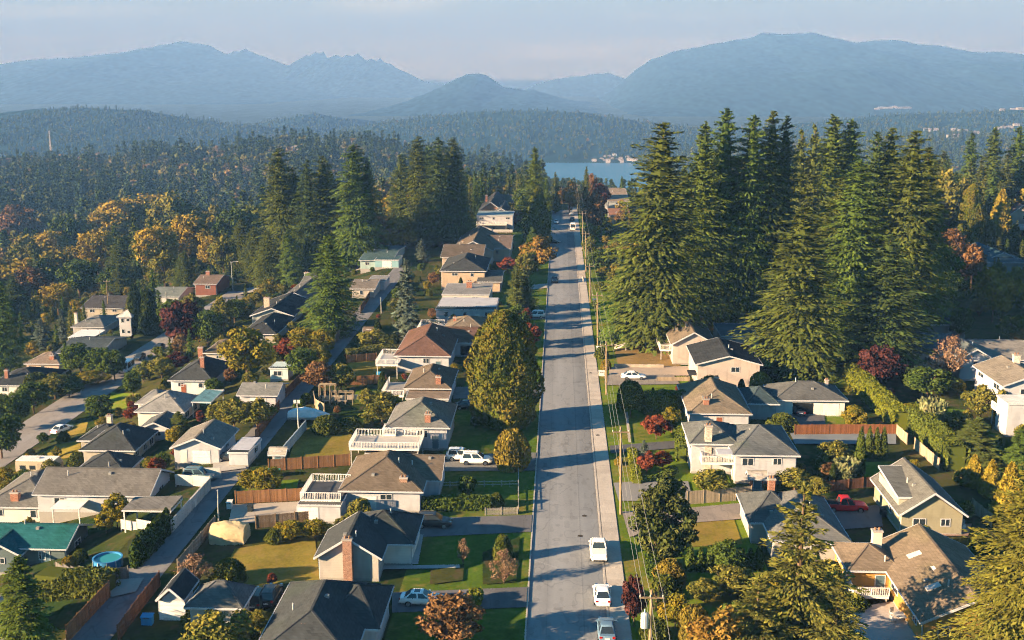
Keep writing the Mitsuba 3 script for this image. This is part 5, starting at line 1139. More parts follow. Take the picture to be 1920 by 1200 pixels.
        k = tag(name('ramp'), label, 'ramp')
        P3(k, 'deck', slab_roof([[x - 1.2, y - .6, z + .5], [x + 1.4, y - .6, z + 1.2], [x + 1.4, y + .6, z + 1.2], [x - 1.2, y + .6, z + .5]], .15), (.6, .58, .55))
        for s in (-1, 1):
            for t in (-.55, .55):
                P3(k, 'leg', box(x + s * 1.1 - .06, x + s * 1.1 + .06, y + t - .06, y + t + .06, z, z + .85 + s * .3), (.62, .6, .57))
            P3(k, 'rail', bar((x - 1.2, y + s * .6, z + 1.0), (x + 1.4, y + s * .6, z + 1.7), .1), (.66, .64, .62))
    elif kind == 'wall':
        k = tag(name('retaining_wall'), label, 'wall')
        for i in range(12):
            put(name(k + '__block'), box(x - 4 + i * .8, x - 4 + i * .8 + .78, y - .2, y + .2, z - .2, z + .75 + R.uniform(-.015, .015)), 'concrete', tuple(np.array((.42, .36, .30)) * R.uniform(.85, 1.1)))
    elif kind == 'person':
        import manifold3d as mf
        k = tag(name('person'), label, 'person')
        J = [((0, 0, 1.0), .16), ((0, 0, 1.25), .17), ((0, 0, 1.42), .15), ((0, .02, 1.55), .06), ((0, .03, 1.66), .105), ((-.1, .15, .52), .075), ((-.1, .0, .93), .1), ((-.11, .22, .08), .05), ((.1, -.12, .52), .075), ((.1, 0, .93), .1), ((.11, -.3, .1), .05),
             ((-.2, 0, 1.4), .06), ((-.25, -.12, 1.14), .048), ((-.25, -.1, .9), .04), ((.2, 0, 1.4), .06), ((.25, .12, 1.14), .048), ((.25, .2, .9), .04), ((-.11, .34, .05), .04), ((.11, -.2, .05), .04)]
        bones = [(0, 1), (1, 2), (2, 3), (3, 4), (0, 6), (6, 5), (5, 7), (0, 9), (9, 8), (8, 10), (2, 11), (11, 12), (12, 13), (2, 14), (14, 15), (15, 16), (7, 17), (10, 18)]

        def sp(i):
            return mf.Manifold.sphere(J[i][1], 12).translate(J[i][0])
        body = mf.Manifold()
        for a1, b1 in bones:
            body = body + mf.Manifold.batch_hull([sp(a1), sp(b1)])
        v, f, _ = meshkit.arrays(body)
        m = trimesh.Trimesh(v + [x, y, z + .15], f)
        P3(k, 'body', m, (.5, .42, .38))
        P3(k, 'hair', trimesh.creation.icosphere(2, .115).apply_translation([x, y + .0, z + .15 + 1.69]), (.06, .04, .03))
    elif kind == 'tower':
        k = tag(name('lattice_mast'), label, 'mast')
        h = a[0] - z
        for i in range(8):
            z0, z1 = z + h * i / 8, z + h * (i + 1) / 8
            w0, w1 = 1.25 - .12 * i, 1.25 - .12 * (i + 1)
            ms = [bar((x + sx * w0, y + sy * w0, z0), (x + sx * w1, y + sy * w1, z1), .35) for sx in (-1, 1) for sy in (-1, 1)]
            ms += [bar((x - w0, y + s * w0, z0), (x + w1, y + s * w1, z1), .2) for s in (-1, 1)] + [bar((x + s * w0, y - w0, z0), (x + s * w1, y + w1, z1), .2) for s in (-1, 1)]
            part(k, 'section', ms, 'paint', (.42, .38, .35))


for it in ITEMS:
    make_item(*it)


for kind, label, x, y, z, w, tone in FAR_HOUSES:
    if kind == 'near':
        z = gz(x, y)
    k = tag(name('far_house'), label, 'house', None if 'tank' in label else {'near': 'white houses in the far wood', 'shore': 'houses of the far shore town', 'hill': 'buildings on the far slopes'}[kind])
    h = (8 if kind == 'near' else 5) if 'tank' not in label else 16
    d = w * .7
    part(k, 'wall', box(x - w / 2, x + w / 2, y - d / 2, y + d / 2, z - 14, z + h), 'paint', (tone, tone * .97, tone * .92))
    part(k, 'roof', roof_hip(x - w / 2 - .5, x + w / 2 + .5, y - d / 2 - .5, y + d / 2 + .5, z + h, h * .3, 'x'), 'shingle', (.34, .31, .29) if w > 12 else (.2, .17, .15))
    for i in range(3):
        part(k, 'window', box(x - w * .36 + i * w * .3, x - w * .36 + i * w * .3 + w * .12, y - d / 2 - .06, y - d / 2 + .2, z + h * .5, z + h * .75), 'glass')


# ---------------------------------------------------------------- cars
VEHICLES = [
    ('pickup', 'white pickup truck parked by the right kerb, tailgate towards the camera', 4.93, 123.11, 0, 90, (0.78, 0.78, 0.77)),
    ('sedan', 'white car parked behind the white pickup at the right kerb', 4.95, 111.51, 0, 90, (0.78, 0.78, 0.77)),
    ('sedan', 'blue grey car at the right kerb cut by the bottom edge', 5.09, 103.71, 0, 90, (0.1, 0.17, 0.25)),
    ('sedan', 'white car with a dark sunroof on the driveway by the charcoal roofed house', -14.22, 109.44, 0, 0, (0.78, 0.78, 0.77)),
    ('suv', 'white wagon with roof rails, the nearer of the two on one driveway', -11.72, 153.95, 0, 0, (0.78, 0.78, 0.77)),
    ('suv', 'pale wagon parked beyond the wagon with roof rails', -13.94, 155.48, 0, 0, (0.66, 0.68, 0.7)),
    ('suv', 'black car in the shaded driveway beside the beige gabled house', -15.31, 130.43, 0, 0, (0.02, 0.022, 0.026)),
    ('sedan', 'white car on the driveway above the dome shaped tree', 14.05, 202.02, 0, 0, (0.78, 0.78, 0.77)),
    ('van', 'silver minivan on the driveway left of the street', -5.5, 256, 0, 180, (0.52, 0.53, 0.54)),
    ('sedan', 'small dark car driving towards the camera far along the street', -1.14, 304.23, 0, -90, (0.03, 0.04, 0.05)),
    ('sedan', 'dark car at the mouth of a driveway beside the yellow round tree', -1.89, 378.26, 0, 0, (0.03, 0.035, 0.045)),
    ('sedan', 'pale car on the left side of the far street', -1.19, 433.34, 0, -90, (0.52, 0.53, 0.54)),
    ('box', 'white delivery van parked at the right of the far street', 5.02, 414.61, 0, 90, (0.78, 0.78, 0.77)),
    ('sedan', 'dark car parked beyond the white delivery van', 5.1, 442.03, 0, 90, (0.03, 0.035, 0.045)),
    ('sedan', 'silver car parked beyond the dark far car', 5.06, 459.87, 0, 90, (0.52, 0.53, 0.54)),
    ('sedan', 'dark red car at the crest of the street', 4.63, 485.7, -0.51, -90, (0.1, 0.02, 0.02)),
    ('pickup', 'bright red pickup truck in the shaded driveway behind the slate roof', 37.21, 138.14, 0, 0, (0.45, 0.012, 0.012)),
    ('sedan', 'white car parked on the lower left street', -93.94, 199.72, -10.88, 72, (0.78, 0.78, 0.77)),
    ('box', 'white van on the left street beside the dark trees', -98.81, 244.79, -10.97, -90, (0.78, 0.78, 0.77)),
    ('sedan', 'dark car behind the white van on the left street', -100.14, 256.35, -10.99, -90, (0.02, 0.03, 0.04)),
    ('sedan', 'dark car beside the dark red copper beech', -98.8, 266.1, -10.97, -90, (0.02, 0.03, 0.04)),
    ('trailer', 'long white roofed caravan in the yard at the left edge', -83.76, 169.03, -8.32, 0, (0.42, 0.36, 0.28)),
    ('suv', 'black car beside the white gabled garage', -47.73, 154.38, -0.12, 180, (0.02, 0.022, 0.026)),
    ('suv', 'blue grey car behind the white wall by the lane', -49.96, 146.48, -0.21, 0, (0.1, 0.17, 0.2)),
    ('suv', 'black box shaped car behind the charcoal roofed house, right one', -30.43, 109.75, 0, 90, (0.02, 0.022, 0.026)),
    ('suv', 'dark car behind the charcoal roofed house, left one', -31.66, 108.95, 0, 90, (0.03, 0.05, 0.05)),
    ('trailer', 'pale caravan parked beside the far conifer group', -32.01, 395.6, 0, 0, (0.5, 0.56, 0.6)),
    ('trailer', 'white caravan beside the bright yellow pointed tree', 165.94, 445.45, 0, 0, (0.78, 0.78, 0.77)),
    ('sedan', 'black car behind the huge golden cypress', -15.1, 181.48, 0, 0, (0.02, 0.022, 0.026)),
    ('sedan', 'dark car inside the open carport bay', 40.06, 181.35, 0, 90, (0.03, 0.035, 0.05)),
]
DIM = {  # stations (x, half width, top), cabin (rear bottom, front bottom, rear top, front top, roof height), axle places
    'sedan': ([(-2.3, .70, .78), (-2.2, .82, .95), (-1.5, .89, 1.0), (0, .91, .95), (.95, .90, .95), (1.8, .86, .84), (2.18, .78, .72), (2.3, .62, .62)], (-1.85, 1.05, -1.1, .15, 1.45), 1.36, .33),
    'suv': ([(-2.3, .78, 1.0), (-2.22, .88, 1.08), (-1.5, .93, 1.08), (0, .94, 1.06), (1.0, .93, 1.06), (1.85, .89, .98), (2.2, .80, .85), (2.32, .66, .7)], (-2.2, 1.15, -1.85, .3, 1.72), 1.38, .37),
    'van': ([(-2.4, .80, 1.0), (-2.3, .90, 1.08), (-1.5, .94, 1.06), (0, .95, 1.02), (1.2, .94, 1.0), (1.95, .88, .88), (2.35, .78, .72), (2.45, .64, .6)], (-2.32, 1.55, -2.0, .45, 1.75), 1.48, .34),
    'box': ([(-2.7, .9, 1.1), (-2.6, .97, 1.12), (-1.5, .98, 1.12), (0, .98, 1.12), (1.5, .97, 1.12), (2.2, .92, 1.05), (2.6, .86, .95), (2.75, .74, .8)], (-2.66, 2.3, -2.6, 1.45, 2.5), 1.75, .36),
    'pickup': ([(-2.8, .86, 1.12), (-2.7, .95, 1.18), (-1.5, .99, 1.18), (0, 1.0, 1.14), (1.2, .99, 1.14), (2.2, .96, 1.06), (2.6, .90, .95), (2.78, .78, .8)], (-.95, 1.35, -.72, .5, 1.9), 1.75, .4),
}


def car_bsdf(c):
    key = 'car_paint_%d_%d_%d' % tuple(int(v * 255) for v in c)
    if key not in scene:
        scene[key] = {'type': 'principled', 'base_color': {'type': 'rgb', 'value': list(c)}, 'roughness': .3, 'specular': .5, 'clearcoat': .6, 'clearcoat_gloss': .9}
    return key


def quad(p, off=.012, inset=.1):
    p = np.array(p, float)
    n = np.cross(p[1] - p[0], p[3] - p[0])
    n /= np.linalg.norm(n)
    c = p.mean(0)
    q = c + (p - c) * (1 - inset) + n * off
    b = c + (p - c) * (1 - inset) - n * .02
    v = np.vstack([q, b])
    f = [[0, 1, 2], [0, 2, 3], [4, 6, 5], [4, 7, 6]] + [t for i in range(4) for t in ([i, i + 4, (i + 1) % 4], [(i + 1) % 4, i + 4, (i + 1) % 4 + 4])]
    return trimesh.Trimesh(v, np.array(f), process=False)


for kind, label, x, y, z, head, c in VEHICLES:
    stem = {'pickup': 'pickup_truck', 'box': 'van', 'van': 'minivan', 'trailer': 'caravan'}.get(kind, 'car')
    k = tag(name(stem), label, {'pickup': 'pickup truck', 'box': 'van', 'van': 'minivan', 'trailer': 'caravan'}.get(kind, 'car'))
    z += .03 if abs(x) > 20 or -2.9 < x < 5.3 else .13
    M = trimesh.transformations.translation_matrix([x, y, z + .02]) @ trimesh.transformations.rotation_matrix(math.radians(head), [0, 0, 1])
    pt = car_bsdf(c)

    def add(stem2, m, mat, col=None, smooth=False):
        m = m if not isinstance(m, list) else MB(*m)
        m = m.copy()
        m.apply_transform(M)
        return put(name(f'{k}__{stem2}'), m, mat, col, smooth)
    if kind == 'trailer':
        L, w, h = 3.4, 1.2, 2.9
        prof = np.array([(-L, .55), (L - .2, .55), (L, .9), (L, 2.2), (L - .5, h), (-L + .2, h), (-L, h - .3)])
        from shapely.geometry import Polygon
        m = trimesh.creation.extrude_polygon(Polygon(prof), 2 * w, engine='earcut')
        m.apply_transform(trimesh.transformations.rotation_matrix(math.pi / 2, [1, 0, 0]))
        m.apply_translation([0, w, 0])
        add('body', m, 'paint', c)
        add('roof', [slab_roof([[-L + .1, -w - .03, h + .06], [L - .5, -w - .03, h + .06], [L - .5, w + .03, h + .06], [-L + .1, w + .03, h + .06]], .12)], 'paint', (.66, .66, .65))
        add('roof_vent', box(-.4, .2, -.3, .3, h + .06, h + .25), 'paint', (.5, .5, .5))
        for wx in (-2.2, -.6, 1.6):
            add('window', box(wx - .5, wx + .5, -w - .02, -w + .02, 1.4, 2.1), 'glass')
        add('door', box(.2, .9, -w - .025, -w + .02, .65, 2.45), 'paint', tuple(np.array(c) * .8))
        for s in (-1, 1):
            add('wheel', tube([[-.3, s * (w - .1), .36], [-.3, s * (w + .03), .36]], .36, 16), 'rubber')
        add('tow_bar', [bar((L, -.4, .5), (L + 1.2, 0, .5), .1), bar((L, .4, .5), (L + 1.2, 0, .5), .1)], 'paint', (.1, .1, .1))
        continue
    st, (rb, fb, rt, ft, hr), ax, wr = DIM[kind]
    secs = []
    for sx, hw, zt in st:
        zb = .30 if abs(sx) < 2.1 else .38
        pts = [(hw * .86, zb), (hw, zb + .14), (hw * 1.01, .6), (hw * .97, zt - .1), (hw * .88, zt)]
        secs.append([[sx, -a, b] for a, b in pts] + [[sx, a, b] for a, b in pts[::-1]])
    n = 10
    v = np.array(secs).reshape(-1, 3)
    f = [[i * n + j, i * n + (j + 1) % n, (i + 1) * n + (j + 1) % n, (i + 1) * n + j] for i in range(len(st) - 1) for j in range(n)]
    f = [t for q in f for t in ([q[0], q[2], q[1]], [q[0], q[3], q[2]])]
    for o, s in ((0, 1), ((len(st) - 1) * n, -1)):
        f += [[o, o + j, o + j + 1][::s] for j in range(1, n - 1)]
    zb = 1.0 if kind == 'sedan' else 1.1
    zb -= .08
    w0 = {'sedan': .83, 'suv': .87, 'van': .88, 'box': .95, 'pickup': .92}[kind]
    w1 = {'sedan': .60, 'suv': .70, 'van': .68, 'box': .84, 'pickup': .72}[kind]
    B4 = [[rb, -w0, zb], [fb, -w0, zb], [fb, w0, zb], [rb, w0, zb]]
    T4 = [[rt, -w1, hr], [ft, -w1, hr], [ft, w1, hr], [rt, w1, hr]]
    cv = np.array(B4 + T4)
    mid = np.array([[rt + .25, -w1 + .08, hr + .05], [ft - .2, -w1 + .08, hr + .05], [ft - .2, w1 - .08, hr + .05], [rt + .25, w1 - .08, hr + .05]])
    cv = np.vstack([cv, mid])
    cf = [t for o in (0, 4) for i in range(4) for t in ([o + i, o + (i + 1) % 4, o + 4 + (i + 1) % 4], [o + i, o + 4 + (i + 1) % 4, o + 4 + i])] + [[8, 9, 10], [8, 10, 11]]
    add('body', [trimesh.Trimesh(v, np.array(f), process=False), trimesh.Trimesh(cv, np.array(cf), process=False)], pt, smooth=35)
    add('windscreen', quad([B4[1], B4[2], T4[2], T4[1]], inset=.09), 'glass')
    add('rear_window', quad([B4[3], B4[0], T4[0], T4[3]], inset=.16), 'glass')
    cut = .52 if kind != 'pickup' else .55
    for s, (b0, b1, t1, t0) in ((-1, (B4[0], B4[1], T4[1], T4[0])), (1, (B4[2], B4[3], T4[3], T4[2]))):
        b0, b1, t0, t1 = map(np.array, (b0, b1, t0, t1))
        bm, tm = b0 + (b1 - b0) * cut, t0 + (t1 - t0) * cut
        if kind != 'box' or True:
            add('side_window', quad([b0 + (b1 - b0) * .06, bm, tm, t0], inset=.15), 'glass')
            add('side_window', quad([bm, b1 - (b1 - b0) * .04, t1, tm], inset=.15), 'glass')
        add('mirror', box(fb - .35, fb - .2, min(s * w0, s * (w0 + .22)), max(s * w0, s * (w0 + .22)), zb + .08, zb + .24), pt)
        add('headlight', box(st[-1][0] - .32, st[-1][0] - .02, min(s * .42, s * .72), max(s * .42, s * .72), .62 if kind == 'sedan' else .74, .76 if kind == 'sedan' else .9), 'metal')
        add('tail_light', box(st[0][0] - .02, st[0][0] + .1, min(s * .5, s * .78), max(s * .5, s * .78), .72 if kind == 'sedan' else .82, .9 if kind == 'sedan' else 1.04), 'paint', (.32, .012, .01))
        hw = st[3][1]
        for wx in (-ax, ax):
            wk = add('wheel', tube([[wx, s * (hw - .2), wr], [wx, s * (hw + .015), wr]], wr, 18), 'rubber')
            m = tube([[wx, s * (hw - .02), wr], [wx, s * (hw + .03), wr]], wr * .62, 12)
            m.apply_transform(M)
            put(wk + '__rim', m, 'metal')
    add('number_plate', box(st[0][0] - .03, st[0][0], -.26, .26, .62, .76), 'paint', (.6, .6, .6))
    add('bumper', [box(st[0][0] - .06, st[0][0] + .05, -.68, .68, .34, .52)], 'paint', (.04, .04, .045) if kind in ('pickup', 'suv') else tuple(np.array(c) * .9))
    if kind == 'pickup':
        add('bed_cover', slab_roof([[-2.66, -.82, 1.215], [-1.0, -.82, 1.215], [-1.0, .82, 1.215], [-2.66, .82, 1.215]], .1), 'paint', tuple(np.array(c) * .85) if c[0] > .6 else (.03, .03, .035))
        add('tailgate', box(-2.83, -2.78, -.74, .74, .62, 1.1), pt)
    if kind == 'suv':
        for s in (-1, 1):
            add('roof_rail', bar((rt + .3, s * .62, hr + .1), (ft - .3, s * .62, hr + .1), .05), 'paint', (.1, .1, .1))
    if 'sunroof' in label:
        add('sunroof', box(rt + .35, ft - .3, -.4, .4, hr + .04, hr + .065), 'glass')


# ---------------------------------------------------------------- trees
TREES = [
    ('fir_a', 'conifer of the centre left group, leftmost with a sharp pointed tip', -88.59, 352.77, -9.53, 42.82, 15.85),
    ('fir_c', 'conifer of the centre left group, low one between the two left tips', -85.01, 357.75, -8.63, 35.03, 10.81),
    ('fir_b', 'conifer of the centre left group, third from the left', -78.45, 346.6, -6.98, 37.22, 11.15),
    ('fir_a', 'conifer of the centre left group, the dense one left of the bare gap', -74.32, 350.69, -5.93, 37.06, 13.65),
    ('fir_c', 'conifer of the centre left group, short one right of the dense conifer', -69.5, 350.86, -4.72, 28.87, 10.23),
    ('fir_b', 'conifer of the centre left group, the broad one at its right end', -63.43, 345, -3.18, 38.45, 16.08),
    ('fir_c', 'conifer of the centre left group, slim one leaning on the right end', -59.62, 346.55, -2.22, 33.01, 9.75),
    ('fir_c', 'dark young conifer at the foot of the centre left group', -89.47, 337.17, -9.76, 19.25, 9.9),
    ('fir_b', 'young conifer beside the white chimney house', -82.15, 334.75, -7.91, 18.09, 9.16),
    ('fir_c', 'young lit conifer at the right foot of the centre left group', -74.72, 363.85, -6.03, 10.68, 8.84),
    ('fir_c', 'far conifer behind the houses, leftmost slender one', -56.17, 397.4, -1.35, 30.01, 10.34),
    ('fir_a', 'far conifer behind the houses, second from the left', -47.43, 379.61, -0.1, 35.8, 13.54),
    ('fir_b', 'far conifer behind the houses, tallest lit one', -39.66, 370.41, 0, 35.99, 13.93),
    ('fir_a', 'far conifer behind the houses, dark one at the right end', -35.49, 375.56, 0, 35.04, 12.66),
    ('fir_c', 'far conifer behind the houses, yellow green one low in front', -44.3, 370.21, 0, 16.06, 11.78),
    ('fir_c', 'far conifer behind the houses, low dark one beside the white house', -33.25, 383.38, 0, 19.67, 9.59),
    ('fir_b', 'big dark conifer standing beside the middle of the lane', -49.2, 236.52, -0.18, 22.27, 13.04),
    ('blue_spruce', 'blue grey spruce on the right of the lane', -32.9, 235.39, 0, 17.06, 7.17),
    ('blue_spruce', 'small pale blue spruce far along the lane', -42.09, 338.72, 0, 6.93, 5.24),
    ('fir_a', 'tall pointed conifer left of the far end of the street', -8.29, 380.54, 0, 32.54, 12.05),
    ('cypress_green', 'yellow green cypress in front of the tall far conifer', -7.2, 371.78, 0, 19.94, 9.28),
    ('round_orange', 'round orange yellow tree at the left kerb', -6.21, 322.54, 0, 10.65, 9.96),
    ('fir_c', 'young light green conifer near the left kerb', -8.41, 265.18, 0, 10.32, 7.22),
    ('cypress_gold', 'very large golden green cypress on the left of the street', -8.6, 172.22, 0, 18.99, 11.49),
    ('shrub_gold', 'round golden green shrub on the left verge', -6.47, 152.57, 0, 5.76, 4.75),
    ('round_red', 'small red maple behind the golden cypress', -6.24, 225.21, 0, 5.53, 4.85),
    ('bare_pink', 'small bare pinkish tree in the brown bed by the kerb', -5.75, 114.69, 0, 4.16, 3.06),
    ('shrub_green', 'light green shrub above the small bare tree', -6.26, 121.14, 0, 3.1, 1.98),
    ('bare_pink', 'thin young tree in the shaded front garden', -10.73, 119.78, 0, 3.28, 1.6),
    ('shrub_green', 'small clipped conifer at the end of the front hedge', -7.84, 137.33, 0, 2.06, 1.67),
    ('round_rust', 'pinkish brown autumn tree beside the white car at the bottom', -10.31, 100.67, 0, 5.44, 6.61),
    ('round_olive', 'broad orange green tree at the bottom edge by the cream garage', -32, 96.85, 0, 5.21, 7.16),
    ('bare_pink', 'bare brown bush beside the lane fence', -39.66, 112.72, 0, 4.09, 3.75),
    ('shrub_green', 'overgrown bush in the golden back yard', -36.22, 113.94, 0, 2.67, 3.55),
    ('round_yellow', 'yellow leafed bush above the orange garden fence', -38.94, 140.62, 0, 4.07, 4.73),
    ('round_yellow', 'small yellow bush beside the lane garden', -41.56, 141.71, 0, 3.19, 3.32),
    ('round_yellow', 'bright yellow green shrub above the brown fence, left one', -32.12, 125.59, 0, 2.61, 3.61),
    ('round_yellow', 'bright yellow green shrub above the brown fence, right one', -29.36, 126.35, 0, 2.48, 3.63),
    ('round_olive', 'olive bushy tree beside the grey roofed deck house', -28.39, 172.52, 0, 5.55, 7.07),
    ('shrub_green', 'rounded bush at the head of the golden lawn', -36.43, 167.7, 0, 2.81, 4.04),
    ('shrub_green', 'green bush right of the rounded lawn bush', -33.12, 169.49, 0, 1.95, 3.91),
    ('round_rust', 'brown green bushy tree right of the lane bend, left crown', -42.22, 190.22, 0, 5.86, 5.88),
    ('round_olive', 'brown green bushy tree right of the lane bend, right crown', -38.7, 191.76, 0, 5.31, 5.72),
    ('round_olive', 'olive bush below the blue spruce', -37.68, 220.63, 0, 4.91, 7.84),
    ('round_dark', 'dark egg shaped bush left of the lane', -47.69, 199.07, -0.12, 6.52, 5.94),
    ('round_red', 'small red tree beside the dark egg shaped bush', -55.52, 220.14, -1.19, 4.26, 4.14),
    ('round_yellow', 'yellow green garden tree left of the long lane fence', -52.15, 220.48, -0.34, 5.81, 6.54),
    ('round_yellow', 'light yellow bush beside the long lane fence', -47.43, 217.93, -0.1, 5.74, 5.39),
    ('round_olive', 'olive bush at the foot of the lane conifer', -45.7, 206.65, -0.03, 4.85, 4.71),
    ('round_yellow', 'large round yellow tree left of the lane', -60.16, 207.6, -2.36, 10.39, 9.72),
    ('round_plum', 'dark red copper beech beside the cross street', -90.44, 262.46, -10, 12.22, 12.51),
    ('cypress_dark', 'dark cypress clump beside the narrow white house, left one', -113.5, 290.39, -12.27, 13.17, 5.18),
    ('cypress_dark', 'dark cypress clump beside the narrow white house, right one', -107.66, 284.19, -11.1, 12.04, 5.64),
    ('fir_b', 'tall dark brownish conifer at the left edge', -138.36, 266.5, -17.53, 23.93, 11.25),
    ('blue_spruce', 'bluish conifer beyond the left street', -142.1, 294.64, -18.33, 8.88, 7.06),
    ('blue_spruce', 'slim bluish conifer beside the dark teal roof', -139.96, 303.12, -17.87, 9.25, 3.93),
    ('round_dark', 'large dark tree left of the white van', -108.24, 241.75, -11.15, 7.72, 8.48),
    ('round_dark', 'second large dark tree left of the white van', -102.08, 239.64, -11.02, 7.16, 7.44),
    ('shrub_green', 'low bush in front of the dark street trees', -107.52, 229.05, -11.09, 3.22, 7.37),
    ('round_yellow', 'yellow shrub in front of the dark street trees', -102.26, 233.33, -11.02, 3.15, 7.26),
    ('round_dark', 'round dark green tree on the verge of the left street', -87.13, 201.27, -9.17, 5.28, 5.7),
    ('round_dark', 'dark small tree beside the bend of the left street', -86.91, 217.62, -9.11, 5.76, 4.37),
    ('round_olive', 'olive shrub right of the white van', -85.69, 231.21, -8.8, 5, 6.24),
    ('round_plum', 'purple shrub behind the pale blue house', -84.26, 236.73, -8.44, 4.26, 5.2),
    ('fir_c', 'young green conifer beside the grey hip roof', -63.02, 176.14, -3.08, 3.89, 3.91),
    ('round_olive', 'olive shrub behind the white gabled garage, left one', -56.1, 175.6, -1.33, 4.04, 4.77),
    ('round_olive', 'olive shrub behind the white gabled garage, middle one', -51.8, 170.18, -0.29, 5.25, 6.17),
    ('round_olive', 'olive shrub behind the white gabled garage, right one', -48.07, 169.83, -0.13, 5.15, 5.98),
    ('round_red', 'red leafed shrub beside the black pyramid roof', -57.52, 150.62, -1.69, 3.23, 2.46),
    ('round_yellow', 'yellow green tree beside the open garden shelter', -55.87, 131.61, -1.28, 4.6, 3.53),
    ('shrub_green', 'dark shrub at the corner of the greige house', -77.4, 168.89, -6.71, 2.54, 2.93),
    ('round_yellow', 'yellow shrub at the left edge by the long house', -85.43, 161.92, -8.74, 3.69, 3.83),
    ('round_yellow', 'small yellow shrub beside the brick chimney house', -86.21, 168.13, -8.93, 2.18, 2.93),
    ('shrub_gold', 'small round golden shrub beside the round pool', -57.03, 120.09, -1.57, 1.61, 1.75),
    ('shrub_green', 'green shrub in the dark yard of the teal house', -56.61, 121.96, -1.46, 1.5, 1.65),
    ('fir_a', 'pointed conifer at the bottom left corner', -51.04, 96.51, -0.26, 10.7, 6.68),
    ('shrub_green', 'climbing shrub on the wall of the cream garage', -36.94, 105.35, 0, 1.32, 2.98),
    ('fir_c', 'dark conifer just right of the brownish giant', 139.48, 429.61, 0, 21.54, 11.75),
    ('fir_b', 'low dark conifer left of the far slim one', 148.99, 430.01, 0, 20.74, 10.53),
    ('fir_c', 'conifer between the far slim one and the right edge pair', 158.51, 430.42, 0, 24.12, 10.53),
    ('fir_c', 'conifer between the right edge pair', 168.02, 432.41, 0, 27, 11.79),
    ('fir_a', 'giant right hand conifer, leftmost, with a leaning tip', 19.85, 228.69, 0, 45.91, 17.83),
    ('fir_b', 'giant right hand conifer, low front branches at the left edge', 14.73, 230.4, 0, 19.95, 9.44),
    ('fir_c', 'giant right hand conifer, low front one above the white porch rail', 19.82, 229.65, 0, 16.2, 8.95),
    ('fir_a', 'giant right hand conifer, second tall one from the left', 31.44, 248.87, 0, 45.62, 13.27),
    ('fir_b', 'giant right hand conifer, tallest one with a thin top', 36.37, 252.49, 0, 48.51, 11.73),
    ('fir_c', 'giant right hand conifer, the one filling the dark gap near the left', 26.98, 249.81, 0, 36.09, 10.17),
    ('fir_b', 'giant right hand conifer, the one left of the double tips', 42.71, 252.76, 0, 47.01, 11.73),
    ('fir_a', 'giant right hand conifer, left of the double tips', 47.36, 256.46, 0, 47.49, 10.9),
    ('fir_b', 'giant right hand conifer, right of the double tips', 50.77, 258.99, 0, 46.48, 10.99),
    ('fir_c', 'giant right hand conifer, dark one in the middle of the clump', 38.98, 253.76, 0, 37.02, 11.78),
    ('fir_c', 'giant right hand conifer, dark low one in the middle of the clump', 33.36, 254.69, 0, 26.16, 13.56),
    ('fir_c', 'giant right hand conifer, small dark blue one behind, left', 59.8, 282.94, 0, 42.24, 7.88),
    ('fir_c', 'giant right hand conifer, small dark blue one behind, right', 63.06, 283.08, 0, 43.54, 7.88),
    ('fir_a', 'giant right hand conifer, broad lit one in the middle', 70.09, 294.46, 0, 45.8, 16.64),
    ('fir_b', 'giant right hand conifer, the one right of the broad lit one', 75.3, 294.68, 0, 44.72, 12.69),
    ('fir_b', 'giant right hand conifer, first of the right hand trio', 67.87, 246.01, 0, 43.53, 12.33),
    ('fir_c', 'giant right hand conifer, second of the right hand trio', 71.07, 246.14, 0, 44.21, 10.91),
    ('fir_a', 'giant right hand conifer, last of the right hand trio with a dark tip', 71.4, 230.87, 0, 44.32, 13.82),
    ('fir_c', 'giant right hand conifer, brownish one at the right end', 79, 246.48, 0, 40.25, 11.85),
    ('fir_b', 'giant right hand conifer, deep one behind the front pair, left', 59.93, 230.39, 0, 38.7, 13.82),
    ('fir_c', 'giant right hand conifer, deep one behind the front pair, right', 58.3, 235.21, 0, 34.53, 11.83),
    ('fir_a', 'giant right hand conifer, front one standing behind the carport lawn', 45.06, 207.2, 0, 31.52, 16.15),
    ('fir_b', 'giant right hand conifer, front one beside the plum tree', 61.33, 209.47, 0, 26.39, 14.84),
    ('fir_c', 'far dark conifer right of the giant clump', 158.27, 473.91, 0, 25.82, 13.37),
    ('fir_b', 'far slim conifer before the pale settlement', 158.06, 441.76, 0, 34.47, 12.05),
    ('fir_a', 'far conifer near the right edge, left of two', 165.76, 438.78, 0, 36.62, 14.85),
    ('fir_b', 'far conifer near the right edge, right of two', 174.83, 439.16, 0, 37.02, 14.85),
    ('fir_c', 'far conifer cut by the right edge', 179.98, 439.38, 0, 35.22, 12.38),
    ('round_olive', 'olive rounded tree right of the giant conifers', 134.77, 393.15, 0, 24.36, 12.25),
    ('cypress_gold', 'golden cone shaped tree beside the white trailer', 131.3, 362.32, 0, 22.2, 8.91),
    ('cypress_yellow', 'bright yellow pointed tree at the right edge', 148.63, 383.38, 0, 18.22, 8.68),
    ('cypress_green', 'dark green cypress beside the bright yellow tree', 145.51, 362.92, 0, 9.46, 5.83),
    ('round_rust', 'brown autumn tree below the golden cone tree', 110.22, 300.05, 0, 11.8, 8),
    ('round_dark', 'dark broad tree in the shade right of the giant conifers', 94.69, 284.42, 0, 14.37, 12.23),
    ('round_dark', 'dark tree behind the low teal roof', 85.48, 273.72, 0, 12.58, 10.49),
    ('round_yellow', 'yellow birch with a pale trunk near the right edge', 99.67, 256.33, 0, 12.91, 9.57),
    ('round_orange', 'orange shrub at the right edge', 97.3, 234.39, 0, 3.46, 4.5),
    ('bare_pink', 'tan bare tree in front of the right hand white house', 71.91, 203.35, 0, 8.79, 6.71),
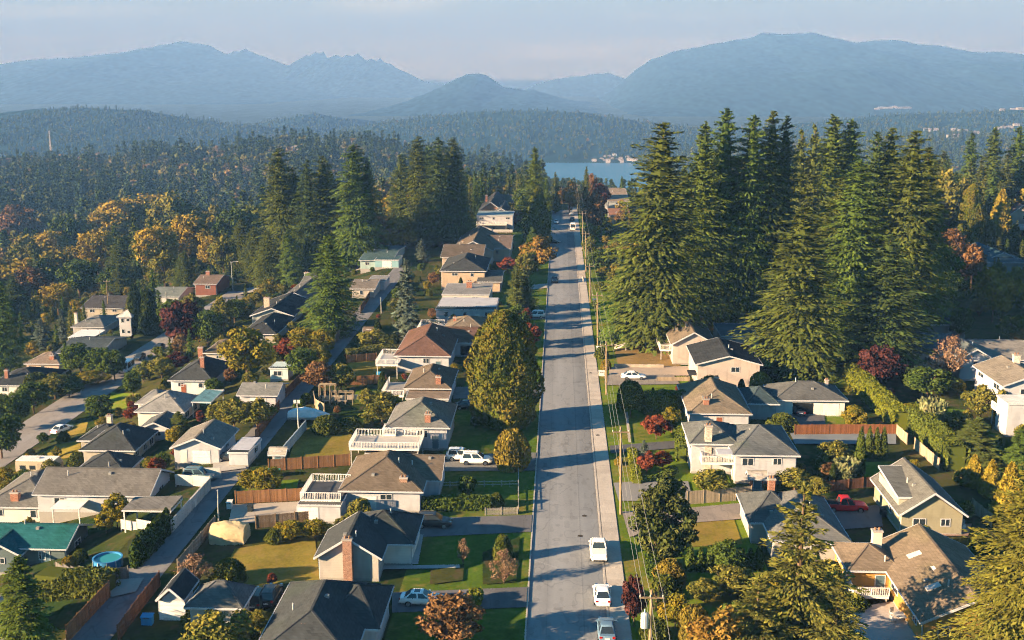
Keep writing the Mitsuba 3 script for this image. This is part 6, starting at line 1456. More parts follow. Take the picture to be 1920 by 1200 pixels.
    ('round_plum', 'purple plum tree at the head of the long hedge', 58.17, 198, 0, 7.92, 8.29),
    ('round_dark', 'round dark green bush right of the plum tree', 64.76, 192.36, 0, 5.31, 8.99),
    ('round_olive', 'olive tree below the white house, left one', 69.48, 179.88, 0, 5.72, 5.44),
    ('round_olive', 'olive tree below the white house, right one', 72.07, 178.52, 0, 5.23, 5.05),
    ('shrub_grass', 'tall grey green pampas clump by the right hedge', 58.58, 170.91, 0, 5.65, 3.52),
    ('fir_c', 'feathery green conifer below the balcony house', 60.24, 156.77, 0, 7.23, 8.34),
    ('cypress_yellow', 'yellow conifer beside the olive house, left one', 56.96, 147.92, 0, 4.6, 2.93),
    ('cypress_yellow', 'yellow conifer beside the olive house, middle one', 57.94, 144.34, 0, 5.1, 3.29),
    ('cypress_yellow', 'yellow conifer beside the olive house, right one', 56.63, 135.03, 0, 7.9, 4.16),
    ('fir_b', 'green conifer at the right edge above the yellow conifers', 63.68, 149.66, 0, 8.08, 5.17),
    ('column', 'slim column cypress at the lawn edge, tallest', 42.02, 150.23, 0, 7.62, 1.64),
    ('column', 'slim column cypress behind, first of three', 45.86, 159.44, 0, 4.92, 1.26),
    ('column', 'slim column cypress behind, second of three', 46.96, 159.48, 0, 4.76, 1.26),
    ('column', 'slim column cypress behind, third of three', 47.98, 159.53, 0, 4.76, 1.18),
    ('round_olive', 'low spreading olive tree in the paved garden', 39.24, 153.17, 0, 4.76, 5.01),
    ('shrub_grass', 'pale grey green bush beside the column cypress', 39.94, 148.66, 0, 3.33, 3.1),
    ('round_dark', 'small dark bush left of the column cypress', 36.87, 151.31, 0, 2.68, 2.4),
    ('cypress_dark', 'small dark cone bush in the garden behind the red pickup', 37.87, 147.94, 0, 3.09, 1.32),
    ('round_olive', 'olive shrubs behind the beige slate roofed house', 32.31, 145.65, 0, 3.05, 5.51),
    ('shrub_green', 'shrub below the carport roof corner', 35.7, 172.41, 0, 2.65, 4.42),
    ('round_yellow', 'small light tree on the carport lawn', 47.07, 172.9, 0, 4.06, 3.91),
    ('dome', 'dome shaped tree with pale stems on the green lawn', 12.02, 178.34, 0, 6.2, 4.06),
    ('round_red', 'small red maple on the green lawn', 15.27, 166.67, 0, 4.13, 3.97),
    ('round_yellow', 'small yellow green tree beside the tan hip roof', 18.06, 170.01, 0, 4.37, 3.37),
    ('blue_spruce', 'tiny blue spruce between the two right hand drives', 12.83, 158.04, 0, 2.8, 1.89),
    ('round_red', 'round red shrub between the drives, left one', 12.63, 151.15, 0, 3.33, 2.87),
    ('round_red', 'round red shrub between the drives, right one', 15.13, 153.04, 0, 2.8, 2.75),
    ('magnolia', 'broad dark glossy tree behind the right pavement', 12.26, 120.75, 0, 11.12, 6.38),
    ('round_olive', 'thin olive tree in front of the large white house', 20.76, 142.76, 0, 3.91, 5.43),
    ('shrub_gold', 'lit golden shrub inside the dark curved hedge', 12.55, 115.47, 0, 2.9, 3.18),
    ('shrub_gold', 'large tan ball shaped shrub at the bottom', 13.67, 102.76, 0, 3.78, 3.07),
    ('round_plum', 'dark red shrub tree beside the bottom utility pole', 7.92, 105.4, 0, 5.72, 2.5),
    ('bare_pink', 'pale pinkish shrub behind the bottom utility pole', 10.69, 107.37, 0, 3.68, 2.32),
    ('round_orange', 'bright orange tree at the bottom edge', 15.76, 96.7, 0, 6.72, 6.51),
    ('round_olive', 'olive shrub in front of the clipped cypress row', 18.76, 113.11, 0, 3.46, 5.31),
    ('shrub_gold', 'small yellow shrub near the lit golden shrub', 12.37, 108.86, 0, 1.69, 1.34),
    ('spruce_open', 'tall open spruce in the right foreground with a visible trunk', 22.81, 99.18, 0, 18.17, 12.78),
    ('spruce_open', 'lower spruce at the left of the tall foreground spruce', 18.56, 96.82, 0, 9.8, 8.52),
    ('spruce_open', 'lower spruce at the right of the tall foreground spruce', 25.97, 97.14, 0, 9.27, 7.52),
    ('fir_near', 'big golden green conifer at the lower right corner', 41.48, 93.34, 0, 23.16, 12.97),
    ('shrub_gold', 'round clipped golden bush at the pink house corner', 35.56, 192.14, 0, 4.28, 3.76),
    ('cypress_dark', 'tiny dark conifer by the pink house wall', 32.47, 192.7, 0, 2.93, 1.7),
    ('round_dark', 'leafy green tree below the giant conifers at the pavement', 12.31, 319.63, 0, 7.14, 7.08),
    ('round_olive', 'olive street tree beside the far pavement', 10.77, 377.53, 0, 7.26, 6.15),
    ('shrub_green', 'clipped dark green bush by the far driveway', 14.13, 351.77, 0, 3.06, 6.75),
    ('round_rust', 'reddish brown cypress right of the far street end', 11.86, 390.61, 0, 16.42, 9.35),
    ('round_orange', 'orange tree at the crest of the street, left', 4.28, 471.23, 0, 12.98, 8.98),
    ('round_red', 'red tree at the crest of the street, right', 17.88, 475.73, 0, 11.73, 7.7),
    ('round_rust', 'rusty tree behind the crest of the street', 14.44, 497.9, -1.61, 15.56, 6.63),
    ('fir_c', 'dark conifer behind the crest poles', 10.78, 471.51, 0, 19.19, 5.84),
    ('fir_b', 'small conifer behind the crest, left one', -5.5, 463.16, 0, 15.84, 6.19),
    ('fir_c', 'small conifer behind the crest, middle one', -1.54, 467.13, 0, 17.28, 5.79),
    ('fir_b', 'lone tiny conifer right of the crest', 27.58, 500.66, -1.86, 14.68, 4.28),
    ('round_red', 'red shrub beside the far white flat house', -15.35, 418.34, 0, 6.62, 6.81),
    ('round_dark', 'dark tree behind the timber gabled house', -13.14, 431.19, 0, 14.4, 9.49),
    ('round_red', 'pink red shrub in front of the tall tan house', -14.75, 318.48, 0, 4.67, 5.23),
    ('gold_tree', 'golden leafy tree of the left wood, at its left end', -255.36, 619.09, -46.94, 30.37, 28.65),
    ('gold_tree', 'golden leafy tree of the left wood, second from its left end', -256.24, 649, -49.51, 37.11, 36.84),
    ('gold_tree', 'golden leafy tree of the left wood, at its middle, crowning it', -245.74, 660.03, -49.55, 37.98, 36.55),
    ('round_olive', 'olive gold tree of the left wood, at the middle right, tallest', -203.07, 580.01, -37.43, 34.48, 29.29),
    ('gold_tree', 'golden leafy tree of the left wood, low in front of the middle', -156.01, 426.02, -21.08, 20.98, 19.73),
    ('gold_tree', 'golden leafy tree of the left wood, low at the left front', -198.01, 467.5, -28.64, 20.79, 20.47),
    ('gold_tree', 'golden leafy tree of the left wood, beside its right end', -151.01, 446.41, -20.18, 21.87, 17.67),
    ('round_olive', 'olive gold tree of the left wood, near the left picture edge', -270.62, 556.65, -44.75, 22.09, 23.33),
    ('round_rust', 'rusty brown tree of the left wood, at the far left, behind', -380.2, 769.81, -63.66, 32.12, 30.38),
    ('gold_tree', 'golden leafy tree of the left wood, left, behind the brown hip roofs', -261.53, 561.37, -44.11, 23.61, 22.37),
    ('round_dark', 'dark leafy tree of the left wood, left of the golden crowns', -274.96, 610.72, -48.15, 30.06, 20.68),
    ('round_olive', 'olive gold tree of the left wood, right, above the brick house', -191.55, 607.72, -38.09, 25.16, 20.41),
    ('round_dark', 'dark leafy tree of the left wood, right, beside the centre conifers', -133.72, 452.14, -16.55, 19.84, 15.18),
    ('round_olive', 'olive gold tree of the left wood, right, low behind the brick house', -116.98, 381.42, -13, 15.02, 10.72),
    ('gold_tree', 'golden leafy tree of the left wood, right, small and bright', -133.29, 418.32, -16.46, 13.37, 11.03),
    ('round_dark', 'dark leafy tree of the left wood, behind the dark gabled roofs', -177.7, 401.42, -24.99, 15.03, 15.95),
    ('round_rust', 'rusty brown tree of the left wood, at the left edge, in front', -200.86, 411.21, -29.16, 14.44, 14.05),
    ('gold_tree', 'golden leafy tree of the left wood, above the grey chimney house', -169.85, 365.96, -23.57, 11.06, 13.71),
    ('fir_c', 'dark conifer of the left wood, between the crowns and the brick house', -124.71, 364.5, -14.64, 13.55, 12.35),
    ('fir_c', 'dark conifer of the left wood, in front of the golden crowns', -165.49, 411.85, -22.79, 20.39, 15.38),
    ('fir_b', 'dark conifer of the left wood, beside the left edge conifer', -187.62, 371.48, -26.77, 14.99, 12.74),
    ('round_olive', 'olive gold tree of the left wood, behind the grey green roof', -136.71, 377.6, -17.18, 14.05, 11.95),
    ('round_dark', 'dark leafy tree of the left wood, over the dark gabled house', -157.17, 383.27, -21.29, 11.48, 10.87),
    ('fir_c', 'dark conifer of the left wood, left of the centre group', -116.7, 403.97, -12.94, 17.79, 13.59),
    ('fir_c', 'dark conifer of the left wood, at the foot of the centre group', -102.7, 370.71, -11.02, 17.28, 12.49),
    ('round_dark', 'dark tree at the left edge beyond the left street', -104.14, 201.11, -11.04, 7.53, 7.76),
    ('round_dark', 'second dark tree beyond the left street, right of the edge one', -105.17, 212.01, -11.06, 6.67, 6.86),
    ('round_dark', 'dark tree at the left edge above the long house', -98.02, 184.42, -10.96, 8.35, 7.54),
    ('round_olive', 'olive tree beside the white hip house at the left edge', -105.48, 222.41, -11.06, 5.56, 6.73),
    ('round_dark', 'dark tree beside the white van', -98.9, 237.78, -10.97, 6.99, 5.95),
    ('shrub_green', 'dark hedge bush at the left street bend', -113.93, 231.98, -12.36, 4.23, 5.84),
    ('round_dark', 'dark bush between the left street and the white hip house', -103.03, 223.61, -11.03, 3.85, 6.31),
    ('round_dark', 'dark tree behind the copper beech', -97.8, 275.36, -10.95, 11.13, 8.19),
    ('round_dark', 'dark leafy tree right of the copper beech', -84.52, 259.83, -8.51, 9.21, 7.73),
    ('round_olive', 'olive tree at the cross street corner', -86.54, 279.68, -9.02, 9.15, 6.91),
    ('round_dark', 'dark tree beside the cross street lamp', -86.57, 289.5, -9.02, 6.54, 6.57),
    ('fir_c', 'dark conifer left of the grey green roof', -154.18, 380.63, -20.75, 11.4, 9.38),
    ('round_olive', 'olive shrub tree below the brick house', -102.18, 301.55, -11.02, 7.88, 6.55),
    ('fir_c', 'dark conifer above the low teal roof, left', 89.4, 273.89, 0, 9.95, 9.18),
    ('round_dark', 'dark tree above the low teal roof, right', 94.2, 270.82, 0, 9.84, 8.55),
    ('round_dark', 'dark tree between the teal roofs and the birch', 85.57, 236.36, 0, 7.53, 5.69),
    ('round_olive', 'olive tree right of the birch with a pale trunk', 116.41, 285.34, 0, 8.25, 8.15),
    ('round_dark', 'dark tree at the right edge above the white gable', 96.93, 236.84, 0, 5.8, 6.82),
    ('round_olive', 'olive tree beside the white caravan', 137.69, 368.34, 0, 12.21, 8.7),
    ('round_rust', 'brown tree behind the right hand dark trees', 116.4, 335.39, 0, 11.2, 9.55),
    ('fir_b', 'conifer right behind the giant group', 109.24, 335.08, 0, 12.78, 9.55),
    ('round_olive', 'low olive bush on the garden lawn', 37.53, 149.61, 0, 2.5, 2.97),
    ('round_olive', 'olive bush left of the foreground spruces', 15.77, 111.21, 0, 2.75, 3.41),
    ('round_yellow', 'yellow green bush behind the foreground spruces', 22.59, 111.5, 0, 3.05, 3.98),
    ('round_olive', 'olive bush beside the skylight house fence', 28.85, 114.31, 0, 2.49, 3.48),
    ('shrub_gold', 'golden bush by the skylight house corner', 32.28, 117.8, 0, 1.72, 2.15),
    ('shrub_green', 'clipped bush in front of the yellow porch', 31.36, 110.64, 0, 1.52, 2.81),
    ('round_yellow', 'small yellow bush by the tan ball shrub', 13.02, 104.05, 0, 2.32, 2.14),
    ('shrub_green', 'green bush at the foot of the bottom pole', 9.98, 102.82, 0, 2.3, 2.65),
    ('round_dark', 'dark bush at the head of the right lawn', 63.87, 201.15, 0, 3.02, 3.91),
    ('round_olive', 'olive bush on the right hand shaded lawn', 62.82, 172.46, 0, 3.51, 5.07),
    ('round_yellow', 'bright bush beside the long hedge', 56.5, 176.41, 0, 3.59, 4.32),
    ('round_dark', 'dark bush before the right edge houses', 84.39, 209.66, 0, 3.65, 4.05),
    ('round_dark', 'leafy tree behind the huge golden cypress', -8.5, 228, 0.1, 9, 5),
    ('fir_c', 'dark conifer between the left kerb and the pale flat roof', -10, 262, 0.1, 12, 6),
    ('round_olive', 'olive tree just before the round orange tree', -9, 300, 0.1, 9, 6),
    ('fir_b', 'dark conifer beside the round orange tree', -8, 322, 0.1, 13, 6),
    ('round_dark', 'leafy tree just beyond the round orange tree', -9.5, 372, 0.1, 12, 6),
    ('round_yellow', 'yellow tree on the far left verge', -8.5, 398, 0.1, 10, 5),
    ('fir_b', 'conifer on the far left verge near the crest', -10, 430, 0.1, 13, 6),
    ('round_rust', 'rusty tree on the left verge at the crest', -9, 455, 0.1, 10, 6),
    ('fir_c', 'young conifer hidden behind the huge golden cypress', -11, 214, 0.1, 7, 4),
    ('round_red', 'small red tree beside the silver minivan', -7.5, 243, 0.1, 5, 4),
]
REGIONS = [
    (-330, -116, 318, 520, 8.6, 0.28, 1, 14, 23),
    (-430, -60, 520, 760, 9, 0.34, 2, 15, 24),
    (-56, -14, 430, 520, 6.4, 0.5, 1, 9, 15),
    (-60, -12, 515, 760, 7.5, 0.45, 2, 9, 17),
    (-940, 60, 760, 1640, 11, 0.46, 2, 15, 27),
    (16, 40, 470, 600, 6.5, 0.4, 1, 5, 9),
    (95, 300, 305, 520, 7.2, 0.66, 1, 12, 23),
    (60, 420, 520, 760, 8.5, 0.6, 2, 9, 16),
    (-94, -54, 345, 470, 6.5, 0.5, 1, 9, 18),
    (60, 110, 330, 470, 7, 0.85, 1, 14, 24),
    (-113.5, -107, 118, 245, 6.5, 0.3, 1, 7.5, 10.5),
    (-160, -135, 150, 318, 9, 0.4, 1, 8, 15),
    (-118, -100, 352, 430, 7, 0.5, 1, 8, 15),
    (-94, -84, 235, 335, 6.5, 0.4, 1, 5, 9),
    (74, 160, 258, 335, 8, 0.45, 1, 5, 11),
    (10, 26, 300, 470, 7.5, 0.35, 1, 3, 8),
]
def cards(cen, ax, nor, ln, wd, col, spread=0.22):
    """diamond clumps with a given long axis and normal"""
    n = len(cen)
    ax = ax / (np.linalg.norm(ax, axis=1, keepdims=True) + 1e-9)
    b = np.cross(nor, ax)
    b /= np.linalg.norm(b, axis=1, keepdims=True) + 1e-9
    nn = np.cross(ax, b)
    ln, wd = np.broadcast_to(ln, (n,))[:, None], np.broadcast_to(wd, (n,))[:, None]
    v = np.stack([cen - ax * ln / 2, cen + b * wd / 2 - nn * wd * .22, cen + ax * ln / 2 - nn * wd * .2, cen - b * wd / 2 - nn * wd * .22], 1).reshape(-1, 3)
    k = np.arange(n)[:, None] * 4
    c = col * (1 + R.uniform(-spread, spread, (n, 1))) * (1 + R.uniform(-.06, .06, (n, 3)))
    return v, np.vstack([k + [0, 1, 2], k + [0, 2, 3]]), np.repeat(np.clip(c, .004, .9), 4, axis=0)


def conifer(H, Rb, whorls, per, col, step=.55, up=.12, droop=.42, base=.05, power=.8, ln=.95, wd=.42, gap=0.0, side=.33, tip=(1.35, 1.3, 1.1), trunk_r=.32):
    """a conifer H metres tall: whorls of drooping boughs, each set with flat sprays of needles"""
    cen, ax, nor, cl = [], [], [], []
    lob = R.uniform(0, 6.28, 3)
    for w in range(whorls):
        t = (w + R.uniform(0, .6)) / whorls
        zw = H * (base + (1 - base) * t ** .92)
        rr = Rb * (1 - t) ** power * min(1, .68 + 2.2 * t) * R.uniform(.78, 1.12) + .12
        ph = R.uniform(0, 6.28)
        for i in range(per if t < .8 else max(4, per - 3)):
            if R.random() < gap:
                continue
            a = ph + i * 6.283 / per + R.uniform(-.3, .3)
            r = rr * R.uniform(.55, 1.18) * (1 + .13 * math.sin(2 * a + lob[0] + t * 5) + .1 * math.sin(3 * a + lob[1] - t * 9))
            d = np.array([math.cos(a), math.sin(a), 0])
            q = np.array([-d[1], d[0], 0])
            z0 = zw + R.uniform(-.9, .9) * H / whorls
            m = max(2, int(r / step))
            s = (np.arange(m) + R.uniform(.2, .9, m)) / m
            s = s ** .75
            lift, dr_ = up * R.uniform(.5, 1.5) + .45 * t, droop * R.uniform(.7, 1.3) * (1 - .5 * t)
            for sd in ((-1, -.5, 0, .5, 1) if step < .35 else (-1, 0, 1)):
                off = sd * side * r * s * (1 - s * .75) * 1.6 * R.uniform(.6, 1.2, m)
                p = np.array([0, 0, z0]) + d * (r * s)[:, None] + q * off[:, None] + np.array([0, 0, 1]) * (r * (lift * s - dr_ * s * s) - np.abs(off) * .25 + R.uniform(-.1, .1, m))[:, None]
                tan = d * 1.0 + q * sd * .8 + np.array([0, 0, 1]) * (lift - 2 * dr_ * s)[:, None] + R.normal(0, .22, (m, 3))
                cen.append(p)
                ax.append(tan)
                nor.append(np.array([0, 0, 1.0]) + d * .85 * s[:, None] + q * sd * .3 + R.normal(0, .28, (m, 3)))
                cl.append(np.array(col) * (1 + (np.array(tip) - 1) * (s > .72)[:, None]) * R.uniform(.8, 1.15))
    # leader
    m = 10
    cen.append(np.stack([R.normal(0, .1, m), R.normal(0, .1, m), H * R.uniform(.95, 1.0, m)], 1))
    ax.append(np.tile([0, 0, 1.0], (m, 1)) + R.normal(0, .3, (m, 3)))
    nor.append(R.normal(0, 1, (m, 3)))
    cl.append(np.tile(col, (m, 1)))
    cen = np.vstack(cen)
    n = len(cen)
    sc = R.uniform(.7, 1.3, n)
    crown = [cards(cen, np.vstack(ax), np.vstack(nor), ln * sc, wd * sc, np.vstack(cl))]
    if not gap:  # darkened inner cone added to block light leaking through the crown
        ts = np.linspace(.02, .93, 9)
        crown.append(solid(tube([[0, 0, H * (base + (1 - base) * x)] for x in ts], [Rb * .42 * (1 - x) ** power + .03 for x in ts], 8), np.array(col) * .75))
    tr = tube([[0, 0, -1], [0, 0, H * .3], [.05, 0, H * .7], [0, 0, H * .98]], [trunk_r * 1.2, trunk_r, trunk_r * .5, .04], 7)
    return crown, tr


def broad(H, Rw, col, col2, clusters=56, leaves=80, size=.26, trunk=.22, shape=1.0, openness=0.0, hue=.5):
    """a round crowned tree: limbs that end in clusters of leaves"""
    z0 = H * trunk
    hc, rz = (H + z0) / 2, (H - z0) / 2
    parts, limbs = [], []
    lob = R.uniform(0, 6.28, 2)
    pts = []
    while len(pts) < clusters:
        p = R.uniform(-1, 1, 3)
        n = np.linalg.norm(p)
        if n > 1 or n < .45 * R.random() + .3:
            continue
        a = math.atan2(p[1], p[0])
        k = (1 + .18 * math.sin(2 * a + lob[0]) + .14 * math.sin(3 * a + lob[1] + p[2] * 3)) * (1 - .25 * max(0, p[2]) * shape)
        pts.append(np.array([p[0] * Rw * k * .86, p[1] * Rw * k * .86, hc + p[2] * rz * .9]))
    fork = np.array([0, 0, z0 * 1.1])
    for i, c in enumerate(pts):
        r = Rw * R.uniform(.2, .34)
        m = int(leaves * R.uniform(.6, 1.3))
        d = R.normal(0, 1, (m, 3))
        d /= np.linalg.norm(d, axis=1, keepdims=True)
        cen = c + d * (r * R.uniform(.55, 1.1, m))[:, None] * [1, 1, .8]
        cc = np.array(col) * (1 - hue * R.random()) + np.array(col2) * 0 if False else np.array(col) + (np.array(col2) - np.array(col)) * np.clip(R.normal(.4, .35), 0, 1)
        parts.append(leaf_cards(cen, d + [0, 0, .3], size, np.tile(cc, (m, 1)) * R.uniform(.8, 1.2, (m, 1)), jit=.6))
        if i % (1 if openness else 4) == 0:
            mid = (fork + c) / 2 + [0, 0, Rw * .12]
            limbs.append(tube([fork - [0, 0, .4], mid, c], [H * .014, H * .008, .03], 5))
    tr = MB(tube([[0, 0, -.6], [.05, 0, z0 * .6], [0, 0, z0 * 1.3]], [H * .026, H * .02, H * .014], 7), *limbs)
    return parts, tr


def shell(H, Rw, col, col2, n=5200, size=.3, profile=lambda t: (1 - t) ** .6, trunk=.04, lump=.3, core=True):
    """a dense cypress or clipped bush: upright sprays over its outline"""
    t = R.uniform(0, 1, n) ** 1.15
    a = R.uniform(0, 6.283, n)
    pr = np.array([profile(x) for x in t])
    q = np.stack([np.cos(a) * 1.6, np.sin(a) * 1.6, t * H / Rw * .9], 1) + R.uniform(0, 50)
    lm = meshkit.fbm(q * 1.3, 3, seed=int(R.integers(99)))
    r = Rw * pr * (1 - lump + lump * 2 * lm) * np.where(R.random(n) < .25, R.uniform(.6, .95, n), 1)
    z = H * (trunk + (1 - trunk) * t)
    out = np.stack([np.cos(a), np.sin(a), t * 0], 1)
    cen = np.stack([r * np.cos(a), r * np.sin(a), z], 1)
    ax = out * .5 + [0, 0, 1.0] + R.normal(0, .4, (n, 3))
    mixk = np.clip((lm - .35) * 2.2 + R.normal(0, .2, n), 0, 1)[:, None]
    col = np.array(col) * (1 - mixk) + np.array(col2) * mixk
    s = size * R.uniform(.6, 1.5, n)
    parts = [cards(cen, ax, out + R.normal(0, .5, (n, 3)) + [0, 0, .4], s * 1.8, s, col)]
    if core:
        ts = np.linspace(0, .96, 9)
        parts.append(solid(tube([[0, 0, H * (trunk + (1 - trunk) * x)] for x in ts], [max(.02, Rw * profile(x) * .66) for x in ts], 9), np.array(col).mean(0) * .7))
    tr = tube([[0, 0, -.5], [0, 0, H * .5]], [H * .02, H * .01], 6)
    return parts, tr


FIR, FIR2 = (.057, .093, .02), (.069, .10, .02)
proto = {}


def species(key, made, H, W):
    crown, tr = made
    scene['kind_' + key] = {'type': 'shapegroup', 'crown': leaf_put(None, crown), 'trunk': mikit.ply(tr, 'bark', smooth=False)}
    proto[key] = (H, W)


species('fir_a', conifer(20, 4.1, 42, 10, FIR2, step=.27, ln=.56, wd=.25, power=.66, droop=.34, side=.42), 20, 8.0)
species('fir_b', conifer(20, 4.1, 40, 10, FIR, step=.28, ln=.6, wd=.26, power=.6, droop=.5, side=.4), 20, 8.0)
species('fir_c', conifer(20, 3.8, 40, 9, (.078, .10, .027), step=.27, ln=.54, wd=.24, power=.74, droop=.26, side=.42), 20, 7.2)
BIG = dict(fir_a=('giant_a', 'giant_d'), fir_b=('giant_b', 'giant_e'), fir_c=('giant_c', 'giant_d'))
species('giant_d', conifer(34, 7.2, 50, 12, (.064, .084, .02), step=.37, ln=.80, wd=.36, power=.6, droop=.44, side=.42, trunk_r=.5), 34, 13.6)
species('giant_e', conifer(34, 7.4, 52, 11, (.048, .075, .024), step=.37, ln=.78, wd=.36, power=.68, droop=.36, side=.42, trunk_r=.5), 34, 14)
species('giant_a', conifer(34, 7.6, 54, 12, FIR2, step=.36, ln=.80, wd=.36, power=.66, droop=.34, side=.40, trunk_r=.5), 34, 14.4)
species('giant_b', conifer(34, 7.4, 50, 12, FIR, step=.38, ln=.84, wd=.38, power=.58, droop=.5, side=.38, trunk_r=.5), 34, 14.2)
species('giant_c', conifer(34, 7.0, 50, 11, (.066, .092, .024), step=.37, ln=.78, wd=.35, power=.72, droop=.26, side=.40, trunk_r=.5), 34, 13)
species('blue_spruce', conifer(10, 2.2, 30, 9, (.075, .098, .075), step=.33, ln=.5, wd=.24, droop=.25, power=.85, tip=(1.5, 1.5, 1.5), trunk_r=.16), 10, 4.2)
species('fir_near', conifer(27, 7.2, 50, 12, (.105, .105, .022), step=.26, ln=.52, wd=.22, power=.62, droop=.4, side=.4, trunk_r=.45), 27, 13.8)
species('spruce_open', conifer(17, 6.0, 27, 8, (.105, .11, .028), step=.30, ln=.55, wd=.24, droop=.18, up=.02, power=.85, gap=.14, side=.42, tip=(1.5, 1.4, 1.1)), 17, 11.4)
species('cypress_green', shell(10, 2.2, (.06, .08, .014), (.12, .13, .02), profile=lambda t: (1 - t) ** .55 * min(1, .6 + t * 4)), 10, 4.2)
species('cypress_gold', shell(18, 5.0, (.068, .092, .015), (.16, .125, .022), n=15000, size=.28, profile=lambda t: min(1, .70 + t * 1.2) * (1 - t ** 2.6) ** .5, lump=.5), 18, 10)
species('cypress_yellow', shell(8, 1.7, (.20, .165, .024), (.33, .25, .034), n=3600, profile=lambda t: (1 - t) ** .7 * min(1, .7 + t * 3)), 8, 3.2)
species('cypress_dark', shell(9, 1.9, (.028, .045, .012), (.05, .07, .018), profile=lambda t: (1 - t) ** .5), 9, 3.6)
species('column', shell(6, .62, (.05, .075, .014), (.10, .12, .02), n=1500, size=.17, profile=lambda t: min(1, .75 + t * 2) * (1 - t ** 3)), 6, 1.3)
species('dome', shell(5, 1.8, (.05, .07, .012), (.095, .11, .02), n=3200, size=.17, profile=lambda t: math.sqrt(max(0, 1 - (t * 1.04 - .12) ** 2)) if t < .97 else .1, trunk=.3, lump=.15), 5, 3.4)
species('shrub_gold', shell(3, 1.7, (.12, .10, .02), (.24, .18, .03), n=2600, size=.16, profile=lambda t: math.sqrt(max(.02, 1 - (t * 1.5 - .55) ** 2 * 1.05)), lump=.3), 3, 3.3)
species('shrub_green', shell(3, 1.7, (.055, .075, .014), (.12, .13, .025), n=2400, size=.2, profile=lambda t: math.sqrt(max(.02, 1 - (t * 1.5 - .55) ** 2 * 1.05)), lump=.5), 3, 3.3)
species('shrub_grass', shell(4, 1.6, (.12, .14, .06), (.22, .22, .11), n=1800, size=.3, profile=lambda t: .5 + .5 * t, lump=.4, core=False), 4, 3)
species('round_dark', broad(8, 3.6, (.042, .07, .014), (.075, .105, .02), 64, 80), 8, 7)
species('round_olive', broad(8, 3.6, (.085, .10, .02), (.17, .15, .03), 56, 66), 8, 7)
species('round_yellow', broad(8, 3.6, (.11, .11, .015), (.26, .19, .022), 60, 74), 8, 7)
species('round_orange', broad(8, 3.6, (.17, .115, .026), (.28, .155, .036), 66, 84), 8, 7)
species('gold_tree', broad(12, 5.0, (.19, .15, .026), (.33, .235, .036), 80, 90, size=.3), 12, 9.8)
species('round_rust', broad(8, 3.6, (.11, .062, .028), (.21, .115, .05), 54, 62, openness=1), 8, 7)
species('round_red', broad(5, 2.3, (.11, .028, .018), (.20, .06, .028), 46, 64, size=.2), 5, 4.4)
species('round_plum', broad(7, 3.2, (.035, .014, .015), (.085, .032, .028), 60, 76), 7, 6.3)
species('bare_pink', broad(6, 2.5, (.17, .10, .065), (.26, .17, .11), 46, 26, size=.15, openness=1, trunk=.15), 6, 5)
species('magnolia', broad(12, 3.9, (.045, .06, .016), (.10, .105, .03), 90, 84, size=.3, trunk=.06, shape=1.3), 12, 7.4)
for i, (c1, tp) in enumerate(((FIR, 1.0), ((.065, .085, .024), 1.1), ((.09, .10, .022), 1.0))):
    species(f'wood_fir_{"abc"[i]}', conifer(18, 3.5, 20, 8, c1, step=.8, ln=1.3, wd=.65, power=.66), 18, 6.6)
for i, (c1, c2) in enumerate((((.12, .11, .022), (.22, .17, .03)), ((.20, .155, .024), (.33, .23, .034)), ((.07, .09, .02), (.12, .13, .026)), ((.15, .095, .04), (.24, .15, .055)))):
    species(f'wood_round_{"abcd"[i]}', broad(13, 4.2, c1, c2, 44, 44, size=.46, trunk=.10), 13, 8)
far = {}
for i, c1 in enumerate(((.045, .078, .032), (.052, .088, .034), (.066, .092, .03))):
    made = conifer(18, 3.4, 8, 5, c1, step=1.9, ln=3.2, wd=1.7, side=.25, tip=(1.1, 1.1, 1))
    scene[f'kind_far_fir_{"abc"[i]}'] = {'type': 'shapegroup', 'tree': leaf_put(None, made[0] + [solid(tube([[0, 0, 0], [0, 0, 4], [0, 0, 17]], [.3, 1.5, .1], 5), np.array(c1) * .8)])}
for i, (c1, c2) in enumerate((((.10, .105, .035), (.18, .155, .05)), ((.07, .09, .028), (.12, .13, .035)), ((.16, .11, .055), (.24, .17, .075)))):
    made = broad(13, 4.4, c1, c2, 24, 15, size=.95, trunk=.06)
    scene[f'kind_far_round_{"abc"[i]}'] = {'type': 'shapegroup', 'tree': leaf_put(None, made[0])}


def plant(key, kind, x, y, z, h, w):
    H, W = proto[kind]
    s = w / W
    scene[key] = {'type': 'instance', 'group': {'type': 'ref', 'id': 'kind_' + kind}, 'to_world': T().translate([x, y, z - .1]).rotate([0, 0, 1], float(R.uniform(0, 360))).rotate([1, 0, 0], float(R.uniform(-1.5, 1.5))).scale([s, s * float(R.uniform(.94, 1.06)), h / H])}


def stem_of(kind):
    if kind.startswith(('fir', 'blue', 'spruce')):
        return 'conifer'
    if kind.startswith(('cypress', 'column')):
        return 'cypress'
    return 'shrub' if kind.startswith('shrub') else 'tree'


for kind, label, x, y, z, h, w in TREES:
    k = tag(name(stem_of(kind)), label, 'shrub' if kind.startswith('shrub') else 'tree')
    plant(k, BIG[kind][int(R.random() < .4)] if kind in BIG and w > 9.5 and y < 420 else kind, x, y, z, h, w * (1.3 if 'giant' in label else 1.25 if 'centre left' in label or 'far conifer behind' in label else 1))

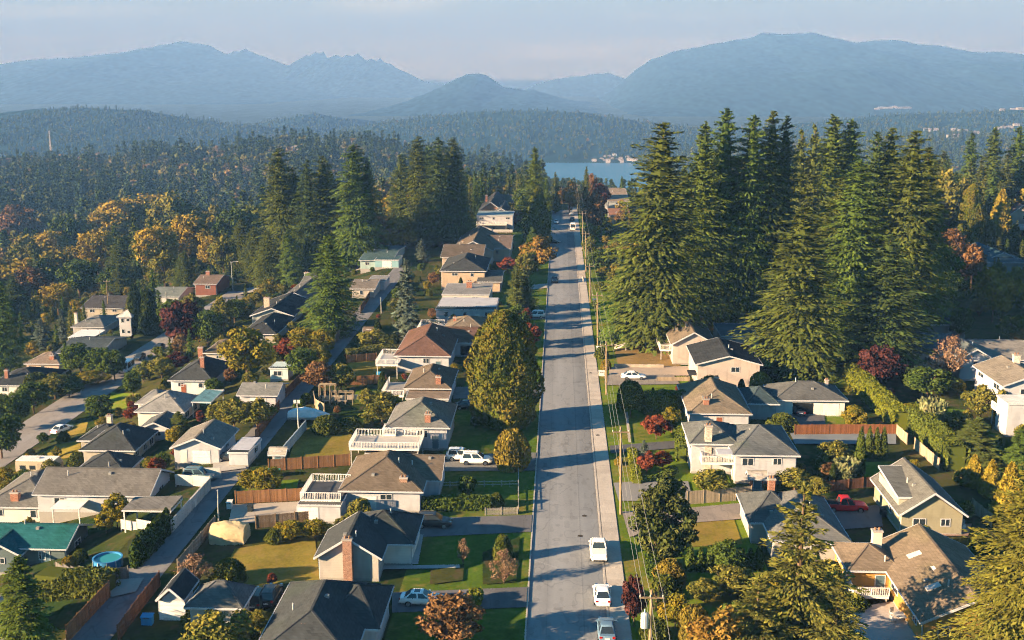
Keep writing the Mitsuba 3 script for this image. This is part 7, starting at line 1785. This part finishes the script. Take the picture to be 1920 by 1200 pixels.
# places the woods keep clear of: houses, roads, named trees
foot = np.array([[b[1] - 1.5, b[2] + 1.5, b[3] - 1.5, b[4] + 1.5] for _, _, _, bl, _ in HOUSES for b in bl] + [[e[1] - .8, e[2] + .8, e[3] - .8, e[4] + .8] for q in HOUSES for e in q[4] if e[0] == 'deck'])
roads = np.array([[-4, 9, 0, 492], [-50, -43, 0, 350], [-106, -94, 0, 425], [-101, -51, 335, 355]])
named = np.array([[x, y, w * .33] for _, _, x, y, _, _, w in TREES])


def clear(x, y, pad=0.0):
    for q in (foot, roads):
        if np.any((x > q[:, 0] - pad) & (x < q[:, 1] + pad) & (y > q[:, 2] - pad) & (y < q[:, 3] + pad)):
            return False
    return not np.any((named[:, 0] - x) ** 2 + (named[:, 1] - y) ** 2 < (named[:, 2] + pad) ** 2)


glade = np.array([[q[2], q[3]] for q in FAR_HOUSES if q[0] == 'near'])
gold = np.array([[q[2], q[3], q[6]] for q in TREES if 'left wood' in q[1] or (q[2] > 60 and 300 < q[3] and not q[0].startswith('fir')) or q[0] == 'gold_tree'] + [[(b[1] + b[2]) / 2, b[3], (b[2] - b[1]) * .8] for h in HOUSES for b in h[3][:1] if (b[3] > 330 and b[1] > 60) or b[1] < -98])
woods = []
for x0, x1, y0, y1, sp, con, lev, lo, hi in REGIONS:
    for x in np.arange(x0, x1, sp):
        for y in np.arange(y0, y1, sp * (1 if lev == 1 else 1.25)):
            px, py = x + R.uniform(-.45, .45) * sp, y + R.uniform(-.45, .45) * sp
            side = (px + py * .0424) / py
            if abs(side) > .50 or (lev == 2 and y > 760 and meshkit.noise(np.array([px / 60, py / 60, 0])) > .8):
                continue
            if y < 560 and not clear(px, py):
                continue
            zz = gz(px, py)
            if zz < -107:
                continue
            if y > 500 and np.any((np.abs(glade[:, 0] - px) < 16) & (py < glade[:, 1] + 4) & (py > glade[:, 1] - 60)):
                continue
            patch = meshkit.noise(np.array([px / 38, py / 55, 3.0]))
            is_con = R.random() < np.clip(con + (patch - .5) * 1.3, .04, .96)
            hi2 = 7 if np.any((np.abs(px / py - gold[:, 0] / gold[:, 1]) * py < gold[:, 2] * .75) & (gold[:, 1] > py) & (gold[:, 1] < py + 120)) else hi
            if lev == 2 and meshkit.noise(np.array([px / 24, py / 30, 21.0])) < .22:
                continue
            top = 54.5 - py * .083 - zz  # the gap at the end of the street looks down on the water
            if -.014 < px / py < .07 and py > 480:
                if top < 4:
                    continue
                hi2 = min(hi2, top * .8)
            big = .62 + .8 * meshkit.noise(np.array([px / 45, py / 60, 12.0])) if lev == 2 and not (-.014 < px / py < .07) else 1
            woods.append((px, py, zz, big * R.uniform(min(lo, hi2 * .7), hi2) * (1.12 if is_con else .85), is_con, lev, R.random()))
woods.sort(key=lambda w: w[1])
count = {True: 0, False: 0}
nf = 0
wid = 0
for px, py, zz, h, is_con, lev, q in woods:
    if lev == 1:
        kind = f'wood_fir_{"abc"[int(q * 3)]}' if is_con else f'wood_round_{"abcd"[int(np.searchsorted([.36, .52, .9], q))]}'
        w = h * (.36 if is_con else .78) * R.uniform(.85, 1.2)
        if count[is_con] < 300:
            count[is_con] += 1
            k = name('wood_conifer' if is_con else 'wood_tree')
            where = 'right of the giant conifers' if px > 40 else 'on the slope left of the houses' if py < 420 else 'in the valley behind the houses'
            tag(k, ('dark conifer in the wood ' if is_con else {'a': 'olive autumn tree in the wood ', 'b': 'golden autumn tree in the wood ', 'c': 'dark green leafy tree in the wood ', 'd': 'rust brown tree in the wood '}[kind[-1]]) + where, 'tree',
                ('conifers' if is_con else {'a': 'olive trees', 'b': 'golden trees', 'c': 'green trees', 'd': 'rusty trees'}[kind[-1]]) + ' of the wood ' + where)
            plant(k, kind, px, py, zz, h, w)
        else:
            plant(f'woodland__{wid:03d}', kind, px, py, zz, h, w)
            wid += 1
        continue
    kind = f'kind_far_fir_{"abc"[int(q * 3)]}' if is_con else f'kind_far_round_{"abc"[int(np.searchsorted([.4, .88], q))]}'
    s = h / (18 if is_con else 13)
    scene[f'forest__{nf:04d}'] = {'type': 'instance', 'group': {'type': 'ref', 'id': kind}, 'to_world': T().translate([px, py, zz - .3]).rotate([0, 0, 1], float(R.uniform(0, 360))).scale([s, s, s])}
    nf += 1
for key, n, lo, hi in (('hill_003', 1500, 4, 39), ('hill_002', 3600, 2, 39), ('hill', 2200, 6, 39), ('hill_001', 500, 10, 39)):
    h3 = RID[key]
    vis = np.nonzero(np.abs(h3[:, 20, 0] / h3[:, 20, 1] + .0424) < .5)[0]
    for i in range(n):
        a, b = R.uniform(vis[0], vis[-1] - .01), R.uniform(lo, hi)
        v = h3[int(a), int(b)] + (h3[int(a) + 1, int(b) + 1] - h3[int(a), int(b)]) * R.random()
        if v[2] < -107:
            continue
        kind = f'kind_far_fir_{"abc"[int(R.integers(3))]}' if R.random() < .72 else f'kind_far_round_{"abc"[int(np.searchsorted([.25, .97], R.random()))]}'
        s = R.uniform(.8, 1.3) if key == 'hill_003' else R.uniform(.4, .75)
        scene[f'forest__{nf:04d}'] = {'type': 'instance', 'group': {'type': 'ref', 'id': kind}, 'to_world': T().translate([float(t) for t in v - [0, 0, 1.5]]).scale([s * 1.15, s * 1.15, s])}
        nf += 1
# shrubs and small trees of the gardens
from shapely.geometry import Polygon as Poly, Point
from shapely.prepared import prep
paved = [prep(Poly(q[1]).buffer(.6)) for q in SHEETS if q[0] != 'lawn']
open_lawn = [prep(Poly(q[1]).buffer(-1.2)) for q in SHEETS if q[0] == 'lawn' and q[4] and abs(q[1][0][0] - q[1][1][0]) < 15 and q[1][0][1] > 81]
lines = [prep(Poly([(a[0] - .1, a[1]), (a[0] + .1, a[1]), (b[0] + .1, b[1]), (b[0] - .1, b[1])]).buffer(.9)) for q in FENCES for a, b in zip(q[1][:-1], q[1][1:])]
things = np.array([[q[2], q[3]] for q in ITEMS] + [[q[2], q[3]] for q in VEHICLES] + [[q[1], q[2]] for q in POLES])
GARDENS = [(-94, -51, 112, 345, 5.4, 'between the lane and the left street'), (-43, -20, 100, 335, 5.2, 'behind the houses right of the lane'), (-20, -4, 100, 330, 8.5, 'in front of the houses left of the street'),
           (9, 20, 98, 330, 6.5, 'in front of the houses right of the street'), (20, 75, 98, 250, 5.6, 'around the houses right of the street'), (-150, -106, 140, 335, 5.6, 'beyond the left street')]
KINDS = [('shrub_green', 'green shrub', .3, 1.1, 2.6), ('round_olive', 'olive bush', .2, 1.6, 4.4), ('round_dark', 'dark green bush', .17, 1.6, 4.6), ('round_yellow', 'yellow bush', .1, 1.5, 4), ('shrub_gold', 'golden shrub', .08, 1, 2), ('round_red', 'red bush', .05, 1.2, 3), ('cypress_dark', 'dark cypress', .07, 2, 5.5), ('round_rust', 'rusty bush', .03, 1.5, 4)]
for x0, x1, y0, y1, sp, where in GARDENS:
    for x in np.arange(x0, x1, sp):
        for y in np.arange(y0, y1, sp * 1.25):
            px, py = x + R.uniform(-.5, .5) * sp, y + R.uniform(-.5, .5) * sp
            q, u, dens = R.random(), R.random(), meshkit.noise(np.array([px / 11, py / 11, 8.0]))
            tilt = R.random()
            if dens < .30 or not clear(px, py, -.4) or np.min((things[:, 0] - px) ** 2 + (things[:, 1] - py) ** 2) < 9 or abs((px + py * .0424) / py) > .49:
                continue
            pt = Point(px, py)
            if any(a.contains(pt) for a in paved + open_lawn + lines):
                continue
            c = 0
            for kind, text, pr, lo, hi in KINDS:
                c += pr
                if q < c:
                    break
            hh = lo + (hi - lo) * u ** 1.5
            if px < -100 and tilt < .08:
                kind, text, hh = 'wood_fir_a', 'dark conifer', R.uniform(8, 15)
            w = hh * {'cypress_dark': .42, 'shrub_green': 1.1, 'shrub_gold': 1.05, 'wood_fir_a': .38}.get(kind, .85)
            k = tag(name('garden_shrub' if hh < 5 else 'garden_tree'), text + ' in the gardens ' + where, 'shrub' if hh < 5 else 'tree', text + ' group ' + where)
            plant(k, kind, px, py, gz(px, py), hh, w)
labels['woodland'] = {'label': 'mixed autumn wood beyond the houses', 'category': 'woodland', 'kind': 'stuff'}
labels['forest'] = {'label': 'hazy forest covering the valley and the far left hill', 'category': 'forest', 'kind': 'stuff'}
